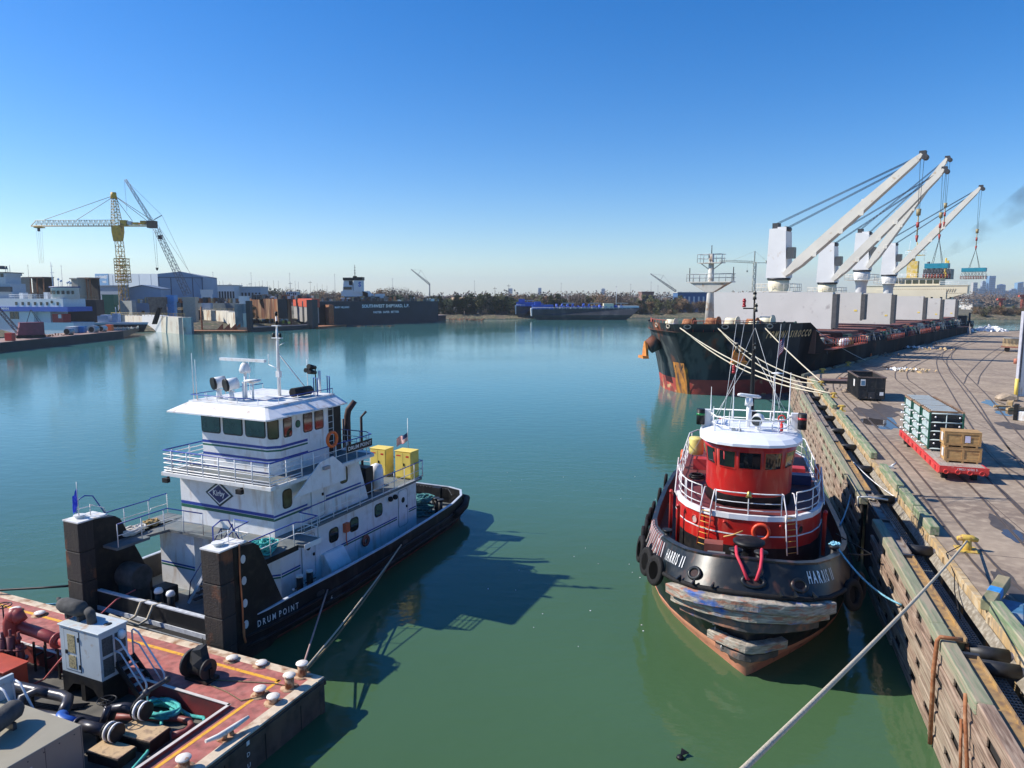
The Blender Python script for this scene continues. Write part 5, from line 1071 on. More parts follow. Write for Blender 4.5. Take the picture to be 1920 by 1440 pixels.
# ropes on the quay
P0 = Vector(FQ.W(9.35, 33.4, 3.72)); P1 = Vector((1.6, 6.4, 8.7)); 
rope('mooring_rope', sag(P0, P1, .2, 24), .040, ROPE, 'thick pale mooring rope running from the worn yellow bollard to the bottom edge', n=10)
rope('hanging_rope', sag(FQ.W(7.1, 49.6, 3.3), FQ.W(8.2, 42.2, 3.1), .15), .03, WHITE, 'thin pale rope hanging along the grating beyond the gap')
rope('thin_line', [FQ.W(9.1, 33.1, 3.6), FQ.W(8.35, 32.4, 3.4), FQ.W(8.2, 30.5, 3.2), FQ.W(7.9, 29.2, 3.0), FQ.W(7.6, 27.2, 2.8)], .02, BLACK, 'thin black line draped over the kerb below the worn yellow bollard')
o = pile(None, .35, .3, .12, .03, 5, None, 9).build('rope_coil', ROPE, loc=FQ.W(6.8, 40.0, 3.4), rz=FQ.rz); tag(o, 'small pale rope coil on the channel beside the gap', 'rope')
# ================= red harbour tug =================
FT = Frame((8.64, 24.69), 17.5)
TB = mat('tug_black', (.010, .013, .017), .36, spec=.4, var=.3, scale=1.5, col2=(.035, .033, .03), amt=.3, sc2=2, bump=.15, bsc=2.5, col3=(.10, .045, .03), amt3=.18, sc3=2.5, st3=(1, 1, .3))
TG = thing('tug', 'red and black harbour tug with a white topped wheelhouse moored beside the timber fender wall', 'tugboat', FT.W(0, 0, 0), FT.rz)
topc = [(0, .45, 4.3), (.9, .5, 4.28), (1.7, .85, 4.18), (2.4, 1.5, 4.05), (2.95, 2.5, 3.88), (3.4, 3.8, 3.62), (3.9, 5.8, 3.2), (4.25, 7.6, 2.88), (4.5, 9.6, 2.62), (4.62, 12.5, 2.4), (4.62, 17, 2.28), (4.4, 21, 2.28), (3.9, 23.6, 2.32), (2.8, 25.6, 2.38), (1.4, 26.5, 2.4), (0, 26.7, 2.4)]
knk = [(0, -.3, 3.3), (1.0, -.22, 3.28), (1.95, .15, 3.18), (2.75, .95, 3.02), (3.3, 2.1, 2.8), (3.75, 3.5, 2.5), (4.2, 5.6, 2.1), (4.5, 7.5, 1.85), (4.7, 9.6, 1.65), (4.8, 12.5, 1.45), (4.8, 17, 1.35), (4.6, 21, 1.35), (4.1, 23.8, 1.4), (2.95, 25.8, 1.45), (1.5, 26.8, 1.5), (0, 27, 1.5)]
wlc = [(0, .02, 0), (.42, .55, 0), (.95, 1.3, 0), (1.6, 2.2, 0), (2.3, 3.25, 0), (2.95, 4.35, 0), (3.6, 5.7, 0), (4.1, 7.3, 0), (4.4, 9.4, 0), (4.5, 12.5, 0), (4.5, 17, 0), (4.2, 21, 0), (3.5, 23.6, 0), (2.5, 25.2, 0), (1.2, 26.0, 0), (0, 26.2, 0)]
def full(c, dz=None, sc=1.): 
    P = [(x * sc, y, z if dz is None else dz(y, z)) for x, y, z in c]
    return P + [(-x, y, z) for x, y, z in P[-2:0:-1]]
def mixc(a, b, t, bul=0.):
    return [(p[0] + (q[0] - p[0]) * t + bul * (0 if i in (0, len(a) - 1) else 1) * .0, p[1] + (q[1] - p[1]) * t, p[2] + (q[2] - p[2]) * t) for i, (p, q) in enumerate(zip(a, b))]
def curvemix(t):   # 0 = waterline .. 1 = knuckle, hollow flare
    k = t ** 1.5; P = []
    for p, q in zip(wlc, knk):
        bowf = max(0, 1 - p[1] / 9); kk = k * bowf + (t ** .6) * (1 - bowf)
        P.append((p[0] + (q[0] - p[0]) * kk, p[1] + (q[1] - p[1]) * kk, q[2] * t))
    return P
bt = .17
mb = MB(); rings = [full([(x * .96, y + .05, -.9) for x, y, z in wlc]), full(wlc), full(curvemix(.10)), full([(x * 1.004, y - .015, z + .01) for x, y, z in curvemix(bt)]), full(curvemix(bt + .01)), full(curvemix(.35)), full(curvemix(.55)), full(curvemix(.75)), full(curvemix(.9)), full(knk)]
mb.loft(rings, ms=[1, 1, 2, 2, 0, 0, 0, 0, 0, 0], cap=False, smooth=True)
BT1 = mat('salmon_boot_top', (.46, .19, .11), .7, var=.15, scale=2, col2=(.25, .10, .07), amt=.3, sc2=2); BT2 = mat('salmon_boot_stripe', (.55, .24, .14), .65, var=.12)
mb.build('hull', [TB, BT1, BT2], TG)
mb = MB(); kn2 = [(x * 1.0, y, z) for x, y, z in knk]
def inset(c, d): return [(x * (1 - d / 4.6) if x else 0, y + (d if y < 6 else (-d if y > 23 else 0)), z) for x, y, z in c]
mb.loft([full(kn2), full(mixc(knk, topc, .5)), full(topc)], cap=False, ms=[0, 0, 0], smooth=True)
mb.loft([full([(x * 1.008, y - .03 if y < 10 else y, z) for x, y, z in topc]), full([(x * 1.008, y - .03 if y < 10 else y, z + .07) for x, y, z in topc]), full([(x, y, z + .07) for x, y, z in inset(topc, .2)]), full(inset(topc, .2))], cap=False, ms=[0, 0, 0])
dk_ = [(x, y, z) for x, y, z in inset([(p[0], p[1], p[2] - (1.25 if p[1] < 6 else 1.0)) for p in topc], .22)]
mb.loft([full(inset(topc, .2)), full(dk_)], cap=False, ms=[1])
mb.build('bulwark', [TB, mat('bulwark_inner_maroon', (.16, .025, .025), .6, var=.2)], TG)
mb = MB(); n = len(dk_)
P = list(dk_) + [(-x, y, z) for x, y, z in dk_]
mb.add(P, [(i, i + 1, n + i + 1, n + i) for i in range(n - 1)]); mb.build('main_deck', mat('deck_maroon_black', (.05, .03, .03), .7, var=.3), TG)
# rub rail
mb = MB(); q = full(knk); mb.tube([(x * 1.01, y, z) for x, y, z in q], .09, 8, 0, closed=True)
for cc, t_ in ((curvemix(.82), 0),): pass
mb.build('rub_rail', RUBBER, TG)
# bow timbers: bent planks in three layers, and a lower pair
BOWW = mat('battered_bow_timber', (.33, .29, .235), .85, var=.5, scale=2.6, st=(1, 1, 6), col2=(.05, .12, .38), amt=.30, sc2=.8, st2=(1, 1, 1.5), edge=.05, col3=(.38, .17, .11), amt3=.34, sc3=2.4, st3=(1, 1, 3), bump=.7, bsc=10)
BOWD = mat('dark_bow_timber', (.10, .09, .085), .8, var=.4, scale=1.5, col2=(.05, .08, .28), amt=.2, sc2=1.1, edge=.06, col3=(.3, .14, .09), amt3=.35, sc3=1.6, bump=.5, bsc=7)
def plankc(t, off, smax, n=22):
    C = curvemix(t); Pp = [Vector(p) for p in C]; full_ = [Vector((-p.x, p.y, p.z)) for p in Pp[:0:-1]] + Pp; L_ = [0]
    for i in range(1, len(full_)): L_.append(L_[-1] + (full_[i] - full_[i - 1]).length)
    mid = L_[len(Pp) - 1]; out = []
    for k in range(n + 1):
        s = mid + smax * (2 * k / n - 1)
        for i in range(len(full_) - 1):
            if L_[i] <= s <= L_[i + 1]:
                f = (s - L_[i]) / (L_[i + 1] - L_[i]); p = full_[i].lerp(full_[i + 1], f); d = (full_[i + 1] - full_[i]); nn = Vector((d.y, -d.x, 0)).normalized(); out.append((p, nn)); break
    # smooth the sharp stem
    for _ in range(3): out = [out[0]] + [((out[i - 1][0] + out[i][0] * 2 + out[i + 1][0]) / 4, (out[i - 1][1] + out[i][1] * 2 + out[i + 1][1]).normalized()) for i in range(1, len(out) - 1)] + [out[-1]]
    return [(p + nn * off, nn) for p, nn in out]
PR = random.Random(77)
def plank(t, off, smax, h, th, m, lab, z=None):
    C = plankc(t, off, smax); rings = []
    for p, nn in C:
        zz = p.z if z is None else z + (p.z - C[len(C) // 2][0].z) * .9; q = Vector((p.x, p.y, 0)); o = nn * th
        j_ = [PR.uniform(-.022, .022) for _ in range(4)]; rings.append([q + Vector((0, 0, zz - h + j_[0])), q + o * (1 + j_[1] * 2) + Vector((0, 0, zz - h + .03 + j_[0])), q + o * (1 + j_[3] * 2) + Vector((0, 0, zz - .03 + j_[2])), q + Vector((0, 0, zz + j_[2]))])
    ob = MB().loft(rings).build('bow_timber', m, TG, bevel=.03); ob['label'] = lab
plank(.97, -.02, 3.15, .46, .42, BOWW, 'topmost grey bow timber with red and yellow scuffs')
plank(.83, .06, 3.05, .42, .34, BOWW, 'second bow timber with a blue patch')
plank(.69, .1, 2.85, .42, .22, BOWD, 'third darker bow timber')
plank(.43, .02, 1.55, .40, .34, BOWW, 'short lower bow timber')
plank(.30, .06, 1.25, .34, .26, BOWD, 'lowest short bow timber')
def bulw(s, v, side=1, off=.02):   # point on bulwark face: s arc from stem, v 0 knuckle .. 1 top
    A, B_ = knk, topc; acc = 0
    for i in range(len(A) - 1):
        a = (Vector(A[i]) + Vector(B_[i])) / 2; b = (Vector(A[i + 1]) + Vector(B_[i + 1])) / 2; d = (b - a).length
        if s <= acc + d or i == len(A) - 2:
            f = (s - acc) / d; p0 = Vector(A[i]).lerp(Vector(A[i + 1]), f); p1 = Vector(B_[i]).lerp(Vector(B_[i + 1]), f); p = p0.lerp(p1, v)
            t = (b - a).normalized(); nn = t.cross(p1 - p0).normalized()
            if nn.y > 0 and i < 5: nn = -nn
            if nn.x < 0 and i >= 5: nn = -nn
            p = p + nn * off; return Vector((p.x * side, p.y, p.z)), Vector((nn.x * side, nn.y, nn.z)), Vector((t.x * side, t.y, t.z))
        acc += d
LW = mat('tug_lettering', (.72, .72, .72), .5)
for side, s0, s1 in ((-1, 2.75, 4.45), (1, 2.2, 3.95)):
    V, F = fit(text('H A R R I S   I I', 1, .022), 1, .38); P = []
    # letters read left to right as seen from outside
    for a, b in V:
        s = (s1 - a * (s1 - s0)) if side == -1 else (s0 + a * (s1 - s0)); P.append(bulw(s, .42 + b, side, .035)[0])
    MB().add(P, F).build('name_lettering', LW, TG)
for s, side, rx in ((2.05, -1, .3), (0.12, 1, .42), (1.75, 1, .3)):
    c, nn, t = bulw(s, .38, side, .0); up = nn.cross(t).normalized()
    o = MB().torus(c + nn * .02, .21, .07, 20, 8, u=t, w=up, e=rx / .21 * .9).build('panama_chock', TB, TG)
    MB().plate(c + nn * .005, t, up, ellipse(rx * .85, .19, 16), .012).build('opening', mat('chock_dark', (.03, .012, .012), .8), o)
mb = MB()
for s, side in ((1.2, -1), (1.9, -1), (2.6, -1), (1.0, 1), (1.5, 1), (2.2, 1)):
    c, nn, t = bulw(s, .0, side, .0); MB().add([c + t * .03, c - t * .03, c - t * .03 + nn * .28, c + t * .03 + nn * .28, c + t * .03 + Vector((0, 0, .28)), c - t * .03 + Vector((0, 0, .28))], [(0, 1, 2, 3), (3, 2, 5, 4), (0, 3, 4), (1, 5, 2)]).build('fender_bracket', TB, TG)
# deckhouse
hc = [(0, 5.75), (.8, 5.8), (1.5, 6.0), (2.15, 6.45), (2.7, 7.1), (3.1, 8.0), (3.35, 9.2), (3.42, 11), (3.42, 18.5), (3.0, 19.8), (0, 20.1)]
def hfull(c): return [(x, y) for x, y in c] + [(-x, y) for x, y in c[-2:0:-1]]
def hring(c, z, o=0): return [(x * (1 + o / 3.4), y - o * (1 if y < 9 else 0), z) for x, y in hfull(c)]
REDH = mat('tug_red', (.50, .015, .012), .34, var=.12, scale=.8, col2=(.36, .02, .015), amt=.3, sc2=1.1, edge=.15, col3=(.55, .12, .08), amt3=.16, sc3=3, st3=(1, 1, .25), bump=.12, bsc=2.2)
mb = MB(); mb.loft([hring(hc, 1.3), hring(hc, 2.95), hring(hc, 4.33)], ms=[1, 0], cap=False, smooth=True); mb.loft([hring(hc, 4.18, .05), hring(hc, 4.4, .05)], m=2, cap=True)
mb.loft([hring(hc, 3.46, .02), hring(hc, 3.52, .02)], m=2, cap=False)
mb.build('deckhouse', [REDH, BLACK, WHITE], TG)
MB().add(hring(hc, 4.405, -.12), [tuple(range(len(hfull(hc))))]).build('upper_deck', mat('upper_deck_maroon', (.14, .03, .028), .6, var=.2), TG)
mb = MB(); mb.box(-.35, -.3, 0, .35, .3, .01)
def wall(x, c=hc):  # y on the rounded front for given x
    ax = abs(x)
    for i in range(len(c) - 1):
        if c[i][0] <= ax <= c[i + 1][0]:
            f = (ax - c[i][0]) / (c[i + 1][0] - c[i][0]); y = c[i][1] + (c[i + 1][1] - c[i][1]) * f
            dx, dy = c[i + 1][0] - c[i][0], c[i + 1][1] - c[i][1]; l = math.hypot(dx, dy); nn = Vector((dy / l, -dx / l, 0)); tt = Vector((dx / l, dy / l, 0))
            if x < 0: nn.x *= -1; tt.y *= -1
            return y, nn, tt
for x, z, gm in ((-2.3, 3.75, mat('porthole_pale', (.5, .38, .34), .3)), (2.2, 3.75, BLACK)):
    y, nn, tt = wall(x); c = Vector((x, y, z)); f = MB().torus(c + nn * .02, .19, .035, 18, 6, u=tt, w=(0, 0, 1)).build('porthole', REDH, TG)
    MB().plate(c + nn * .005, tt, (0, 0, 1), ellipse(.17, .17, 16), .015).build('pane', gm, f)
y, nn, tt = wall(.55); MB().torus((.55, y - .1, 3.72), .33, .08, 22, 8, u=tt, w=(0, 0, 1)).build('life_ring', mat('life_ring_red', (.75, .08, .03), .4), TG)
MB().tube([(-1.0, 5.68, 3.35), (-.6, 5.62, 3.5), (-.2, 5.6, 3.72)], .035, 6).build('boat_hook', mat('hook_tan', (.6, .35, .12), .6), TG)
LDW = [mat('ladder_yellow', (.7, .4, .08), .5), mat('ladder_white', (.75, .72, .72), .5), mat('ladder_red', (.6, .08, .05), .5)]
for x, mi in ((-1.75, 2), (1.72, 1)):
    y, nn, tt = wall(x); mb = MB(); b0 = Vector((x, y, 0)) + nn * .3; b1 = Vector((x, y, 0)) + nn * .08
    for s in (-.27, .27):
        mb.tube([b0 + tt * s + Vector((0, 0, 2.75)), b1 + tt * s + Vector((0, 0, 4.5))], .03, 6, mi)
        mb.tube([b1 + tt * s + nn * .03 + Vector((0, 0, 3.9)), b1 + tt * s + nn * .08 + Vector((0, 0, 4.5)), b1 + tt * s - nn * .2 + Vector((0, 0, 5.35)), b1 + tt * s - nn * .3 + Vector((0, 0, 5.35))], .03, 6, 1)
    for k in range(7):
        f = k / 7 + .05; p = b0.lerp(b1, f); mb.cyl(p + tt * -.27 + Vector((0, 0, 2.75 + 1.75 * f)), p + tt * .27 + Vector((0, 0, 2.75 + 1.75 * f)), .018, n=5, m=0)
    mb.build('ladder', LDW, TG)
RWH = [WHITE, WHITE]
def arc(c, x0, x1, z, o=-.1, n=8):
    out = []
    for k in range(n + 1):
        x = x0 + (x1 - x0) * k / n; y, nn, tt = wall(x, c); out.append((x + nn.x * o, y + nn.y * o, z))
    return out
trail = lambda pts, h=.95, step=1.4, bars=(.55, .2): rail(MB(), pts, h, step, bars, .026).build('railing', RWH, TG)
trail(arc(hc, -1.42, 1.4, 4.4)); trail(arc(hc, -3.38, -2.08, 4.4, n=6)[::-1][:6][::-1], 1.0, .7)
L1 = arc(hc, -3.3, -2.08, 4.4, n=6); trail([(-3.3, 12.5, 4.4), (-3.32, 10, 4.4)] + L1, 1.0, 1.2); R1 = arc(hc, 2.05, 3.3, 4.4, n=6); trail(R1 + [(3.3, 10, 4.4), (3.3, 12.5, 4.4)], 1.0, 1.2)
trail([(-3.3, 12.5, 4.4), (-3.3, 18.2, 4.4), (-2.9, 19.4, 4.4), (2.9, 19.4, 4.4), (3.3, 18.2, 4.4), (3.3, 12.5, 4.4)], 1.15, 1.5)
for sx in (-1, 1): MB().ext([(sx * 3.42, 8.7, 4.35), (sx * 3.42, 11.0, 4.35), (sx * 3.42, 10.9, 5.6), (sx * 3.42, 10.6, 5.7)], (sx * -.04, 0, 0)).build('side_screen', WHITE, TG)
MB().lathe([(.15, 0), (.1, .1), (.08, .24), (.02, .28)], (.0, 5.8, 5.2), 14).build('bell', mat('brass', (.5, .38, .12), .3, metal=.8), TG)
# wheelhouse: rounded front, flaring outward
wc = [(0, 6.75), (.55, 6.78), (1.05, 6.98), (1.5, 7.42), (1.82, 8.1), (1.95, 9.0), (1.95, 10.8), (1.5, 11.4), (0, 11.5)]
def wr(z, o): return [(x * (1 + o / 1.95), y - o * (1 if y < 9 else -.3), z) for x, y in hfull(wc)]
mb = MB(); mb.loft([wr(4.4, 0), wr(4.95, 0), wr(6.1, .0), wr(7.42, .26)], ms=[1, 0, 0], cap=True, smooth=True); wh2 = mb.build('wheelhouse', [REDH, BLACK], TG)
def wpt(s, z, off=.0):  # along the front arc, s signed arc length at z
    acc = 0; ss = abs(s); o = max(0, (z - 6.1) / 1.32 * .26)
    C = [(x * (1 + o / 1.95), y - o * (1 if y < 9 else -.3)) for x, y in wc]
    for i in range(len(C) - 1):
        d = math.hypot(C[i + 1][0] - C[i][0], C[i + 1][1] - C[i][1])
        if ss <= acc + d:
            f = (ss - acc) / d; x = C[i][0] + (C[i + 1][0] - C[i][0]) * f; y = C[i][1] + (C[i + 1][1] - C[i][1]) * f; t = ((C[i + 1][0] - C[i][0]) / d, (C[i + 1][1] - C[i][1]) / d)
            nx, ny = t[1], -t[0]; x += nx * off; y += ny * off
            return Vector((x if s >= 0 else -x, y, z))
        acc += d
    return Vector((C[-1][0], C[-1][1], z))
def wwin(s0, s1, z0, z1, par):
    n = 5; fr = MB(); gl = MB()
    def patch(mb, a, b, c, d, off, th, m=0):
        g0 = [wpt(a + (b - a) * k / n, c, off) for k in range(n + 1)]; g1 = [wpt(a + (b - a) * k / n, d, off) for k in range(n + 1)]
        mb.add(g0 + g1, [(k, k + 1, n + 1 + k + 1, n + 1 + k) for k in range(n)], m)
    w = .05; sg = 1
    for (a, b, c, d) in ((s0, s1, z0, z0 + w), (s0, s1, z1 - w, z1), (s0, s0 + w, z0 + w, z1 - w), (s1 - w, s1, z0 + w, z1 - w)): patch(fr, a, b, c, d, .03, .03)
    patch(gl, s0 + w, s1 - w, z0 + w, z1 - w, .012, .01)
    f = fr.build('wheelhouse_window', REDH, par); gl.build('pane', mat('wheelhouse_glass', (.010, .013, .016), .03, spec=1.0), f)
for s0, s1 in ((-.5, .5), (-1.48, -.6), (.6, 1.48), (-2.5, -1.65), (1.65, 2.5), (-3.6, -2.75), (2.75, 3.6)): wwin(s0, s1, 6.2, 7.06, wh2)
rf = []
rc = [(0, 6.15), (.8, 6.2), (1.5, 6.5), (2.05, 7.1), (2.35, 8.0), (2.42, 9.2), (2.4, 11.0), (1.9, 11.9), (0, 12.1)]
def rr_(z, s, dy=0): return [(x * s, 9.1 + (y - 9.1) * s + dy, z) for x, y in hfull(rc)]
MB().loft([rr_(7.0, .93), rr_(7.02, .96), rr_(7.14, .96), rr_(7.3, .87), rr_(7.42, .7), rr_(7.46, .4)], smooth=False).build('wheelhouse_roof', mat('roof_white', (.74, .77, .82), .4, var=.04), TG)
arcr = [(-1.75, 10.6, 7.38), (-1.8, 9.3, 7.38), (-1.55, 8.3, 7.38), (-1.0, 7.75, 7.38), (0, 7.6, 7.38), (1.0, 7.75, 7.38), (1.55, 8.3, 7.38), (1.8, 9.3, 7.38), (1.75, 10.6, 7.38), (-1.75, 10.6, 7.38)]
rail(MB(), arcr, .62, .9, (.4,), .028).build('roof_rail', RWH, TG)
for x in (-2.05, 2.05): MB().box(x - .22, 9.3, 7.2, x + .22, 9.6, 8.15).build('side_light_board', WHITE, TG); 
for x, c_ in ((-2.3, (.01, .2, .05)), (2.3, (.5, .02, .02))): MB().cyl((x, 9.15, 7.45), (x, 9.15, 8.2), .2, n=14).cyl((x, 9.15, 7.9), (x, 9.15, 8.0), .205, n=14, m=1).build('side_light', [BLACK, mat('lens_%s' % ('g' if x < 0 else 'r'), c_, .3)], TG)
q = MB().cyl((.3, 8.2, 7.35), (.3, 8.2, 7.85), .08).cyl((.35, 8.35, 8.0), (.25, 7.95, 7.93), .26, .27, 18).build('searchlight', WHITE, TG); MB().cyl((.25, 7.95, 7.93), (.247, 7.93, 7.927), .23, n=18).build('lens', GLASS, q)
MB().cyl((-.1, 9.0, 7.4), (-.1, 9.0, 8.6), .1).cyl((-.1, 9.0, 8.5), (-.1, 9.0, 8.85), .2, .16, 14).tube([(-.62, 8.75, 9.02), (-.5, 8.8, 9.02), (.3, 9.2, 8.9), (.42, 9.25, 8.88)], [.05, .085, .085, .05], 10).build('radar', WHITE, TG)
mb = MB().cyl((1.35, 8.4, 7.4), (1.35, 8.4, 8.0), .035).torus((1.35, 8.3, 8.05), .15, .035, 12, 6).cyl((1.35, 8.15, 7.5), (1.35, 8.3, 7.8), .07); mb.build('fire_monitor', RED, TG)
for x, y, h in ((-1.85, 9.6, 1.9), (-1.7, 9.2, 1.0), (-1.2, 8.9, 1.0), (-.8, 10.4, 2.0), (1.75, 9.8, 2.7), (1.1, 10.2, 2.1), (-1.6, 7.9, .55), (.95, 8.2, .8), (-.95, 8.3, .9)): MB().tube([(x, y, 7.35), (x, y, 7.35 + h * .35), (x, y, 7.35 + h)], [.045, .035, .012], 6).build('whip_aerial', WHITE, TG)
for x in (-.75, -.5): MB().cyl((x, 7.95, 7.55), (x, 7.75, 7.52), .07, .1).cyl((x, 7.95, 7.35), (x, 7.95, 7.6), .03).build('horn', STEEL, TG)
for _o in TG.children:
    if _o.name.split('.')[0] in ('wheelhouse_roof', 'roof_rail', 'side_light_board', 'side_light', 'searchlight', 'radar', 'fire_monitor', 'whip_aerial', 'horn'): _o.location.z = .3
# mast
M_ = MB(); mx, my = .15, 14.0
M_.cyl((mx, 11.9, 4.4), (mx, 11.9, 8.1), .35, .22, 12)
M_.tube([(mx, my - .6, 4.4), (mx, my, 7.6), (mx - .02, my, 11), (mx - .1, my, 14.1)], [.2, .13, .09, .04], 8)
M_.box(mx - 1.1, my - .03, 9.68, mx, my + .03, 9.76); M_.box(mx - .9, my - .03, 10.9, mx + .2, my + .03, 10.97); M_.cyl((mx - 1.0, my, 12.52), (mx + 1.9, my, 12.55), .03)
M_.box(mx - .65, my - .03, 13.25, mx, my + .03, 13.32)
M_.build('mast', BLACK, TG)
for x, z, c_ in ((mx - 1.0, 9.78, 'r'), (mx - .9, 10.98, 'w'), (mx, 11.0, 'w'), (mx - .6, 13.35, 'r'), (mx, 13.1, 'w'), (mx - .08, 13.75, 'w'), (mx, 9.6, 'w')):
    m_ = {'r': mat('mast_lamp_red', (.35, .02, .03), .4), 'w': mat('mast_lamp_brass', (.4, .36, .28), .4)}[c_]
    MB().cyl((x, my, z), (x, my, z + .12), .1, n=10, m=1).cyl((x, my, z + .12), (x, my, z + .28), .08, n=10).cyl((x, my, z + .28), (x, my, z + .38), .1, n=10, m=1).cyl((x, my, z + .38), (x, my, z + .46), .07, n=10).build('mast_light', [m_, m_ if c_ == 'r' else BLACK], TG)
mb = MB()
for a, b in (((mx, my, 12.3), (-1.7, 9.7, 7.5)), ((mx, my, 12.3), (1.7, 9.7, 7.5)), ((mx, my, 10.9), (-2.9, 12.6, 5.4)), ((mx, my, 10.9), (2.2, 12, 7.3)), ((mx - .95, my, 12.5), (-1.35, 11.9, 6.6)), ((mx - .55, my, 12.5), (-1.1, 11.9, 6.9)), ((mx + 1.3, my, 12.5), (1.0, 12, 6.9)), ((mx + 1.75, my, 12.5), (1.3, 11.9, 7.2))):
    mb.cyl(a, b, .014, n=4)
mb.build('stay_wires', GALV, TG)
MB().lathe([(.02, -.05), (.33, 0), (.02, .07)], (1.35, 13.5, 10.45 - .55), 16).cyl((1.2, 13.5, 7.5), (1.2, 13.5, 9.9), .025).build('satellite_dish', WHITE, TG)
us_flag(TG, (mx + 1.5, my, 12.0), .5, .75, (-.5, -.3, -.4), .9)
# things on the aft upper deck
d_ = MB().lathe([(.02, 0), (.4, 0), (.42, .3), (.4, .6), (.42, .85), (.4, .95), (.02, .96)], (-2.75, 15.4, 4.9), 16).build('drum', mat('pale_yellow_drum', (.72, .60, .18), .5), TG)
for x, y in ((-2.2, 13.9), (2.3, 13.2)): MB().box(x - .6, y - .35, 4.41, x + .6, y + .35, 5.0).build('deck_locker', mat('locker_red', (.5, .04, .04), .5), TG)
MB().box(1.4, 11.8, 4.41, 3.1, 12.4, 4.9).build('dark_locker', NAVY, TG)
MB().torus((-2.5, 11.6, 4.5), .38, .06, 18, 6, u=(1, 0, 0), w=(0, 1, 0)).torus((-2.5, 11.6, 4.6), .33, .05, 18, 6, u=(1, 0, 0), w=(0, 1, 0)).build('hose_coil', BLACK, TG)
for x, y in ((-3.42, 13.8), (3.42, 12.4)): MB().torus((x, y, 5.0), .36, .08, 18, 8, u=(0, 1, 0), w=(0, 0, 1)).build('life_ring', mat('life_ring_orange_tug', (.75, .12, .03), .4), TG)
MB().box(-1.6, 14.6, 4.41, 1.9, 18, 6.6).build('funnel_casing', REDH, TG)
for x, y, h in ((-3.1, 7.35, 4.0), (-3.55, 8.6, 4.3), (3.35, 7.9, 4.1)): MB().tube([(x, y, 2.2), (x, y, h), (x, y - .12, h + .18), (x, y - .25, h + .1)], .09, 10).build('vent_pipe', REDH, TG)
for x in (-1.0, 1.35): 
    y, nn, tt = wall(x); MB().sph((x, y - .08, 4.0), .07, 8).cyl((x, y, 4.0), (x, y - .1, 4.0), .04).build('deck_lamp', RED, TG)
mb = MB(); mb.tube(arc(hc, 2.4, 3.4, 3.5, .05, 6), .02, 5); mb.build('hand_line', WHITE, TG)
# bitts and capstan on the bow
bz = 3.0
MB().lathe([(.45, 0), (.34, .1), (.3, .9), (.36, 1.0), (.62, 1.1), (.62, 1.18), (.5, 1.24), (.02, 1.26)], (.0, 3.0, bz), 24).build('capstan', BLACK, TG)
for x in (-.5, .42): MB().cyl((x, 1.75, bz - .2), (x, 1.75, bz + 1.2), .19, n=16).lathe([(.19, 1.1), (.26, 1.16), (.26, 1.22), (.02, 1.26)], (x, 1.75, bz), 18).build('bitt', BLACK, TG)
MB().box(-1.6, 2.6, bz - .1, -.9, 3.3, bz + .5).cyl((-1.5, 2.9, bz + .4), (-.6, 2.6, bz + .45), .16).build('windlass_motor', mat('windlass_grey', (.16, .17, .18), .5), TG)
MB().box(-1.75, 3.4, bz + .3, -1.0, 4.0, bz + .75).build('vent_hood', mat('brown_hood', (.25, .07, .05), .6), TG)
for side in (-1, 1):
    for dx in (0, .5):
        y = 4.6 + dx; x = side * (3.35 + dx * .15); MB().cyl((x, y, 2.3), (x, y, 3.75 - dx * .3), .12, n=12).cyl((x, y, 3.7 - dx * .3), (x, y, 3.8 - dx * .3), .2, n=12).build('side_bitt', BLACK, TG)
cc, nn, tt = bulw(.12, .38, 1, 0)
for a, lab in ((-.5, 0), (.42, 1)):
    MB().tube([(a, 1.72, bz + .95), (a, 1.2, 4.5), (a * .95, .5, 4.42), (a * .7 + .06, .18, 4.15), (a * .35 + .08, cc.y - .05, cc.z + .1), (a * .2 + .1, cc.y + .1, cc.z)], .06, 8).build('bow_line', mat('red_line', (.55, .03, .06), .7, var=.2), TG)
# tyres hung over the side
proto = None
def tyre(x, y, z, ang, r, lab, tilt=0):
    global proto
    if proto is None:
        proto = MB().lathe([(.60, -.17), (.78, -.2), (.95, -.17), (1, -.08), (1, .08), (.95, .17), (.78, .2), (.60, .17), (.56, .1), (.56, -.1), (.60, -.17)], (0, 0, 0), 26, ax='x').build('tyre_fender', RUBBER); o = proto
    else: o = proto.copy(); COL.objects.link(o)
    w = FT.W(x, y, z); o.location = w; o.rotation_euler = (0, R(tilt), FT.rz + ang); o.scale = (r * .9, r, r); tag(o, lab, 'tyre', 'tyres hung round the red tug')
tyre(-3.62, 2.35, 2.75, R(33), .62, 'big tyre on the left bow of the tug, closest to the bow timbers', 12)
tyre(-4.15, 3.9, 2.5, R(26), .62, 'big tyre on the left bow of the tug, second from the bow timbers', 10)
tyre(-4.6, 5.5, 2.45, R(16), .62, 'big tyre on the left bow of the tug, third from the bow timbers', 8)
for k, (y, z) in enumerate(((7.6, 2.35), (8.9, 2.25), (10.2, 2.15), (11.6, 2.1), (13.2, 2.0), (16.5, 1.9), (20.5, 1.8))):
    tyre(-4.88 if y > 9 else -4.78, y, z, R(6 if y < 9 else 0), .5, ['smaller side tyre just aft of the three big ones', 'side tyre, second of the close row along the left side', 'side tyre, third of the close row along the left side', 'side tyre, fourth of the close row along the left side', 'side tyre, last of the close row along the left side', 'lone tyre further aft on the left side of the tug', 'sternmost tyre on the left side of the tug'][k], 4)
tyre(3.95, 3.3, 2.3, R(-36), .62, 'worn tyre on the right bow of the tug', -14); tyre(4.4, 4.7, 2.15, R(-25), .6, 'shaded tyre behind the worn one on the right bow', -10)
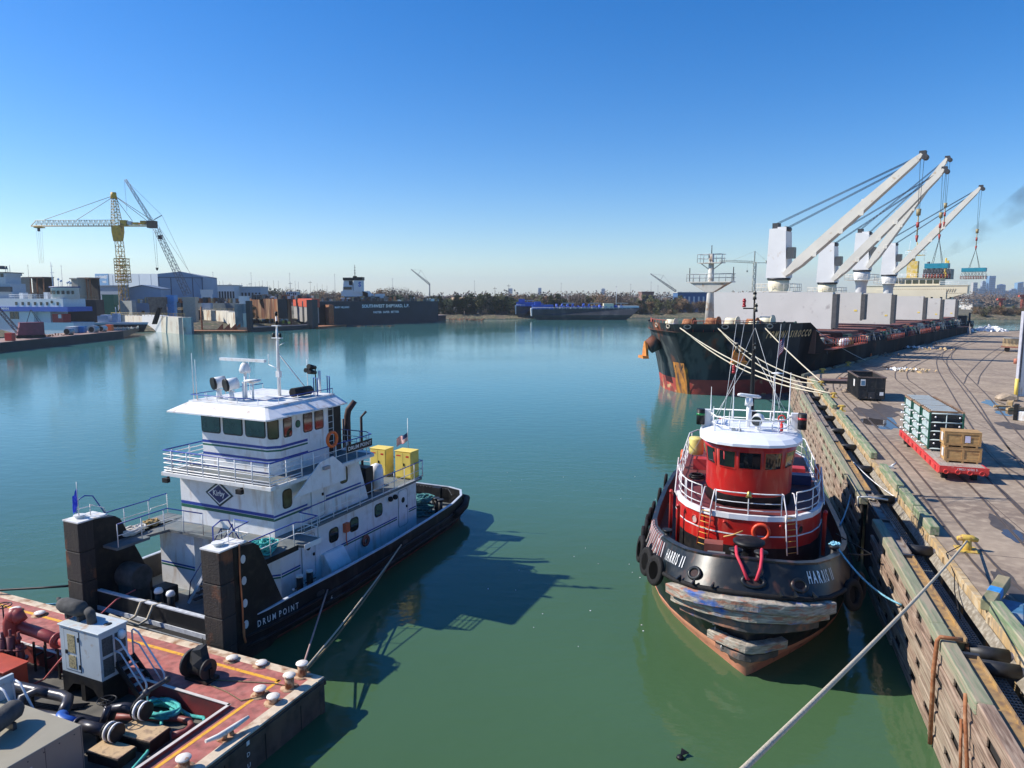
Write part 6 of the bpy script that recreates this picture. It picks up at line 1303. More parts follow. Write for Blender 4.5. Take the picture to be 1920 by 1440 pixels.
# striped lashings over the left bulwark
mb = MB()
for k in range(16):
    s = 6.3 + k * .32; a = bulw(s, 1.0, -1, .05)[0]; b = bulw(s + .45, -.25, -1, .12)[0]; mb.tube([a + Vector((.1, 0, .08)), a, a.lerp(b, .5), b], .028, 5, k % 2)
for k in range(5):
    s = 4.75 + k * .35 ; a = bulw(s + .5, .9, -1, .04)[0]; b = bulw(s + .2, .3, -1, .06)[0]; mb.tube([a, b], .03, 5, 1 if k % 2 else 0)
mb.build('tyre_lashings', [mat('lashing_white', (.6, .55, .55), .8), mat('lashing_pink', (.45, .18, .17), .8)], TG)
# chain on the bow timbers
mb = MB()
for (x0, y0, z0), (x1, y1, z1) in (((-2.75, 1.5, 2.9), (-2.35, 1.2, 1.9)), ((-1.4, 1.0, 2.0), (-.9, .4, .9))):
    for k in range(9):
        f = k / 8; mb.torus((x0 + (x1 - x0) * f, y0 + (y1 - y0) * f - .12, z0 + (z1 - z0) * f), .055, .018, 8, 4, u=(1, 0, 0) if k % 2 else (0, 1, 0), e=.7)
mb.build('chain', WHITE, TG)
# mooring ropes of the tug
a = FT.W(3.45, 4.7, 3.75); b = FQ.W(6.2, 29.3, 2.2); rope('mooring_rope', sag(a, b, .35), .04, BLUEROPE, 'pale blue mooring rope from the tug bow bitts to the fender wall')
o = pile(None, .35, .25, .15, .035, 5, None, 12).build('rope_turns', BLUEROPE, loc=FT.W(3.4, 4.8, 3.72)); tag(o, 'turns of pale blue rope on the right bow bitts of the tug', 'rope')
a = FT.W(4.5, 11.5, 2.6); b = FQ.W(6.1, 42.6, 2.9); rope('mooring_rope', sag(a, b, .2), .04, BLUEROPE, 'short pale blue rope from the tug side to the timbers behind the gap')
rope('hose', [FT.W(*q) for q in ((4.0, 9.0, 2.9), (4.8, 7.9, 2.75), (5.1, 6.6, 2.9), (4.5, 5.5, 3.2), (3.9, 4.9, 3.4))], .03, BLACK, 'black shore hose looping along the right bulwark of the tug', cat='hose')
# ================= bulk carrier =================
SB = mat('ship_black', (.011, .012, .014), .8, spec=.12, var=.35, scale=.25, col2=(.035, .035, .036), amt=.4, sc2=.3, st2=(1, 1, .3), col3=(.12, .045, .025), amt3=.16, sc3=.22, bump=.1, bsc=.8)
SBB = mat('ship_bow_black', (.026, .033, .038), .7, spec=.25, var=.3, scale=.3, col2=(.24, .075, .035), amt=.34, sc2=.16, edge=.05, col3=(.07, .08, .08), amt3=.35, sc3=.7, st3=(1, 1, .12))
SR = mat('ship_boot_red', (.36, .05, .035), .65, var=.25, scale=.4, col2=(.50, .33, .16), amt=.32, sc2=.45, edge=.03, col3=(.20, .04, .03), amt3=.35, sc3=.3)
SH = thing('bulk_carrier', 'black and red bulk carrier with four raised deck cranes berthed along the far quay', 'ship', FS.W(0, 0, 0), FS.rz)
dkc = [(0, -5.0), (4, -2), (7, 1), (9.5, 5), (11.5, 9), (13, 14), (13.9, 22), (14, 40), (14, 150), (13.5, 166), (11.5, 177), (8, 181), (0, 182)]
mdc = [(0, -1.8), (2.9, .0), (5.6, 2.2), (8.3, 5.6), (10.6, 9.6), (12.4, 14.5), (13.8, 23), (14, 40), (14, 150), (13.2, 166), (11, 176), (7, 180), (0, 181)]
wl_ = [(0, 0), (2.6, .9), (5.2, 3.0), (7.9, 6.6), (10.2, 10.8), (12.2, 16), (13.8, 25), (14, 42), (14, 148), (12.8, 165), (10, 174), (6, 178), (0, 179)]
def sf(c, zf): return [(x, y, zf(y) if callable(zf) else zf) for x, y in c] + [(-x, y, zf(y) if callable(zf) else zf) for x, y in c[-2:0:-1]]
def top_(y): return 10.1 if y < 13 else (10.1 - (y - 13) / 3 * 3.2 if y < 16 else 6.9 - min(1, (y - 16) / 30) * .9 if y < 46 else 6.0 - (y - 46) / 136 * 1.4)
def refine(c, step=1.5):
    out = []
    for i in range(len(c) - 1):
        d = math.hypot(c[i+1][0] - c[i][0], c[i+1][1] - c[i][1]); n = max(1, int(d / (step if c[i][1] < 30 else 12)))
        for k in range(n): out.append((c[i][0] + (c[i+1][0] - c[i][0]) * k / n, c[i][1] + (c[i+1][1] - c[i][1]) * k / n))
    return out + [c[-1]]
# use one parameterisation for all rings
def fine(c):
    out = []; K = [2, 3, 3, 3, 3, 6, 6, 10, 1, 1, 1, 1]
    for i in range(len(c) - 1):
        for k in range(K[i]): out.append((c[i][0] + (c[i+1][0] - c[i][0]) * k / K[i], c[i][1] + (c[i+1][1] - c[i][1]) * k / K[i]))
    return out + [c[-1]]
D, M2, W0 = fine(dkc), fine(mdc), fine(wl_)
def mx_(a, b, t): return [(p[0] + (q[0] - p[0]) * t, p[1] + (q[1] - p[1]) * t) for p, q in zip(a, b)]
bt_ = 2.15
rings = [sf(W0, -1.5), sf(W0, 0), sf(mx_(W0, M2, .35), bt_), sf(mx_(W0, M2, .35), bt_ + .01), sf(M2, 5.5 - .6), sf(mx_(M2, D, .5), lambda y: 4.9 + (top_(y) - 4.9) * .5), sf(D, top_)]
mb = MB(); nn_ = len(rings[0]); base = 0
V_ = [p for r in rings for p in r]; mb.v = list(V_)
for k in range(len(rings) - 1):
    for i in range(nn_):
        a, b = i, (i + 1) % nn_; ya = (rings[k][a][1] + rings[k][b][1]) / 2
        mi = 1 if k < 2 else (2 if ya < 11 else 0)
        mb.f.append((k * nn_ + a, k * nn_ + b, (k + 1) * nn_ + b, (k + 1) * nn_ + a)); mb.mi.append(mi); mb.sm.append(ya < 30)
mb.build('hull', [SB, SR, SBB], SH)
# stem rust streak
def low(i, f, z, side, off=.05):
    t = .35 * max(0, z) / 2.15 if z < 2.15 else .35 + .65 * (z - 2.15) / 2.75; A = mx_(W0, M2, min(1, t)); a, b = A[i], A[i + 1]; l = math.hypot(b[0] - a[0], b[1] - a[1])
    x, y = a[0] + (b[0] - a[0]) * f, a[1] + (b[1] - a[1]) * f; return ((x + (b[1] - a[1]) / l * off) * side, y - (b[0] - a[0]) / l * off, z)
mb = MB(); zs = [-.2, 1, 2.15, 3.4, 4.5]; cols = [(0, .25, 1), (0, 0, 1), (0, .5, -1), (1, 0, -1), (1, .6, -1)]
G_ = [[low(i, f, z * (1 if j else .8), sd) for j, (i, f, sd) in enumerate(cols)] for z in zs]
mb.add([p for r in G_ for p in r], [(r * 5 + c, r * 5 + c + 1, r * 5 + c + 6, r * 5 + c + 5) for r in range(4) for c in range(4)]); mb.build('stem_casting', mat('orange_rust', (.46, .18, .025), .8, var=.25, scale=1.5, col2=(.10, .05, .035), amt=.42, sc2=1.1, st2=(1.5, 1.5, .25), bump=.3, bsc=4), SH)
# bulwark rail cap and decks
SD = mat('ship_deck_rust', (.13, .06, .045), .85, var=.3, scale=.5, col2=(.12, .09, .07), amt=.3)
mb = MB(); F1 = [p for p in D if p[1] < 13.4]
mb.add([(x, y, 9.0) for x, y in F1] + [(-x, y, 9.0) for x, y in F1], [(i, i + 1, len(F1) + i + 1, len(F1) + i) for i in range(len(F1) - 1)]); mb.box(-13, 13.2, 5.6, 13, 13.5, 9.0)
F2 = [p for p in D if p[1] > 13]
mb.add([(x * .99, y, 5.5 - .008 * max(0, y - 40)) for x, y in F2] + [(-x * .99, y, 5.5 - .008 * max(0, y - 40)) for x, y in F2], [(i, i + 1, len(F2) + i + 1, len(F2) + i) for i in range(len(F2) - 1)])
mb.build('deck', SD, SH)
# name lettering on the near shoulder
def shoulder(s, v, off=.06, side=1):
    A = mx_(M2, D, .5); acc = 0
    for i in range(len(A) - 1):
        d = math.hypot(A[i+1][0] - A[i][0], A[i+1][1] - A[i][1])
        if s <= acc + d:
            f = (s - acc) / d; p = mx_(M2, D, .5 + (v - .5) * 1.0); x = p[i][0] + (p[i+1][0] - p[i][0]) * f; y = p[i][1] + (p[i+1][1] - p[i][1]) * f
            tx, ty = (A[i+1][0] - A[i][0]) / d, (A[i+1][1] - A[i][1]) / d
            z = 4.9 + (top_(y) - 4.9) * v; return Vector(((x + ty * off) * side, y - tx * off, z)), (tx * side, ty)
        acc += d
V, F = fit(text('T O M I N I   S I R O C C O', 1, .03), 1, 1, slant=.0)
s0, s1 = 12.1, 20.8; P = []
for a, b in V: P.append(shoulder(s0 + (a + b * .035) * (s1 - s0), .60 + b * .20 + .02 * a)[0])
MB().add(P, F).build('name_lettering', mat('weathered_gold_lettering', (.62, .46, .24), .6, var=.15), SH)
for s, side in ((7.6, 1), (7.2, -1)):
    p, t = shoulder(s, .38, .3, side); t = Vector((t[0], t[1], 0)); nn = Vector((t.y, -t.x, 0)) * (1 if side > 0 else -1)
    o = MB().cyl(p + Vector((0, 0, .3)), p + nn * 1.2 - Vector((0, 0, .5)), 1.25, 1.05, 16).build('hawse_pipe', SBB, SH)
    q = p + nn * 1.5 - Vector((0, 0, .9)); MB().ext([q + t * -1.0 + Vector((0, 0, -.9)), q + t * 1.0 + Vector((0, 0, -.9)), q + t * .7 + Vector((0, 0, .3)), q + t * .2 + Vector((0, 0, 1.3)), q - t * .2 + Vector((0, 0, 1.3)), q - t * .7 + Vector((0, 0, .3))], nn * .35).ext([q + t * -1.2 + Vector((0, 0, -1.2)), q + t * 1.2 + Vector((0, 0, -1.2)), q + t * 1.0 + Vector((0, 0, -.8)), q - t * 1.0 + Vector((0, 0, -.8))], nn * .9).build('anchor', mat('rusty_anchor', (.55, .2, .04), .8, var=.25), o)
for s, side in ((1.5, 1), (6.0, 1), (1.5, -1), (5.0, -1), (12.5, 1)):
    p, t = shoulder(s, .93, .05, side); t = Vector((t[0], t[1], 0)); nn = Vector((t.y, -t.x, 0)) * side
    MB().torus(p, .28, .09, 12, 6, u=t, w=(0, 0, 1), e=1.6).build('fairlead', mat('fairlead_pale', (.45, .38, .3), .6), SH)
# foremast
FM = MB(); fx, fy = -.35, 7.0
FM.tube([(fx, fy, 9.0), (fx, fy, 14), (fx, fy, 20)], [.75, .5, .35], 12)
FM.prism([(fx - 3.4, fy - .9), (fx + 3.4, fy - .9), (fx + 3.4, fy + .9), (fx - 3.4, fy + .9)], 15.8, 15.95)
FM.loft([[(fx - .6, fy - .5, 14.4), (fx + .6, fy - .5, 14.4), (fx + .6, fy + .5, 14.4), (fx - .6, fy + .5, 14.4)], [(fx - 3.0, fy - .7, 15.8), (fx + 3.0, fy - .7, 15.8), (fx + 3.0, fy + .7, 15.8), (fx - 3.0, fy + .7, 15.8)]])
FM.prism([(fx - 1.8, fy - .9), (fx + 1.8, fy - .9), (fx + 1.8, fy + .9), (fx - 1.8, fy + .9)], 18.6, 18.7)
for sx in (-1, 1): FM.cyl((fx + sx * .3, fy, 17.7), (fx + sx * 1.6, fy, 18.6), .07, n=6)
fm = FM.build('foremast', mat('mast_pale', (.55, .53, .48), .6, var=.08, col2=(.35, .2, .1), amt=.2, sc2=1), SH)
for z_, w_, hh in ((15.95, 3.4, 1.1), (18.7, 1.8, 1.2)):
    mb = MB(); rail(mb, [(fx - w_, fy - .9, z_), (fx + w_, fy - .9, z_), (fx + w_, fy + .9, z_), (fx - w_, fy + .9, z_), (fx - w_, fy - .9, z_)], hh, 1.0, (.5,), .035); mb.build('mast_rail', [STEEL], fm)
MB().cyl((fx, fy, 20), (fx, fy, 21.2), .06).cyl((fx - .1, fy, 19.4), (fx - .1, fy, 20), .35).box(fx - 3.45, fy, 16, fx - 3.35, fy + .1, 18).box(fx + 3.35, fy, 16, fx + 3.45, fy + .1, 18).build('lamp_array', DARKST, fm)
# forecastle gear
for k, (x, y, m_, s_) in enumerate(((3.5, 6, CREAM, 1.1), (5.5, 8.5, RUST, 1.0), (7, 10, CREAM, 1.2), (8.6, 11.3, GREEN, .7), (9.9, 12.2, GREEN, .7), (6.2, 7.2, CREAM, .8), (-4.5, 3, CREAM, .9), (-2.8, -.3, WHITE, .6), (-1.2, 2, RUST, 1.0), (1.5, 4, RUST, 1.1))):
    MB().cyl((x - .7 * s_, y, 9.0 + .9 * s_), (x + .7 * s_, y, 9.0 + .9 * s_), .7 * s_, n=14).box(x - s_, y - .4, 9.0, x + s_, y + .4, 9.0 + .9 * s_).cyl((x + .75 * s_, y, 9 + .9 * s_), (x + .85 * s_, y, 9 + .9 * s_), .9 * s_, n=14).build('deck_winch', m_, SH)
ORR = mat('orange_red_rail', (.36, .07, .04), .6)
mb = MB(); rail(mb, [(x * .97, y + .4, 9.0) for x, y in D if 1 < x and y < 5][::1], 1.5, 1.5, (.6, .3), .04); rail(mb, [(-x * .97, y + .4, 9.0) for x, y in D if 1 < x and y < 7], 1.5, 1.5, (.6, .3), .04); mb.build('bow_railing', ORR, SH)
# hatch coamings and raised hatch covers
HG = mat('hatch_grey', (.55, .54, .52), .6, var=.05, scale=.3, col2=(.36, .34, .33), amt=.1, sc2=.8)
for k, (y, x0, z1, z0) in enumerate(((31, -10.6, 14.45, 8.4), (48.5, -9.5, 14.45, 9.3), (72, -9.5, 14.35, 7.9), (105, -9.5, 13.7, 7.9), (128, -9.5, 13.1, 7.0), (152, -9.5, 12.7, 6.8))):
    f = MB().box(x0, y, z0, 10.0, y + .9, z1).build('hatch_cover', HG, SH)
    MB().box(10.0, y - .15, z0 + .2, 10.7, y + 1.6, z1 - .3).box(x0, y + 1.0, z0, 10, y + 1.4, z1 - .1).build('stiffener', mat('hatch_dark', (.07, .07, .075), .6, var=.2), f)
    MB().box(2.5, y - .04, z0 + 1.6, 3.7, y - .005, z0 + 2.0).box(8.9, y - .04, z0 + 1.7, 9.4, y - .005, z0 + 2.0).build('yellow_marking', YELLOW, f) if k else None
for a, b in ((17, 30), (36.5, 47), (50.5, 60), (64.5, 71), (74, 86), (90, 104), (107, 113), (116.5, 127), (130, 151)):
    c = MB().box(-9.5, a, 5.3, 10.3, b, 7.6).build('hatch_coaming', [mat('coaming_brown', (.17, .06, .05), .75, var=.3)], SH)
    MB().box(10.3, a, 6.9, 10.9, b, 7.15).box(10.3, a, 5.3, 10.5, a + .2, 7).build('coaming_rail', mat('coaming_red', (.30, .05, .045), .6), c)
for k in range(26):
    y = 20 + k * 5; MB().box(10.8, y, 5.2, 11.6, y + 2.6, 6.9 + .5 * (k % 3 == 0)).cyl((12, y + 1, 5), (12, y + 1, 6.7), .35).build('deck_fitting', (CREAM, DARKST, CANVAS, GREEN, DARKST)[k % 5], SH)
mb = MB()
for k in range(40):
    y = 18 + k * 3.2; mb.beam((13.4, y, 5.3), (12.6, y + 1.0, 7.3), .08, .12); mb.beam((12.6, y + 1, 7.3), (12.6, y + 1, 5.2), .08, .1)
mb.tube([(12.7, 18, 7.3), (12.7, 80, 7.0), (12.7, 146, 6.6)], .06, 5); mb.tube([(13.5, 18, 6.9), (13.5, 80, 6.5), (13.5, 146, 6.0)], .05, 5); mb.build('side_catwalk', mat('catwalk_blue_grey', (.09, .11, .14), .6), SH)
mb = MB(); rail(mb, [(14.05, 14, 7.0), (15.2, 14, 6.6), (15.2, 33, 6.2), (14.05, 33, 6.2)], 1.2, 1.3, (.5, .05), .05); mb.box(14.1, 14, 6.2, 15.2, 33, 6.3); mb.build('accommodation_ladder', ORR, SH)
mb = MB(); 
for a, b in ((52, 66), (70, 76), (82, 98), (100, 104)): rail(mb, [(14, a, 5.6), (14, b, 5.6)], 1.0, 1.2, (.5, .1), .06)
mb.build('side_railing', ORR, SH)
mb = MB(); mb.beam((14.2, 150, 4.8), (15.6, 140, 3.4), .9, .1); rail(mb, [(14.2, 150, 4.9), (15.6, 140, 3.5)], 1.0, 1.0, (.5,), .05); mb.build('gangway', mat('gangway_pale', (.30, .26, .23), .6), SH)
heapm = [WHITE, ORANGE]
mb = MB(); 
for k in range(7): mb.sph((14.6, 20.5 + k * .8, 6.8 + .25 * (k % 2)), .55, 8, m=0 if k < 4 else 1)
mb.build('bagged_nets', [WHITE, mat('net_orange', (.5, .3, .12), .8)], SH)
# cranes
CRW = mat('crane_white', (.68, .68, .68), .5, var=.05, scale=.4, col2=(.5, .42, .33), amt=.06, sc2=1); CRJ = mat('crane_jib_cream', (.64, .61, .54), .55, var=.06, scale=.4, col2=(.42, .26, .12), amt=.08, sc2=1.2)
TEALM = mat('spreader_teal', (.015, .22, .32), .5)
def crane(y, zt, zb, ztip, reach, lab, foot=.0):
    c = MB().tube([(0, y, 5.2), (0, y, zb - 3.2), (0, y, zb - 1.2), (0, y, zb)], [1.15, 1.15, 1.75, 1.75], 20).build('crane', CRW if y > 80 else CREAM, SH); c['label'] = lab
    MB().cyl((0, y, zb), (0, y, zb + .35), 1.95, n=20).build('slewing_ring', DARKST, c)
    w0, w1 = 1.75, 1.5
    MB().loft([[(-w0, y - 1.6, zb + .35), (w0, y - 1.6, zb + .35), (w0, y + 1.6, zb + .35), (-w0, y + 1.6, zb + .35)], [(-w1, y - 1.5, zt - .5), (w1 * .9, y - 1.5, zt - .5), (w1 * .9, y + 1.5, zt - .5), (-w1, y + 1.5, zt - .5)], [(-w1, y - 1.5, zt), (-.2, y - 1.5, zt), (-.2, y + 1.5, zt), (-w1, y + 1.5, zt)]]).box(-.2, y - 1.2, zt - .5, 1.3, y - .9, zt + .25).box(-.2, y + .9, zt - .5, 1.3, y + 1.2, zt + .25).build('crane_house', CRW, c)
    MB().box(-1.3, y - .7, zt, -.3, y + .7, zt + 1.0).cyl((1.1, y - 1.0, zt - .1), (1.1, y + 1.0, zt - .1), .45, n=12).build('sheave_block', DARKST, c)
    MB().box(1.75, y - 1.6, zb + 3.6, 2.9, y - .4, zb + 5.5).build('operator_cab', mat('cab_dark', (.06, .065, .07), .4), c)
    mb = MB(); rail(mb, [(-3.2, y - 2.2, zb - 1.9), (3.2, y - 2.2, zb - 1.9), (3.2, y + 2.2, zb - 1.9), (-3.2, y + 2.2, zb - 1.9), (-3.2, y - 2.2, zb - 1.9)], 1.2, 1.0, (.5,), .04); mb.box(-3.2, y - 2.2, zb - 2.05, 3.2, y + 2.2, zb - 1.95); mb.build('service_platform', CRJ, c)
    p0 = Vector((1.5, y - 1.2, zb + .8)); p1 = Vector((reach, y - 1.2, ztip)); d = (p1 - p0).normalized(); u = Vector((0, 1, 0)); w = d.cross(u).normalized()
    if w.z < 0: w = -w
    jb = MB(); K = 6; rings = []
    for k, (f, hh, ww) in enumerate(((0, .35, .9), (.12, .75, 1.0), (.5, .78, .9), (.93, .5, .7), (1, .25, .5))):
        q = p0.lerp(p1, f); rings.append([q + u * ww + w * hh, q - u * ww + w * hh, q - u * ww - w * hh, q + u * ww - w * hh])
    jb.loft(rings)
    j_ = jb.build('jib', CRJ, c)
    mb = MB()
    for f in (.25, .45, .6): q = p0.lerp(p1, f); mb.box(q.x - .25, q.y - 1.1, q.z - 1.5, q.x + .35, q.y - .9, q.z - .7); mb.box(q.x - .3, q.y - .2, q.z + .8, q.x, q.y + .2, q.z + 1.15)
    mb.cyl(p0.lerp(p1, .03) - u * .95 - w * .5, p0.lerp(p1, .97) - u * .6 - w * .5, .07, n=5); mb.build('jib_fittings', CRJ, j_)
    MB().box(p1.x - .4, p1.y - .5, p1.z - .2, p1.x + .5, p1.y + .5, p1.z + .5).cyl(p1 - u * .6 - w * .6, p1 + u * .6 - w * .6, .45, n=12).build('jib_head', DARKST, j_)
    mb = MB()
    for a, s_ in ((-.8, -.5), (-.3, -.2), (.3, .2), (.8, .5)):
        mb.cyl((-.8, y + a * .8, zt + .9), p1 + u * (s_ + .0) + w * .3 - d * 1.0, .03, n=4); mb.cyl((1.1, y + a * .8, zt + .1), p1 + u * s_ - d * 3 + w * .4, .03, n=4)
    mb.build('topping_wires', mat('wire_dark_blue', (.03, .05, .09), .5), c); return p1
tips = []
for y, zt, zb, ztip, reach, lab in ((34, 25.4, 16.6, 35.2, 21.3, 'foremost crane'), (62, 24.3, 16.2, 36.8, 19.7, 'second crane from the bow'), (88, 28.2, 19.4, 42.9, 15.8, 'third crane from the bow, taller white pedestal'), (114.6, 27.1, 18.9, 39.6, 18.9, 'aftmost crane, taller white pedestal')):
    tips.append(crane(y, zt, zb, ztip, reach, lab))
# superstructure
ss = MB(); ss.box(-13, 158, 5, 6.5, 172, 15.6); ss.box(-17, 158.2, 14.4, 11.9, 162, 16.9); ss.box(-9, 159, 16.9, 4.5, 168, 19.2); ss.box(-17.2, 158, 16.8, 12.1, 162.2, 16.95)
ss.ext([(6.5, 158.2, 12.8), (11.9, 158.2, 14.6), (6.5, 158.2, 14.6)], (0, 3.6, 0)); ss.ext([(-13, 158.2, 12.8), (-16.8, 158.2, 14.6), (-13, 158.2, 14.6)], (0, 3.6, 0)); ss.box(-10, 158.6, 19.2, 5.2, 168.5, 19.35)
s_o = ss.build('bridge_superstructure', mat('bridge_cream', (.66, .59, .44), .55, var=.04, scale=.3), SH)
mb = MB(); 
for k in range(7): mb.box(-8.6 + k * 1.9, 158.9, 17.5, -7.1 + k * 1.9, 159.02, 18.6)
for k in range(9): mb.box(-10 + k * 2.5, 157.9, 12.9, -9.5 + k * 2.5, 158.02, 13.4)
mb.build('window', GLASS, s_o)
for k in range(24): pass
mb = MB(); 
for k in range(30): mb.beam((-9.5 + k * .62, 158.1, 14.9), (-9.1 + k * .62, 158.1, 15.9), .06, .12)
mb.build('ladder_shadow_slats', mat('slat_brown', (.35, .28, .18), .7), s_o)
mb = MB(); rail(mb, [(-9.5, 158.7, 19.35), (4.8, 158.7, 19.35)], 1.1, 1.2, (.5,), .06); rail(mb, [(4.5, 158.4, 16.95), (11.9, 158.4, 16.95)], 1.0, 2.5, (.5,), .04); mb.build('bridge_rail', [WHITE], s_o)
YM = mat('mast_yellow', (.55, .38, .06), .6, col2=(.6, .5, .3), amt=.4, var=.2)
MB().box(-5.6, 163, 19.3, -2.6, 165.5, 24.6).cyl((-4, 164, 24.6), (-4, 164, 27.2), .5).prism([(-5.5, 163), (-1.0, 163), (-1.0, 165), (-5.5, 165)], 26.3, 26.5).cyl((-3.3, 164, 26.5), (-3.3, 164, 30.5), .15).box(-6, 163.9, 28, -1, 164.1, 28.15).box(-3.9, 163.9, 29, -2.6, 164.1, 29.1).build('radar_mast', [YM], s_o)
mb = MB(); rail(mb, [(-6.2, 163, 26.5), (-.5, 163, 26.5)], 1.2, 1, (.5,), .05); mb.cyl((-5.6, 163, 24.6), (-5, 163, 31), .05); mb.cyl((-.8, 163, 24.6), (-1.4, 163, 31), .05); mb.build('mast_rail', [WHITE], s_o)
MB().box(-2.2, 170, 19, 5.5, 176, 22.2).cyl((-1.0, 172, 22), (-1.2, 172, 24.6), .45).cyl((.5, 172, 22), (.5, 172, 23.4), .35).cyl((1.8, 172, 22), (2.2, 172.5, 23.2), .4).build('funnel', mat('funnel_dark', (.07, .08, .10), .5, var=.3, scale=1), s_o)
MB().cyl((4.6, 166, 19.3), (4.6, 166, 25.4), .25).box(4.3, 165.8, 23, 5.5, 166.2, 24.6).box(4.2, 165.7, 20, 5.0, 166.3, 21).build('yellow_kingpost', YM, s_o)
MB().box(6, 172, 4.2, 11.8, 178, 5.8).cyl((11, 174, 5.8), (11, 174, 8.4), .3).box(8, 168, 4, 11, 170, 7.6).build('stern_deckhouse', mat('stern_dark', (.06, .06, .065), .6, var=.3), SH)
# hooks, slings and spreaders hanging from the jibs
def W(p): q = FS.W(p[0], p[1]); return Vector((q[0], q[1], p[2]))
def hoist(tip, drop, nm, lab):
    p = W(tip); h = MB(); a = Vector((0, 0, 0)); 
    for s in (-.25, .25): h.cyl((s, 0, 0), (s * .4, 0, -drop + 5), .035, n=4)
    h.cyl((0, 0, -drop + 5.0), (0, 0, -drop + 4.0), .35, .3, 10, 1).cyl((0, 0, -drop + 4), (0, 0, -drop + .8), .1, n=6, m=1).cyl((0, 0, -drop + 3), (0, 0, -drop + 2.2), .22, n=8, m=2).cyl((0, 0, -drop + 1), (0, 0, -drop), .25, .1, 8, 2)
    o = h.build(nm, [mat('hoist_wire', (.03, .06, .1), .5), mat('hook_block', (.3, .24, .12), .5), mat('hook_red', (.35, .05, .04), .5)], loc=p - Vector((0, 0, .6)), rz=FS.rz); tag(o, lab, 'hook', 'crane hooks hanging from the ship cranes'); return p - Vector((0, 0, drop + .6))
def spreader(p, lab, w=3.6):
    t = thing('spreader_frame', lab, 'spreader', p, FS.rz, 'teal spreader frames hanging from the ship cranes')
    mb = MB(); mb.box(-w, -1.2, -5.2, w, 1.2, -4.3); mb.build('frame', TEALM, t)
    mb = MB()
    for sx in (-.6, .6):
        for sy in (-.8, .8): mb.cyl((0, 0, .2), (sx * w * .7, sy, -4.3), .04, n=4)
    mb.build('sling', DARKST, t)
    mb = MB()
    for k in range(14):
        x = -w + .25 + k * (2 * w - .5) / 13
        for sy in (-1, 1): mb.cyl((x, sy, -5.2), (x + (.35 if k % 2 else -.35), sy * 1.2, -6.3), .04, n=4); mb.cyl((x + (.35 if k % 2 else -.35), sy * 1.2, -6.3), (x + (.3 if k % 2 else -.3), sy * 1.2, -7.0), .09, n=5, m=1)
    mb.cyl((-w - .3, 0, -6.3), (w + .3, 0, -6.3), .06, n=4); mb.build('clamps', [DARKST, mat('clamp_red_brown', (.22, .06, .05), .6)], t)
hoist(tips[0], 12.5, 'crane_hook', 'bare hook hanging from the foremost ship crane')
hk = hoist(tips[1], 12.1, 'crane_hook', 'hook carrying the teal spreader in front of the ship bridge'); spreader(hk, 'teal spreader frame hanging in front of the ship bridge', 1.9)
hoist((tips[2][0] + .3, tips[2][1], tips[2][2] - .2), 13.5, 'crane_hook', 'bare hook hanging from the third ship crane')
hk = hoist(tips[3], 14.2, 'crane_hook', 'hook carrying the teal spreader at the right beside the ship bridge'); spreader(hk, 'teal spreader frame hanging out to the right of the ship bridge', 2.5)
# mooring lines of the ship
MR = mat('mooring_line', (.66, .58, .44), .8, var=.15, scale=5)
def ml(s, side, q, lab, r=.075, v=.9, dr=1.2):
    p, t = shoulder(s, v, .2, side); a = W(p); rope('mooring_line', sag(a, FQ.W(*q), dr, 18), r, MR, lab, 'mooring lines from the ship bow')
ml(.6, 1, (9.3, 80.6, 3.7), 'mooring line from the stem, upper of the pair ending short of the quay corner'); ml(.9, 1, (9.2, 80.9, 3.6), 'mooring line from the stem, lower of the pair ending short of the quay corner', v=.86, dr=1.7)
ml(5.0, 1, (9.1, 91.0, 3.7), 'mooring line from beside the stem to the corner bollard'); ml(5.3, 1, (9.0, 90.5, 3.6), 'second mooring line from beside the stem, sagging under the first', v=.86, dr=1.9)
ml(11.6, 1, (9.2, 91.3, 3.7), 'steep mooring line from the forecastle shoulder to the corner bollard', v=.9, dr=.2)
a = W((13.3, 12.5, 9)); rope('mooring_line', sag(a, FS.W(15.3, 32, 3.5), .3), .04, GALV, 'thin grey spring line running aft from the forecastle to the berth')
# smoke from the funnel
sm = bpy.data.materials.new('dark_smoke'); sm.use_nodes = True; nt = sm.node_tree; nt.nodes.remove(nt.nodes['Principled BSDF'])
pv = nt.nodes.new('ShaderNodeVolumePrincipled'); pv.inputs['Color'].default_value = (.12, .12, .13, 1); nt.links.new(pv.outputs[0], nt.nodes['Material Output'].inputs['Volume'])
tc = nt.nodes.new('ShaderNodeTexCoord'); nz = nt.nodes.new('ShaderNodeTexNoise'); nz.inputs['Scale'].default_value = .16; nz.inputs['Detail'].default_value = 4; nt.links.new(tc.outputs['Object'], nz.inputs['Vector'])
mr = nt.nodes.new('ShaderNodeMapRange'); mr.inputs[1].default_value = .42; mr.inputs[2].default_value = .7; mr.inputs[4].default_value = .085; nt.links.new(nz.outputs[0], mr.inputs[0]); nt.links.new(mr.outputs[0], pv.inputs['Density'])
p = Vector(FS.W(0, 172, 24)); mb = MB(); mb.tube([(0, 0, 0), (2, -1, 2), (6, -2, 5), (13, -4, 10), (22, -6, 17), (34, -9, 26), (50, -12, 38), (70, -16, 52)], [.5, 1.0, 1.9, 3.2, 4.6, 6.5, 9, 12], 12)
o = mb.build('smoke', sm, loc=p); o['kind'] = 'stuff'; o['label'] = 'thin dark smoke drifting up to the right from the ship funnel'
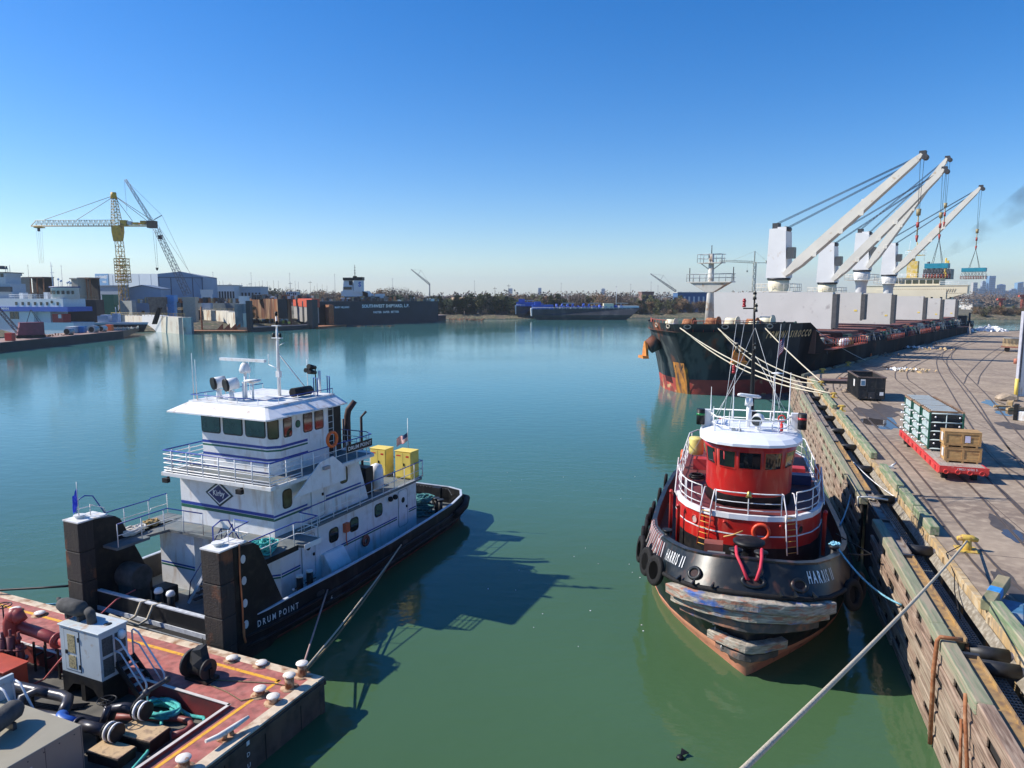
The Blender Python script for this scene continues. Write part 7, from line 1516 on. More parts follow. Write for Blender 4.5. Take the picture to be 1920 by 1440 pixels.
# ================= far shipyard on the left =================
def gz(v, y): # height of pixel row v at world depth y
    return 14 - (v - 553) / 1330 * y * 1.0
def slab(mb, A, B, d, z0, z1, m=0, z1b=None):
    A = Vector((A[0], A[1], 0)); B = Vector((B[0], B[1], 0)); t = (B - A).normalized(); n = Vector((-t.y, t.x, 0)) * d
    zb = z1 if z1b is None else z1b
    P = [A, B, B + n, A + n]; H = [z1, zb, zb, z1]
    return mb.loft([[(p.x, p.y, z0) for p in P], [(p.x, p.y, h) for p, h in zip(P, H)]], m)
def T0(name, label, cat, loc, group=None): return thing(name, label, cat, (loc[0], loc[1], loc[2] if len(loc) > 2 else 0), 0, group)
def rel(mb, o):   # shift world-space verts to the thing's origin
    mb.v = [(p[0] - o[0], p[1] - o[1], p[2] - (o[2] if len(o) > 2 else 0)) for p in mb.v]; return mb
CWHITE = mat('far_white', (.62, .64, .66), .6, var=.06); FBLUE = mat('far_blue', (.03, .10, .42), .5, var=.1); FDARK = mat('far_dark_hull', (.022, .022, .026), .6, var=.3, scale=.3)
FGLASS = mat('far_glass', (.02, .03, .04), .2); CYEL = mat('tower_crane_yellow', (.60, .36, .04), .6, var=.2, scale=.5, col2=(.32, .18, .06), amt=.35, sc2=.6); CPALE = mat('tower_crane_white', (.55, .52, .42), .6, var=.1)
DOCKW = mat('dock_white_rusty', (.62, .58, .48), .8, var=.12, scale=.2, col2=(.28, .14, .06), amt=.3, sc2=.35, st2=(1, 1, .35), edge=.08, col3=(.62, .58, .5), amt3=.4, sc3=.12)
DOCKG = mat('dock_grey_blue', (.14, .18, .20), .8, var=.2, scale=.3, col2=(.25, .27, .26), amt=.3, sc2=.3); DOCKR = mat('dock_rust_streaks', (.34, .13, .05), .85, var=.3, scale=.3, st=(1, 1, .2), col2=(.48, .33, .2), amt=.42, sc2=.35, st2=(1.6, 1, .12), edge=.08, col3=(.14, .06, .035), amt3=.4, sc3=.45, st3=(1.5, 1, .15))
DOCKB = mat('dock_black_blue', (.018, .024, .036), .6, var=.25, scale=.2)
# crane barge
A = at(-60, 668, 0); B = at(262, 631, 0); t = T0('crane_barge', 'long dark barge with a cluttered deck at the left edge carrying a maroon crane', 'barge', A)
mb = MB(); slab(mb, A, at(232, 634, 0), 12, -.5, 2.3, 0); P = Vector((*at(232, 634, 0), 0)); Q2 = Vector((*at(262, 626, 0), 0)); d = (P - Vector((A[0], A[1], 0))).normalized(); n = Vector((-d.y, d.x, 0)) * 12
mb.loft([[P, P + n, P + n + Vector((0, 0, 2.3)), P + Vector((0, 0, 2.3))], [Q2 + Vector((0, 0, 1.2)), Q2 + n + Vector((0, 0, 1.2)), Q2 + n + Vector((0, 0, 2.5)), Q2 + Vector((0, 0, 2.5))]])
rel(mb, A).build('hull', FDARK, t); mb = MB(); slab(mb, (A[0] - .3, A[1] + .4), (P.x - .3, P.y + .4), 11.4, 2.32, 2.42, 0); rel(mb, A).build('deck', mat('barge_deck_pinkish', (.28, .16, .13), .85, var=.3, scale=.5, col2=(.35, .3, .25), amt=.4, sc2=.4), t)
bd = d; bn = n / 12
def onb(u, back, z=2.42):  # point on the crane barge deck: pixel column u along its front edge
    a0 = at(-60, 668, 0); p0 = Vector((*a0, 0)); best = None
    for k in range(400):
        q = p0 + bd * k * .25 + bn * back; uu = 960 + 1330 * q.x / (q.y * .9922 + 1.4)
        if best is None or abs(uu - u) < best[0]: best = (abs(uu - u), q)
    return Vector((best[1].x, best[1].y, z))
p = onb(57, 5.5); c = T0('crawler_crane', 'maroon crawler crane with a dark lattice boom standing on the crane barge', 'crane', p); rzb = math.atan2(bd.y, bd.x); c.rotation_euler = (0, 0, rzb - .9)
MB().box(-2.3, -1.8, .8, 3.2, 1.8, 4.2).ext([(-2.3, -1.8, .8), (-3.0, -1.8, .8), (-2.3, -1.8, 3.6)], (0, 3.6, 0)).build('cab', mat('crane_maroon', (.20, .055, .075), .6, var=.15, scale=1), c)
for y in (-1.9, 1.3): MB().box(-3, y, 0, 3, y + .8, .75).cyl((-3, y, .38), (-3, y + .8, .38), .38).cyl((3, y, .38), (3, y + .8, .38), .38).build('track', BLACK, c)
MB().box(2.6, -.1, 4.2, 2.7, .1, 4.3).beam((-.5, 0, 4.2), (.6, 0, 7.6), .15, .15).beam((2.2, 0, 4.2), (.6, 0, 7.6), .12, .12).beam((2.8, 0, 4.2), (.8, 0, 7.5), .1, .1).build('gantry', DARKST, c)
lattice(MB(), (-2.4, 0, 1.4), (-9, -2, 11.5), .9, .7, 9, .07).build('boom', mat('boom_maroon_black', (.07, .03, .035), .6), c)
for k, (u, bk, kind, m_, lab, nm, cat) in enumerate(((130, 3, 'tank', STEEL, 'silver horizontal tank on the crane barge', 'storage_tank', 'tank'), (176, 3, 'tank', STEEL, 'larger black and silver tank on the crane barge', 'storage_tank', 'tank'), (193, 3.2, 'tank', GALV, 'silver tank beside the orange box on the crane barge', 'storage_tank', 'tank'), (155, 6, 'box', mat('box_bright_blue', (.03, .2, .5), .5), 'bright blue box on the crane barge', 'deck_box', 'box'), (206, 4, 'box', ORANGE, 'orange box near the raked end of the crane barge', 'deck_box', 'box'), (137, 8, 'box', CWHITE, 'white low container on the crane barge behind the tanks', 'deck_box', 'box'), (20, 2, 'box', RED, 'small red box at the left end of the crane barge', 'deck_box', 'box'), (90, 4, 'flat', RUST, 'rusty gear strewn on the middle of the crane barge', 'deck_gear', 'gear'), (240, 4, 'flat', CPALE, 'yellowish hoses near the raked end of the crane barge', 'deck_gear', 'gear'))):
    p = onb(u, bk)
    if kind == 'tank':
        s_ = 1.0 if 'larger' not in lab else 1.3; ob = MB().cyl((-1.3, 0, 1.0), (1.3, 0, 1.0), .9 * s_, n=16, m=0).cyl((-1.35, 0, 1.0), (-1.3, 0, 1.0), .8, n=16, m=1).box(-1, -.6, 0, -.7, .6, .5, 1).box(.7, -.6, 0, 1, .6, .5, 1).build(nm, [m_, BLACK], loc=p, rz=rzb)
    elif kind == 'box': w_ = 4.5 if 'container' in lab else 1.4; ob = MB().box(-w_ / 2, -.9, .1, w_ / 2, .9, 1.9).box(-w_ / 2 - .05, -.95, 1.9, w_ / 2 + .05, .95, 2.0).box(-w_ / 2 + .1, -.8, 0, w_ / 2 - .1, .8, .1).build(nm, m_, loc=p, rz=rzb)
    else:
        mb = MB(); rr2 = random.Random(k)
        for j in range(25): x, y = rr2.uniform(-5, 5), rr2.uniform(-1.5, 1.5); mb.beam((x, y, .1), (x + rr2.uniform(-1, 1), y + rr2.uniform(-.5, .5), .2 + rr2.random() * .8), .2, .2)
        ob = mb.build(nm, m_, loc=p, rz=rzb); ob['kind'] = 'stuff'
    tag(ob, lab, cat)
# white workboat with blue band
Y = 238; x0, x1 = px(-80, Y), px(142, Y)
wb = T0('offshore_workboat', 'white workboat with a blue hull band and round fronted wheelhouse behind the crane barge', 'boat', (px(70, Y), Y)); wb.rotation_euler = (0, 0, -.25); ox = px(70, Y)
def B_(u0, u1, v0, v1, y0=0, y1=8, m=0, mb=None, Y=Y, ox=ox):
    return (mb or MB()).box(px(u0, Y) - ox, y0, gz(v1, Y), px(u1, Y) - ox, y1, gz(v0, Y), m)
mb = MB(); B_(-80, 133, 560, 575, 0, 9, 0, mb); B_(-80, 60, 575, 605, .5, 9, 0, mb); B_(-80, 145, 575, 583.5, -.5, 9.5, 1, mb); B_(60, 90, 584, 606, 2, 9, 0, mb); B_(-80, 150, 604, 640, .5, 9, 0, mb)
V, F = fit(text('MAN', 1, .02), 3.0, .8, px(-8, Y) - ox, gz(580.5, Y)); mb.mapf((0, -.52, 0), (1, 0, 0), (0, 0, 1), .0, 2, V, F)
mb.build('hull', [CWHITE, FBLUE, WHITE], wb)
for u in (25, 40, 54, 69, 83, 97, 121): B_(u - 2.5, u + 2.5, 566, 572, -.1, 0, 0).build('window', FGLASS, wb)
for u in (5, 16): B_(u, u + 9, 585, 598, .3, .5, 0).build('window', FGLASS, wb)
mb = MB(); mb.cyl((px(108, Y) - ox, -.1, gz(566, Y)), (px(108, Y) - ox, 0, gz(566, Y)), .5); mb.build('porthole', FGLASS, wb)
MB().lathe([(4.2, gz(560, Y)), (4.0, gz(541, Y)), (4.4, gz(540, Y)), (4.4, gz(538.5, Y)), (.1, gz(537.5, Y))], (px(114, Y) - ox, 4.4, 0), 22).box(px(95, Y) - ox, 3, gz(562, Y), px(110, Y) - ox, 7, gz(540, Y)).build('wheelhouse', CWHITE, wb)
mb = MB(); c0 = px(114, Y) - ox
for k in range(9): 
    a = math.pi * (1.05 + k * .11); x, y = c0 + 4.2 * math.cos(a), 4.4 + 4.2 * math.sin(a); tx = Vector((-math.sin(a), math.cos(a), 0)); mb.plate((x, y, gz(548.5, Y)), tx, (0, 0, 1), rrect(.9, 1.15, .15), -.06)
mb.build('wheelhouse_window', FGLASS, wb); MB().lathe([(4.6, gz(539.6, Y)), (4.5, gz(537.5, Y)), (.1, gz(537.2, Y))], (c0, 4.4, 0), 22).build('visor', mat('visor_blue', (.02, .05, .2), .5), wb)
mb = MB(); mb.cyl((px(90, Y) - ox, 4, gz(560, Y)), (px(88, Y) - ox, 4, gz(492, Y)), .22, .08); mb.box(px(86, Y) - ox, 3.9, gz(500, Y), px(92, Y) - ox, 4.1, gz(499, Y)); mb.box(px(86, Y) - ox, 3.9, gz(512, Y), px(94, Y) - ox, 4.1, gz(511, Y))
for u, v in ((100, 524), (106, 527), (121, 530), (125, 529), (128, 531)): mb.cyl((px(u, Y) - ox, 4.4, gz(538, Y)), (px(u, Y) - ox, 4.4, gz(v, Y)), .07); mb.sph((px(u, Y) - ox, 4.4, gz(v, Y)), .4, 8)
mb.build('mast', CWHITE, wb)
mb = MB(); rail(mb, [(px(8, Y) - ox, .2, gz(560, Y)), (px(92, Y) - ox, .2, gz(560, Y))], 1.3, 2, (.5,), .05); mb.build('railing', CWHITE, wb)
for u, v0, m_ in ((14, 549, CWHITE), (35, 551, mat('rail_gear_grey', (.4, .4, .38), .6)), (72, 548, CWHITE), (55, 553, DARKST)): B_(u, u + 9, v0, 560, 3, 5, 0).build('deck_housing', m_, wb)
mb = B_(100, 125, 588, 606, 1, 4); mb.build('red_deckhouse', mat('far_red', (.35, .03, .03), .6), wb); B_(114, 121, 589, 596, .95, 1.0).build('deckhouse_window', CWHITE, wb)
# tall accommodation tower at left edge
Y2 = 250; o2 = px(-10, Y2); ab = T0('supply_vessel', 'grey white ship bridge with dark windows cut by the left edge of the picture', 'boat', (o2, Y2))
mb = MB(); 
for a in ((-60, 17, 517, 532), (-60, 20, 512, 517), (-60, 25, 532, 548), (-60, 28, 548, 640)): mb.box(px(a[0], Y2) - o2, 0, gz(a[3], Y2), px(a[1], Y2) - o2, 8, gz(a[2], Y2))
mb.build('superstructure', mat('grey_white_ship', (.42, .47, .52), .6, var=.08), ab); mb = MB()
for u in (-6, 2, 9): mb.box(px(u, Y2) - o2, -.1, gz(520, Y2), px(u + 5.5, Y2) - o2, 0, gz(514, Y2))
mb.build('window', FGLASS, ab); MB().box(px(-60, Y2) - o2, -.6, gz(512.5, Y2), px(22, Y2) - o2, 8.5, gz(511, Y2)).box(px(-3, Y2) - o2, 2, gz(505, Y2), px(4, Y2) - o2, 5, gz(499, Y2)).box(px(-60, Y2) - o2, -1, gz(547, Y2), px(29, Y2) - o2, 0, gz(538, Y2)).build('roof', mat('dark_visor', (.06, .065, .07), .6), ab)
mb = MB(); 
for u, v in ((8, 500), (12, 503), (16, 497)): mb.cyl((px(u, Y2) - o2, 3, gz(512, Y2)), (px(u, Y2) - o2, 3, gz(v, Y2)), .08)
mb.build('aerial', STEEL, ab)
# dark brown hull on the slip
Y3 = 262; A3 = (px(128, Y3), Y3); t = T0('barge_hull', 'dark brown steel barge hull standing on the slip behind the white workboat', 'barge', A3)
mb = MB(); mb.ext([(0, 0, 1.5), (px(183, Y3) - A3[0], 0, 1.5), (px(183, Y3) - A3[0], 0, gz(562, Y3)), (0, 0, gz(561, Y3))], (0, 5, 0)); mb.build('hull', mat('hull_dark_brown', (.045, .03, .025), .8, var=.3, scale=.3), t)
mb = MB(); rail(mb, [(0, 0, gz(562, Y3)), (px(183, Y3) - A3[0], 0, gz(562, Y3))], 1.3, 2, (.5,), .06); mb.build('railing', mat('rail_brown', (.3, .22, .12), .7), t)
# small tugboat, white bulwark
Y4 = 256; A4 = (px(230, Y4), Y4); t = T0('small_tugboat', 'small white and blue tugboat moored beyond the raked end of the crane barge', 'boat', A4); q = lambda u: px(u, Y4) - A4[0]
MB().loft([[(q(180), 0, gz(622, Y4)), (q(262), 2.5, gz(622, Y4)), (q(180), 6, gz(622, Y4))], [(q(178), -.5, gz(608, Y4)), (q(270), 2.5, gz(608, Y4)), (q(178), 6.5, gz(608, Y4))], [(q(178), -.5, gz(604, Y4)), (q(272), 2.5, gz(604, Y4)), (q(178), 6.5, gz(604, Y4))]], ms=[0, 1]).build('hull', [FDARK, CWHITE], t)
MB().box(q(180), 1, gz(604, Y4), q(200), 5, gz(592, Y4)).box(q(205), 2, gz(604, Y4), q(216), 4, gz(588, Y4)).cyl((q(210), 3, gz(588, Y4)), (q(210), 3, gz(576, Y4)), .15).box(q(185), 1.5, gz(592, Y4), q(196), 4.5, gz(590, Y4)).build('deckhouse', mat('small_boat_blue_white', (.35, .42, .55), .6), t)
# sheds behind
def shed(name, lab, u0, u1, v0, v1, Y, dpt, m, roof=None, open_=False, gable=0):
    A = (px((u0 + u1) / 2, Y), Y, 2.6); t = T0(name, lab, 'building', A); t.rotation_euler = (0, 0, -.3 if u1 < 240 else 0); dpt = min(dpt, 5) if u1 < 240 else dpt; w = (px(u1, Y) - px(u0, Y)) / 2; h = gz(v0, Y) - 2.6
    mb = MB()
    if gable: mb.yprism([(-w, 0), (w, 0), (w, h - gable), (0, h), (-w, h - gable)], 0, dpt)
    else: mb.box(-w, 0 if not open_ else 4, 0, w, dpt, h)
    mb.build('walls', m, t)
    if open_:
        q = MB()
        for k in range(4): q.box(-w + k * 2 * w / 3 - .2, 0, 0, -w + k * 2 * w / 3 + .2, .4, h)
        q.build('posts', RUST, t)
    MB().box(-w - .4, -.5, h, w + .4, dpt, h + .5).build('roof', roof or m, t) if not gable else MB().ext([(-w - .3, -.4, h - gable), (0, -.4, h + .1), (w + .3, -.4, h - gable), (w + .3, -.4, h - gable + .3), (0, -.4, h + .4), (-w - .3, -.4, h - gable + .3)], (0, dpt + .8, 0)).build('roof', roof or m, t)
    return t, w, h
GSH = mat('shed_beige', (.36, .34, .29), .8, var=.1); DSH = mat('shed_dark', (.04, .035, .035), .8, var=.3)
shed('shed', 'beige grey shed between the white workboat mast and the left ship bridge', 16, 44, 523, 560, 300, 14, GSH)
t, w, h = shed('shed', 'dark open sided shed with a brown roof behind the white workboat', 44, 92, 522, 560, 305, 14, DSH, mat('brown_roof', (.12, .08, .07), .8), True)
shed('shed', 'small beige shed left of the big blue building', 137, 152, 524, 560, 305, 12, GSH)
t, w, h = shed('shed', 'open steel framed shed with rusty posts left of the big blue building', 150, 176, 523, 560, 308, 14, DSH, mat('rust_beam_roof', (.25, .15, .1), .8), True)
# big blue building with sign
Yb = 340; A = (px(300, Yb), Yb, 2.6); bb = T0('shipyard_hall', 'large pale blue shipyard hall with a sign panel and tall sliding doors', 'building', A)
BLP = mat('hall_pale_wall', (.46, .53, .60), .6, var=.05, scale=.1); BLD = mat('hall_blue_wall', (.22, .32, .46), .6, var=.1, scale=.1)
xl, xr = px(183, Yb) - A[0], px(384, Yb + 14) - A[0]; xc = 0; zt = gz(511, Yb) - 2.6; zl = gz(514, Yb + 30) - 2.6; zr = gz(516, Yb) - 2.6
# sunlit long wall faces left/front, door wall turns away to the right
P0 = Vector((px(183, Yb + 30) - A[0], 30, 0)); P1 = Vector((xc, 0, 0)); P2 = Vector((xr, 14, 0)); P3 = Vector((xr - 12, 60, 0)); P4 = Vector((xl - 2, 62, 0)); pm = (P1 + P2) / 2
mb = MB(); 
def quadw(a, b, z0, za, zb, m): mb.add([(a.x, a.y, z0), (b.x, b.y, z0), (b.x, b.y, zb), (a.x, a.y, za)], [(0, 1, 2, 3)], m)
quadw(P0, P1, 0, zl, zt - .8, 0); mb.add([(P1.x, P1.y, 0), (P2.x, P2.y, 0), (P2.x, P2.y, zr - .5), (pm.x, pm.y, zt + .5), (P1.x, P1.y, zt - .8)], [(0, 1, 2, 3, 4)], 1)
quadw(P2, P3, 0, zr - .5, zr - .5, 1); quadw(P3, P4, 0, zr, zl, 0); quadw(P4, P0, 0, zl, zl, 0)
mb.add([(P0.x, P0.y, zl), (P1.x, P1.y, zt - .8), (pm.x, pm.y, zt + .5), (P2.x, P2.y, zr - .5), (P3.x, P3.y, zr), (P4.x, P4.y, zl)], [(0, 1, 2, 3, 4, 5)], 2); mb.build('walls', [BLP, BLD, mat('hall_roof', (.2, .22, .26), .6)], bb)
dd = (P2 - P1).normalized(); nn = Vector((dd.y, -dd.x, 0)); mb = MB()
for f in (.02, .28, .76, .98): c = P1.lerp(P2, f) + nn * .1; mb.box(c.x - .15, c.y - .15, 0, c.x + .15, c.y, zt - 2.5)
mb.beam(P1 + nn * .2 + Vector((0, 0, zt - 2.4)), P2 + nn * .2 + Vector((0, 0, zt - 2.4)), .2, .3); mb.build('sliding_doors', mat('door_rail_dark', (.06, .09, .14), .6), bb)
d2 = (P1 - P0).normalized(); n2 = Vector((d2.y, -d2.x, 0)); mb = MB(); o = P0 + d2 * .5 + n2 * .12
mb.plate(o + Vector((0, 0, zl - 6.4)), d2, (0, 0, 1), [(0, 0), (12.5, 0), (12.5, 6.2), (0, 6.2)], .05, 0)
for s_, h_, y_, x_, w_ in (('SOUTHWEST', 1.5, 3.8, .5, 11.4), ('YARD', 1.1, 1.6, 6.5, 4)):
    V, F = fit(text(s_, 1, .03), w_, h_, x_, y_); mb.mapf(o + Vector((0, 0, zl - 6.4)), d2, (0, 0, 1), .08, 1, V, F)
mb.build('sign', [mat('sign_blue', (.12, .27, .48), .6), WHITE], bb)
mb = MB(); 
for f in (.3, .55, .72, .9): c = P0.lerp(P1, f); mb.beam((c.x, c.y - .1, 0), (c.x, c.y - .1, zt - 1), .12, .05)
mb.build('wall_seams', mat('seam_grey', (.3, .36, .42), .6), bb)
t, w, h = shed('annex', 'low blue annex in front of the big shipyard hall, left part', 163, 235, 537, 565, 326, 9, mat('annex_pale', (.38, .44, .52), .6), mat('annex_roof', (.25, .32, .42), .6))
MB().box(-6, -.1, 3, -5, 0, 4.3).box(2, -.1, 3, 3, 0, 4.3).box(4.5, -.1, 0, 6, 0, 2.4).build('openings', FGLASS, t)
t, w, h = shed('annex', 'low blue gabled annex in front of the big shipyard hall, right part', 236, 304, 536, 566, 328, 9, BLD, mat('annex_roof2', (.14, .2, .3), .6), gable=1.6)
MB().box(-5, -.1, 3, -3.6, 0, 4.2).box(-1, -.1, 3, .4, 0, 4.2).box(2.5, -.1, 0, 4, 0, 3).build('openings', FGLASS, t)
# tower crane
Yc = 322; cx0 = px(236, Yc); tcn = T0('tower_crane', 'yellow and white tower crane with a long horizontal jib in front of the blue hall', 'crane', (cx0, Yc, 2.6))
zz = lambda v: gz(v, Yc) - 2.6; xx = lambda u: px(u, Yc) - cx0
lattice(MB(), (0, 0, 0), (xx(233), 0, zz(455)), 3.1, 2.5, 16, .15).build('mast', CYEL, tcn)
mb = MB(); lattice(mb, (0, 0, zz(530)), (xx(235), 0, zz(487)), 4.6, 4.4, 8, .16)
for v in (487, 500, 515, 527): mb.box(-2.4, -2.4, zz(v), 2.4, 2.4, zz(v) + .25)
mb.build('climbing_cage', CYEL, tcn)
MB().loft([[(xx(225), -1.2, zz(455)), (xx(238), -1.2, zz(455)), (xx(238), 1.2, zz(455)), (xx(225), 1.2, zz(455))], [(xx(224), -1.8, zz(438)), (xx(240), -1.8, zz(438)), (xx(240), 1.8, zz(438)), (xx(224), 1.8, zz(438))], [(xx(224), -1.8, zz(427)), (xx(240), -1.8, zz(427)), (xx(240), 1.8, zz(427)), (xx(224), 1.8, zz(427))]]).build('slewing_unit', CYEL, tcn)
mb = MB(); lattice(mb, (xx(231), 0, zz(427)), (xx(229), 0, zz(378)), 3.4, 1.7, 10, .14); mb.cyl((xx(228.5), 0, zz(378)), (xx(228.5), 0, zz(367)), 1.35, 1.1, 12); mb.box(xx(225), -1.4, zz(378), xx(232), 1.4, zz(377)); mb.build('tower_head', CYEL, tcn)
mb = MB(); lattice(mb, (xx(224), 0, zz(422)), (xx(80), 0, zz(422)), 2.6, 2.4, 30, .13, tri=True); mb.build('jib', CPALE, tcn)
mb = MB().tube([(xx(224), 0, zz(427.5)), (xx(72), 0, zz(427.5))], .22, 5); mb.tube([(xx(82), 0, zz(418)), (xx(72), 0, zz(427.5))], .15, 5); mb.box(xx(80), -1.2, zz(431), xx(95), 1.2, zz(429)); mb.build('jib_chord', CYEL, tcn)
mb = MB().box(xx(238), -1.5, zz(428), xx(302), 1.5, zz(426.5)).box(xx(239), -1.2, zz(426), xx(250), 1.2, zz(417)).box(xx(262), -1, zz(425), xx(272), 1, zz(421)).box(xx(276), -1, zz(425), xx(285), 1, zz(418)); mb.build('counter_jib', CYEL, tcn)
MB().box(xx(252), -1, zz(425), xx(259), 1, zz(419)).build('machine_house', CWHITE, tcn); MB().box(xx(289), -1.6, zz(431), xx(303), 1.6, zz(418)).build('counterweight', mat('counterweight_brown', (.13, .09, .06), .8), tcn)
mb = MB()
for a, b in (((228, 373), (98, 416)), ((228, 375), (158, 416)), ((230, 373), (286, 417)), ((230, 375), (260, 418)), ((230, 373), (296, 417))): mb.cyl((xx(a[0]), 0, zz(a[1])), (xx(b[0]), 0, zz(b[1])), .11, n=4)
for u in (81, 85, 88, 92): mb.cyl((xx(u), 0, zz(430)), (xx(u + (86 - u) * .3), 0, zz(495)), .04, n=3)
mb.build('tie_rods', mat('tie_brown', (.2, .14, .08), .6), tcn)
MB().box(xx(84), -.3, zz(437), xx(88), .3, zz(431)).build('hook_block', DARKST, tcn)
for sx in (-1, 1): MB().beam((sx * 5, -1, 0), (sx * 1.2, 0, 7), .4, .4).build('base_strut', DARKST, tcn)
# lattice boom crane behind
Yl = 330; t = T0('lattice_crane', 'dark lattice boom crawler crane leaning over the blue hall', 'crane', (px(360, Yl), Yl, 2.6)); ox2 = px(360, Yl)
l_ = lambda u, v: (px(u, Yl) - ox2, 0, gz(v, Yl) - 2.6)
GRYB = mat('grey_lattice', (.14, .16, .19), .6)
mb = MB(); lattice(mb, l_(354, 552), l_(303, 432), 2.6, 1.9, 18, .12); lattice(mb, l_(302, 430), l_(252, 344), 1.4, .8, 16, .09); mb.build('boom', GRYB, t)
mb = MB(); mb.beam(l_(300, 416), l_(315, 408), .3, .3)
for a, b in (((252, 344), (315, 408)), ((315, 408), (357, 506)), ((306, 425), (378, 540)), ((250, 344), (251, 400)), ((296, 420), (299, 503)), ((301, 430), (302, 503))): mb.cyl(l_(*a), l_(*b), .07, n=3)
mb.build('pendant_lines', GRYB, t); MB().cyl(l_(300, 503), l_(300, 508), .7, .3, 8).box(*[l_(307, 451)[0], -1, l_(307, 451)[2]], *[l_(312, 444)[0], 1, l_(312, 444)[2]]).build('hook_block', BLACK, t)
MB().box(-3, -2, 1, 5, 2, 4.5).box(-4, -2.5, 0, 4, 2.5, 1).build('machine_house', mat('crane_house_dark', (.06, .05, .05), .7), t)
# ---- floating docks ----
def dock(lab, pts, zt, dep, m, name='floating_dock'):
    A = at(*pts[0], 0); t = T0(name, lab, 'dock', A); mb = MB()
    for i in range(len(pts) - 1): slab(mb, at(*pts[i], 0), at(*pts[i + 1], 0), dep, -1, zt if not isinstance(zt, list) else zt[i], i if isinstance(m, list) else 0)
    rel(mb, A).build('pontoon', m, t); return t, A
t, A = dock('white rust stained floating dock with a square end, left of the timber strewn slip', [(205, 613), (268, 619), (303, 623), (344, 627)], [5.5, 6.2, 6.0], 3, [DOCKW, CWHITE, DOCKW])
mb = MB(); a = Vector((*at(344, 627, 0), 0)); slab(mb, (a.x + .05, a.y + .1), (a.x + 1.6, a.y + 5), 2, -1, 6.0); mb2 = MB(); slab(mb2, at(228, 614, 0), at(250, 615, 0), 2, 5, 11.5)
rel(mb, A).build('end_wall', DOCKG, t); rel(mb2, A).build('tower', mat('dock_tower_grey', (.30, .32, .32), .7), t)
mb = MB(); p0, p1 = Vector((*at(205, 620, 0), 0)), Vector((*at(344, 626, 0), 0)); rail(mb, [p0 + Vector((0, 2, 5.8)), p1 + Vector((0, 2, 6.1))], 1.2, 2.2, (.5,), .06); rel(mb, A).build('railing', mat('dock_rail_yellow', (.42, .33, .12), .7), t)
mb = MB()
for k in range(4): mb.beam((-p0.x * 0 + p0.lerp(p1, .62).x + k * .5, p0.lerp(p1, .62).y - .6, 3.2), (p0.lerp(p1, .70).x + k * .5, p0.lerp(p1, .7).y - .2, 9.5), .35, .35)
rel(mb, A).build('hanging_fenders', BLACK, t)
t, A = dock('pale rust streaked dock side with slanted end and rusty frames at its foot', [(346, 606), (430, 616), (457, 620)], [7.2, 6.8], 3, [DOCKW, DOCKW])
mb = MB(); slab(mb, at(345, 624, 0), at(458, 624, 0), 8, -1, .7); rel(mb, A).build('apron', RUST, t)
mb = MB(); q0, q1 = Vector((*at(352, 622, 0), 0)), Vector((*at(450, 622, 0), 0))
for f in (.55, .68, .8, .88): c = q0.lerp(q1, f); mb.ext([(c.x, c.y, .7), (c.x + 2.6, c.y, .7), (c.x + 2.6, c.y, 3.2)], (.0, .3, 0))
c = q0.lerp(q1, .28); mb.cyl((c.x, c.y, -1), (c.x, c.y, 9.5), .35); rel(mb, A).build('rusty_frames', RUST, t)
mb = MB(); slab(mb, at(330, 608, 0), at(452, 610, 0), 2, 5, 10.8); rel(mb, A).build('upper_wall', DOCKG, t)
mb = MB(); p0, p1 = Vector((*at(320, 607, 0), 0)), Vector((*at(452, 609, 0), 0)); rail(mb, [p0 + Vector((0, -.5, 10.9)), p1 + Vector((0, -.5, 10.9))], 1.2, 2.5, (.5,), .07); rail(mb, [Vector((*at(310, 614, 0), 7.2)), Vector((*at(448, 616, 0), 7.2))], 1.2, 2.2, (.5,), .06); rel(mb, A).build('railing', mat('dock_rail_yellow2', (.5, .38, .2), .7), t)
mb = MB()
for u in (327, 347, 367): c = at(u, 610, 0); mb.box(c[0] - .8, c[1] - 1.2, 5.5, c[0] + .8, c[1] - .6, 10.5)
rel(mb, A).build('hanging_curtain', BLACK, t)
mb = MB(); slab(mb, at(456, 620, 0), at(464, 619, 0), 3, -1, 10.5); rel(mb, A).build('dark_end_tower', [DOCKG], t)
t, A = dock('floating dock with a rust streaked inner wall and black end towers', [(463, 623), (528, 620), (597, 616)], [1.7, 1.7], 7, [FDARK, FDARK])
for a, b, zt_ in (((463, 623), (471, 623), 11.8), ((587, 617), (597, 616), 12.0)): mb = MB(); slab(mb, at(*a, 0), at(*b, 0), 2.5, -1, zt_); rel(mb, A).build('end_tower', FDARK, t); mb = MB(); slab(mb, at(470, 605, 0), at(541, 613, 0), 1.5, 1, 12.2); rel(mb, A).build('rusty_wall', DOCKR, t)
mb = MB(); slab(mb, at(540, 613, 0), at(548, 611, 0), 4, 1, 12.2); rel(mb, A).build('dark_bulkhead', FDARK, t)
mb = MB(); slab(mb, at(552, 606, 0), at(586, 613, 0), 3, 1.5, 12.2); rel(mb, A).build('docked_hull', mat('docked_hull_grey', (.33, .32, .31), .6), t)
mb = MB(); slab(mb, at(551, 606, 0), at(586.3, 613.3, 0), 3.4, 8.6, 12.3); rel(mb, A).build('hull_red_band', mat('docked_red', (.55, .09, .04), .6), t)
mb = MB(); r3 = random.Random(8)
for k in range(46): c = at(472 + r3.uniform(0, 68), 614, 0); mb.box(c[0], c[1], 1.7, c[0] + r3.uniform(.4, 2), c[1] + 1, 1.8 + r3.uniform(.3, 2.2), r3.randrange(3))
rel(mb, A).build('dock_clutter', [RUST, YELLOW, STEEL], t); MB_ = MB(); slab(MB_, at(598, 608, 0), at(618, 613, 0), 2, 1, 9.6); rel(MB_, A).build('rusty_box_section', RUST, t)
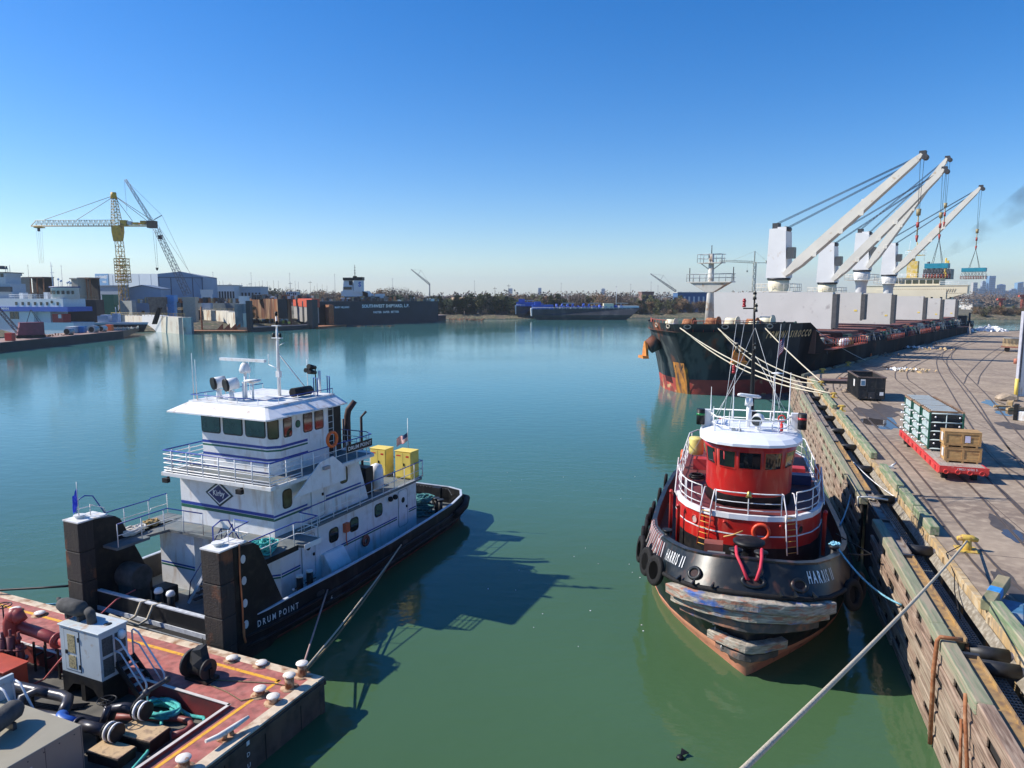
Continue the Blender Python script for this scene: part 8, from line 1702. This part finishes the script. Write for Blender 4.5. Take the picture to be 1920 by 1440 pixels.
mb = MB(); slab(mb, at(597, 616.5, 0), at(650, 612, 0), 8, -1, .8); rel(mb, A).build('low_pontoon', RUST, t)
r3 = random.Random(3)
for u0, u1, lab in ((470, 590, 'clutter of winches and pipes on top of the rusty floating dock'), (250, 460, 'clutter of beams and machinery on the white floating docks'), (600, 820, 'row of fittings and people sized posts on top of the black dock wall')):
    mb = MB()
    for k in range(90): c = at(r3.uniform(u0, u1), 608 if u0 != 250 else 613, 0); z0 = 11.8 if u0 == 470 else (gz(568, c[1]) if u0 == 250 else 11.0); w_ = r3.uniform(.2, 1.6); mb.box(c[0], c[1] + r3.uniform(0, 5), z0, c[0] + w_, c[1] + r3.uniform(5, 6), z0 + r3.uniform(.3, 2.6), r3.randrange(5))
    o = mb.build('dock_gear', [DARKST, RUST, CWHITE, mat('gear_grey', (.2, .2, .19), .8), BOARD]); tag(o, lab, 'gear', kind='stuff')
# black dock with the yard name
A0, B0 = at(598, 611.5, 0), at(822, 603.5, 0); t = T0('floating_dock', 'long black floating dock wall with the shipyard name in white letters', 'dock', A0)
mb = MB(); ztp = gz(564, A0[1]); slab(mb, A0, B0, 14, -1, ztp - .2, 0, gz(564, B0[1])); rel(mb, A0).build('wall', DOCKB, t)
dv = (Vector((*B0, 0)) - Vector((*A0, 0))); Lg = dv.length; dv.normalize(); nv = Vector((dv.y, -dv.x, 0))
mb = MB()
def put(s, f0, f1, z0, h):
    V, F = fit(text(s, 1, .03), (f1 - f0) * Lg, h, f0 * Lg, z0); mb.mapf(nv * .1, dv, (0, 0, 1), .05, 0, V, F)
def fr_(u): 
    b = min(range(0, 1001), key=lambda k: abs(960 + 1330 * (A0[0] + dv.x * Lg * k / 1000) / ((A0[1] + dv.y * Lg * k / 1000) * .9922 + 1.2) - u)); return b / 1000
put('SOUTHWEST SHIPYARD, L.P.', fr_(679), fr_(767), 7.6, 1.9); put('FASTER  SAFER  BETTER', fr_(700), fr_(748), 5.2, 1.05); put('MARY HILLIARD', fr_(628), fr_(655), 7.9, .9); put('5-H', fr_(610), fr_(616), 7.9, .8); mb.build('lettering', mat('dock_lettering', (.95, .95, .95), .5, var=.02), t)
mb = MB(); rail(mb, [(0, 0, ztp - .2), (B0[0] - A0[0], B0[1] - A0[1], gz(564, B0[1]))], 1.0, 3.5, (.5,), .07); mb.build('railing', DARKST, t)
# towboat lifted in the dock
Y5 = 352; ox5 = px(675, Y5); t = T0('docked_tugboat', 'white tugboat with black topped twin funnels standing in the black dock', 'boat', (ox5, Y5, 2)); f5 = lambda u0, u1, v0, v1, y0=0, y1=6, m=0, mb=None: (mb or MB()).box(px(u0, Y5) - ox5, y0, gz(v1, Y5) - 2, px(u1, Y5) - ox5, y1, gz(v0, Y5) - 2, m)
mb = MB(); f5(637, 712, 556, 566, 0, 8, 1, mb); f5(640, 690, 546, 556, 1, 7, 0, mb); mb.loft([[(px(643, Y5) - ox5, 1, gz(546, Y5) - 2), (px(663, Y5) - ox5, 1, gz(546, Y5) - 2), (px(663, Y5) - ox5, 6, gz(546, Y5) - 2), (px(643, Y5) - ox5, 6, gz(546, Y5) - 2)], [(px(645, Y5) - ox5, 1.5, gz(526, Y5) - 2), (px(659, Y5) - ox5, 1.5, gz(526, Y5) - 2), (px(659, Y5) - ox5, 5, gz(526, Y5) - 2), (px(645, Y5) - ox5, 5, gz(526, Y5) - 2)]])
f5(664, 680, 526, 548, .5, 5, 0, mb); mb.ext([(px(680, Y5) - ox5, 1, gz(546, Y5) - 2), (px(698, Y5) - ox5, 1, gz(552, Y5) - 2), (px(698, Y5) - ox5, 1, gz(556, Y5) - 2), (px(680, Y5) - ox5, 1, gz(556, Y5) - 2)], (0, 5, 0)); f5(703, 719, 551, 559, 1, 5, 0, mb); mb.build('superstructure', [CWHITE, DARKST], t)
mb = MB(); f5(644, 661, 521, 526, .8, 6, 0, mb); f5(663, 681, 520, 526, .3, 5.5, 0, mb); f5(663, 668, 518, 521, 1, 4, 0, mb); f5(655, 661, 527, 535, 1.2, 1.3, 0, mb); mb.build('funnel_top', BLACK, t); mb = MB(); f5(645, 660, 538, 543, .8, 1, 0, mb); mb.build('window', FGLASS, t)
mb = MB(); mb.cyl((px(665, Y5) - ox5, 3, gz(521, Y5) - 2), (px(665, Y5) - ox5, 3, gz(497, Y5) - 2), .2, .1); 
for v in (502, 507, 512): mb.box(px(663.3, Y5) - ox5, 2.9, gz(v + .6, Y5) - 2, px(666.8, Y5) - ox5, 3.1, gz(v, Y5) - 2)
mb.build('mast', DARKST, t); mb = MB(); V, F = fit(text('S', 1, .04), 1.4, 2.4, px(673, Y5) - ox5, gz(538, Y5) - 2); mb.mapf((0, .48, 0), (1, 0, 0), (0, 0, 1), .0, 0, V, F); mb.build('funnel_letter', FBLUE, t)
Y6 = 358; ox6 = px(547, Y6); t = T0('docked_boat', 'pale blue and white boat superstructure seen above the rusty dock', 'boat', (ox6, Y6, 2)); mb = MB()
for a in ((535, 560, 554, 566), (538, 558, 547, 554), (532, 562, 560, 570)): mb.box(px(a[0], Y6) - ox6, 0, gz(a[3], Y6) - 2, px(a[1], Y6) - ox6, 5, gz(a[2], Y6) - 2)
mb.build('superstructure', mat('pale_blue_boat', (.35, .45, .5), .6), t); mb = MB()
for k in range(5): mb.box(px(540 + k * 3.6, Y6) - ox6, -.1, gz(553, Y6) - 2, px(542 + k * 3.6, Y6) - ox6, 0, gz(549, Y6) - 2)
mb.build('window', FGLASS, t)
# low rust barge in front of the black dock
A = at(700, 607, 0); B = at(836, 600.5, 0); t = T0('rusty_barge', 'low dark rust red barge floating in front of the lettered dock', 'barge', A); mb = MB(); slab(mb, A, B, 7, -.3, 2.6); rel(mb, A).build('hull', mat('dark_rust_hull', (.10, .045, .04), .8, var=.3, scale=.4), t)
mb = MB(); slab(mb, (A[0] - 3, A[1] + .2), (B[0] + 1, B[1] + .2), 6, 2.62, 3.0); rel(mb, A).build('deck_edge', mat('pale_rust_edge', (.35, .23, .2), .8), t)
for k, (u, v, w_) in enumerate(((700, 612, 30), (860, 600, 22), (895, 601, 12))):
    mb = MB(); r3 = random.Random(k + 50)
    for j in range(30): x = r3.uniform(-w_ / 3.6, w_ / 3.6); y = r3.uniform(-1, 1); mb.beam((x, y, .1), (x + r3.uniform(-2, 2), y + r3.uniform(-1, 1), r3.uniform(.0, .5 if k == 0 else 1.2)), .25, .3)
    o = mb.build('driftwood', mat('driftwood_%d' % k, (.34, .16, .09) if k else (.2, .12, .08), .9), loc=(*at(u, v, 0), 0)); tag(o, ('drifting boom of rusty timber by the lettered dock', 'reddish timber debris on the bank beside the lettered dock', 'small reddish timber pile at the end of the bank debris')[k], 'debris', kind='stuff')
# boxes, tanks and booths on the yard quay
for k, (u0, u1, v0, v1, Y, m_, lab) in enumerate(((194, 216, 553, 572, 300, GREEN, 'dark green container with a pale end beside the tower crane base'), (314, 328, 554, 566, 300, mat('tank_bright_blue', (.05, .25, .6), .5), 'bright blue tank box on the dock'), (280, 308, 558, 570, 296, mat('truss_brown', (.14, .12, .10), .8, var=.4, scale=.8), 'dark trusses and machinery stacked by the dock'), (449, 464, 556, 565, 300, CWHITE, 'white box on the dock end'), (343, 368, 558, 564, 302, GSH, 'beige grey dock machinery house'), (378, 396, 544, 552, 330, CWHITE, 'white boat hull on the yard beyond the dock'))):
    ob = MB().box(-(px(u1, Y) - px(u0, Y)) / 2, 0, gz(v1, Y) - 2.6, (px(u1, Y) - px(u0, Y)) / 2, 3.5, gz(v0, Y) - 2.6).box(-(px(u1, Y) - px(u0, Y)) / 2 + .2, .2, -1, (px(u1, Y) - px(u0, Y)) / 2 - .2, 3, gz(v1, Y) - 2.6).box(-(px(u1, Y) - px(u0, Y)) / 2 - .15, -.15, gz(v0, Y) - 2.6, (px(u1, Y) - px(u0, Y)) / 2 + .15, 3.65, gz(v0, Y) - 2.4).build('yard_box', m_, loc=(px((u0 + u1) / 2, Y), Y, 2.6)); tag(ob, lab, 'box')
ob = None
for k, (u0, u1, v0, v1, Y, m_, lab) in enumerate(((404, 440, 536, 552, 430, CWHITE, 'long white roofed shed far behind the docks'), (445, 490, 539, 552, 440, mat('pale_blue_shed', (.38, .44, .5), .7), 'pale blue low shed far behind the docks'), (858, 890, 556, 572, 470, None, 'x'), (1270, 1332, 549, 566, 480, mat('blue_low_building', (.05, .12, .26), .6), 'low dark blue building beyond the ship foremast'), (1203, 1225, 548, 556, 520, mat('brown_low', (.2, .12, .1), .8), 'low brown building beyond the rusty trees'))):
    if m_ is None: continue
    t, w, h = shed('shed', lab, u0, u1, v0, v1, Y, 14, m_, mat('pale_roof%d' % k, (.5, .5, .48) if k != 4 else (.3, .2, .18), .7))
    mb = MB()
    for j in range(7): mb.box(-w + .9 + j * 2 * w / 7, -.1, h * .45, -w + 2.0 + j * 2 * w / 7, 0, h * .8)
    mb.build('window', FGLASS if k != 3 else CWHITE, t)
# arched hut
Y = 458; A = (px(893, Y), Y, 2.6); t = T0('arched_hut', 'tan roofed arched hut behind the evergreen trees', 'building', A); w = 7.5
def archp(rx, h0, h1): return [(-rx, 0)] + [(-rx * math.cos(math.pi * j / 10), h0 + (h1 - h0) * math.sin(math.pi * j / 10)) for j in range(11)] + [(rx, 0)]
d_ = Vector((-1, .55, 0)).normalized(); mb = MB(); u_ = Vector((.55, 1, 0)).normalized()
V1 = [u_ * p[0] * .8 + Vector((0, 0, p[1])) for p in archp(5.5, 5.5, 9.6)]; mb.ext(V1, tuple(d_ * 20)); mb.build('walls', mat('hut_grey', (.33, .36, .4), .7), t)
V2 = [u_ * p[0] * .82 + Vector((0, 0, p[1] + .15)) - d_ * .3 for p in archp(5.5, 5.6, 9.7)[1:-1]]; mb = MB(); n_ = len(V2); V3 = [p + d_ * 20.6 for p in V2]; mb.add(V2 + V3, [(i, i + 1, n_ + i + 1, n_ + i) for i in range(n_ - 1)]); mb.build('roof', mat('hut_tan_roof', (.42, .30, .18), .7), t)
# tank barges
def tank_barge(u0, u1, vt, vb, Y, lab, gear, hullm):
    x0, x1 = px(u0, Y), px(u1, Y); A = ((x0 + x1) / 2, Y, 0); h = gz(vt, Y); w = (x1 - x0) / 2; t = T0('tank_barge', lab, 'barge', A, 'blue decked tank barges on the far bank')
    MB().loft([[(-w + 3, 1, -.5), (w - 9, 1, -.5), (w - 9, 13, -.5), (-w + 3, 13, -.5)], [(-w, 0, h * .45), (w - 5, 0, h * .45), (w - 5, 14, h * .45), (-w, 14, h * .45)], [(-w, 0, h), (w, 3, h + .8), (w, 11, h + .8), (-w, 14, h)]]).build('hull', hullm, t)
    r = random.Random(int(u0)); B1 = mat('barge_deck_blue', (.02, .08, .42), .5, var=.2, scale=.3)
    MB().box(-w, .5, h, -w + 12, 10, h + 2.4).box(-w + 1.5, 1.5, h + 2.4, -w + 5, 8, h + 4.2).build('blue_deckhouse', B1, t)
    q = MB(); r2 = MB()
    for k in range(gear):
        x = -w + 14 + k * (2 * w - 22) / gear; q.cyl((x, 3 + r.random() * 4, h), (x, 4, h + 1 + r.random() * 2), .5 + .4 * r.random()); q.tube([(x, 3, h + 1.2), (x + 2.2, 3.4, h + 1.4)], .25, 6)
        if k % 2: r2.box(x - 1.2, 5, h, x + 1.5, 7, h + 1.2 + r.random()); 
        if k % 5 == 2: r2.box(x - 3, 4, h + 3.2, x + 4, 4.4, h + 3.5).cyl((x, 4.2, h), (x, 4.2, h + 3.2), .15)
    q.build('deck_pipework', B1, t); r2.build('deck_housing', mat('barge_gear_pale', (.5, .52, .52), .6), t)
    mb = MB(); rail(mb, [(-w, .3, h), (w - 6, .3, h)], 1.0, 2.4, (.5,), .06); mb.build('railing', CWHITE, t)
    if w > 20: MB().box(w * .32, 3, h, w * .5, 8, h + 3.2).build('tan_housing', CREAM, t); MB().cyl((w * .55, 4, h), (w * .55, 4, h + 12), .12).box(w - 12, 3, h + .2, w - 1, 10, h + 1.8).build('bow_mast', CWHITE, t)
    MB().ext([(-w - .5, 1, h * .35), (-w, 1, h * .35), (-w, 1, h + .5), (-w - .8, 1, h + .5)], (0, 12, 0)).build('stern_notch', CWHITE, t)
tank_barge(998, 1203, 579.5, 600, 402, 'long black hulled tank barge with bright blue deck gear', 13, mat('tank_hull_grey_black', (.03, .034, .042), .6, var=.3, scale=.2, col2=(.08, .08, .08), amt=.2, sc2=.2))
tank_barge(968, 1003, 574, 596, 420, 'short blue topped tank barge tucked behind the long one', 3, mat('tank_hull_navy', (.015, .018, .035), .6))
# poles and far masts
def pole(u, v0, v1, Y, lab, nm='utility_pole', cat='pole', m=DARKST, r=.14, arms=True, grp='utility poles beyond the shipyard'):
    h = gz(v0, Y) - 2.6; mb = MB().cyl((0, 0, 0), (0, 0, h), r, r * .6, 6)
    if arms: mb.box(-1.1, -.08, h - 1.2, 1.1, .08, h - 1.0)
    o = mb.build(nm, m, loc=(px(u, Y), Y, 2.6)); tag(o, lab, cat, grp)
rp = random.Random(9)
for k in range(30): pole(398 + k * 7.4 + rp.uniform(-2, 2), 534 + rp.uniform(-8, 9), 560, 452 + rp.uniform(-8, 20), 'dark utility pole in the row behind the floating docks', arms=k % 5 == 0, r=.12)
for u, v, Y, lab in ((928, 538, 440, 'dark utility pole just right of the arched hut'), (954, 533, 440, 'tall dark utility pole left of the tank barges'), (871, 583, 402, 'mooring post standing in the water below the arched hut')): pole(u, v, 570, Y, lab, m=TIMBER if 'post' in lab else DARKST, arms='post' not in lab, r=.3 if 'post' in lab else .16)
for u, v in ((58, 497), (120, 498), (402, 510), (473, 511), (545, 512), (629, 514), (737, 522), (890, 526), (1052, 530), (1155, 536), (1182, 532), (1220, 528), (1233, 535)): pole(u, v, 550, 900, 'tall hazy transmission mast on the horizon', 'transmission_mast', 'mast', mat('hazy_mast', (.3, .3, .32), .8) if u == 58 else bpy.data.materials['hazy_mast'], .3, True, 'transmission masts on the horizon')
for (u0, v0, u1, v1, Y, lab) in ((772, 506, 806, 533, 560, 'thin dark crane boom above the trees right of the lettered dock'), (1218, 514, 1266, 546, 520, 'thin dark crane boom above the rusty trees left of the ship')):
    A = (px(u1, Y), Y, 2.6); mb = MB(); a = (0, 0, gz(v1, Y) - 2.6); b = (px(u0, Y) - A[0], 0, gz(v0, Y) - 2.6); lattice(mb, a, b, 1.3, .5, 12, .14); mb.cyl((0, 0, 0), a, .5); f = Vector(a).lerp(Vector(b), .62); mb.cyl(f, f + Vector((2.4, 0, 3.6)), .12, n=4); mb.cyl(f + Vector((2.4, 0, 3.6)), b, .06, n=3); mb.cyl(f + Vector((2.4, 0, 3.6)), a, .06, n=3)
    o = mb.build('distant_crane', GRYB, loc=A); tag(o, lab, 'crane')
# tower crane seen behind the ship
Y = 560; A = (px(1411, Y), Y, 2.6); t = T0('tower_crane', 'pale distant tower crane standing behind the ship foremast', 'crane', A); e_ = lambda u, v: (px(u, Y) - A[0], 0, gz(v, Y) - 2.6)
lattice(MB(), (0, 0, 0), e_(1412, 492), 1.9, 1.9, 16, .2).build('mast', mat('pale_green_crane', (.4, .42, .36), .7), t)
mb = MB(); lattice(mb, e_(1411, 493), e_(1345, 490), 1.5, 1.2, 14, .14, tri=True); mb.beam(e_(1411, 494), e_(1440, 494), .9, .4); mb.box(e_(1432, 494)[0], -.8, e_(1432, 494)[2] - .5, e_(1440, 494)[0], .8, e_(1432, 490)[2]); mb.build('jib', bpy.data.materials['pale_green_crane'], t)
mb = MB(); mb.beam(e_(1411, 492), e_(1411, 473), .7, .7)
for b in ((1370, 490), (1436, 493)): mb.cyl(e_(1411, 473), e_(*b), .08, n=3)
mb.cyl(e_(1398, 494), e_(1398, 510), .06, n=3); mb.box(e_(1396.6, 510)[0], -.5, e_(1397, 511)[2], e_(1399.4, 510)[0], .5, e_(1397, 508)[2]); mb.build('tower_head', bpy.data.materials['pale_green_crane'], t)
# right hand far bank: sheds, red gantries
for u0, u1, v0, v1, Y, c_, lab in ((1815, 1835, 562, 570, 640, (.45, .48, .48), 'pale warehouse on the far right bank'), (1832, 1908, 563, 573, 700, (.10, .15, .15), 'long dark green roofed warehouse on the far right bank'), (1823, 1845, 571, 576, 560, (.5, .48, .45), 'low white shed on the far right bank near the water')):
    t, w, h = shed('warehouse', lab, u0, u1, v0, v1, Y, 14, mat('wh_%d' % u0, c_, .7), mat('whr_%d' % u0, tuple(x * .8 for x in c_), .7)); mb = MB()
    for j in range(10): mb.box(-w + .5 + j * 2 * w / 10, -.1, .5, -w + .9 + j * 2 * w / 10, 0, h * .9)
    mb.build('wall_posts', mat('whp_%d' % u0, tuple(x * .5 for x in c_), .7), t)
for u, v, lab in ((1876, 559, 'red mast gantry on the far right bank'), (1916, 553, 'red crane body at the right edge of the far bank')):
    Y = 520; mb = MB(); h = gz(v, Y) - 2.6; lattice(mb, (0, 0, 0), (0, 0, h), 1.6, 1.2, 8, .22); mb.box(-3, -1, h - 1.5, 2.5, 1, h); o = mb.build('gantry', mat('gantry_red_%d' % u, (.4, .08, .05), .6), loc=(px(u, Y), Y, 2.6)); tag(o, lab, 'gantry')
# small details afloat and ropes near the push boat
rope('mooring_rope', sag((-42, 30, 1.2), FK.W(-3.9, -.5, 1.7), .4), .05, BLACK, 'dark mooring rope from the far push knee to the left edge'); rope('mooring_rope', sag((-42, 28.5, .8), FK.W(-3.9, -.7, 1.0), .3), .04, BLUEROPE, 'pale blue patched mooring rope below the dark one at the left edge')
c1 = Vector(FB.W(-.73, -.2, 1.45)); 
rope('mooring_rope', sag(c1, Vector(FK.W(5.05, 4.7, 1.1)), .0, 6), .035, mat('pinkish_rope', (.42, .28, .24), .9), 'pinkish rope rising from the corner bollard to the push boat hull, steep one')
rope('mooring_rope', sag(c1 + Vector((.1, 0, 0)), Vector(FK.W(4.98, 10.6, 1.2)), .15, 8), .035, ROPE, 'pale taut rope from the corner bollard to the push boat side, upper of the pair')
rope('mooring_rope', sag(c1 + Vector((.15, .05, -.05)), Vector(FK.W(4.98, 10.3, 1.1)), .3, 8), .04, BROWNROPE, 'brown taut rope from the corner bollard to the push boat side, lower of the pair')
for x in (-.15, .55):
    rope('bow_rope', [FK.W(x, .3, 1.3), FK.W(x, -.1, 1.55), FK.W(x - .05, -.45, 1.62), FK.W(x - .15, -.65, 1.1), FK.W(x - .3, -.95, .95), FK.W(x - .9, -1.25, 1.26)], .055, ROPE, 'pale rope from the left bitt of the push boat down to the barge' if x < 0 else 'pale rope from the right bitt of the push boat down to the barge')
rope('bow_rope', [FK.W(-1.5, .3, 1.62), FK.W(-1.6, -.5, 1.5), FK.W(-1.75, -1.1, 1.1)], .03, mat('pink_red_line', (.55, .12, .12), .8), 'thin red line over the push boat bow bulwark')
rope('deck_rope', [FK.W(*q) for q in ((1.0, .8, .62), (1.3, 1.3, .62), (1.2, 1.8, .62), (1.5, 2.1, .62), (1.75, 1.9, .62), (1.5, 1.6, .62), (1.2, 1.4, .64))], .05, BROWNROPE, 'short rope lying on the fore deck of the push boat')
rl = random.Random(4)
mb = MB()
for k in range(22): u, v = rl.uniform(900, 1230), rl.uniform(860, 1250); x, y = at(u, v, 0); s_ = rl.uniform(.015, .03); mb.box(x - s_, y - s_, 0, x + s_, y + s_, .02)
o = mb.build('floating_flecks', WHITE); tag(o, 'tiny pale flecks of debris scattered on the water', 'debris', kind='stuff')
o = MB().lathe([(.01, 0), (.12, .02), (.1, .08), (.01, .1)], (0, 0, 0), 8).ext([(0, 0, .08), (.3, .1, .1), (.1, .25, .16)], (0, 0, .02)).build('floating_bird', BLACK, loc=(*at(1275, 1422, 0), 0)); tag(o, 'small dark object floating near the bottom edge', 'flotsam')
# haze
HZ = bpy.data.materials.new('haze'); HZ.use_nodes = True; nt = HZ.node_tree; nt.nodes.remove(nt.nodes['Principled BSDF']); pv = nt.nodes.new('ShaderNodeVolumePrincipled'); pv.inputs['Color'].default_value = (.82, .9, 1, 1); pv.inputs['Density'].default_value = .00010; pv.inputs['Anisotropy'].default_value = .2
nt.links.new(pv.outputs[0], nt.nodes['Material Output'].inputs['Volume'])
hz = MB().box(-5100, -70, -3.5, 5100, 9100, 225).build('haze', HZ); hz['kind'] = 'stuff'; hz['label'] = 'thin pale air haze over the whole harbour'
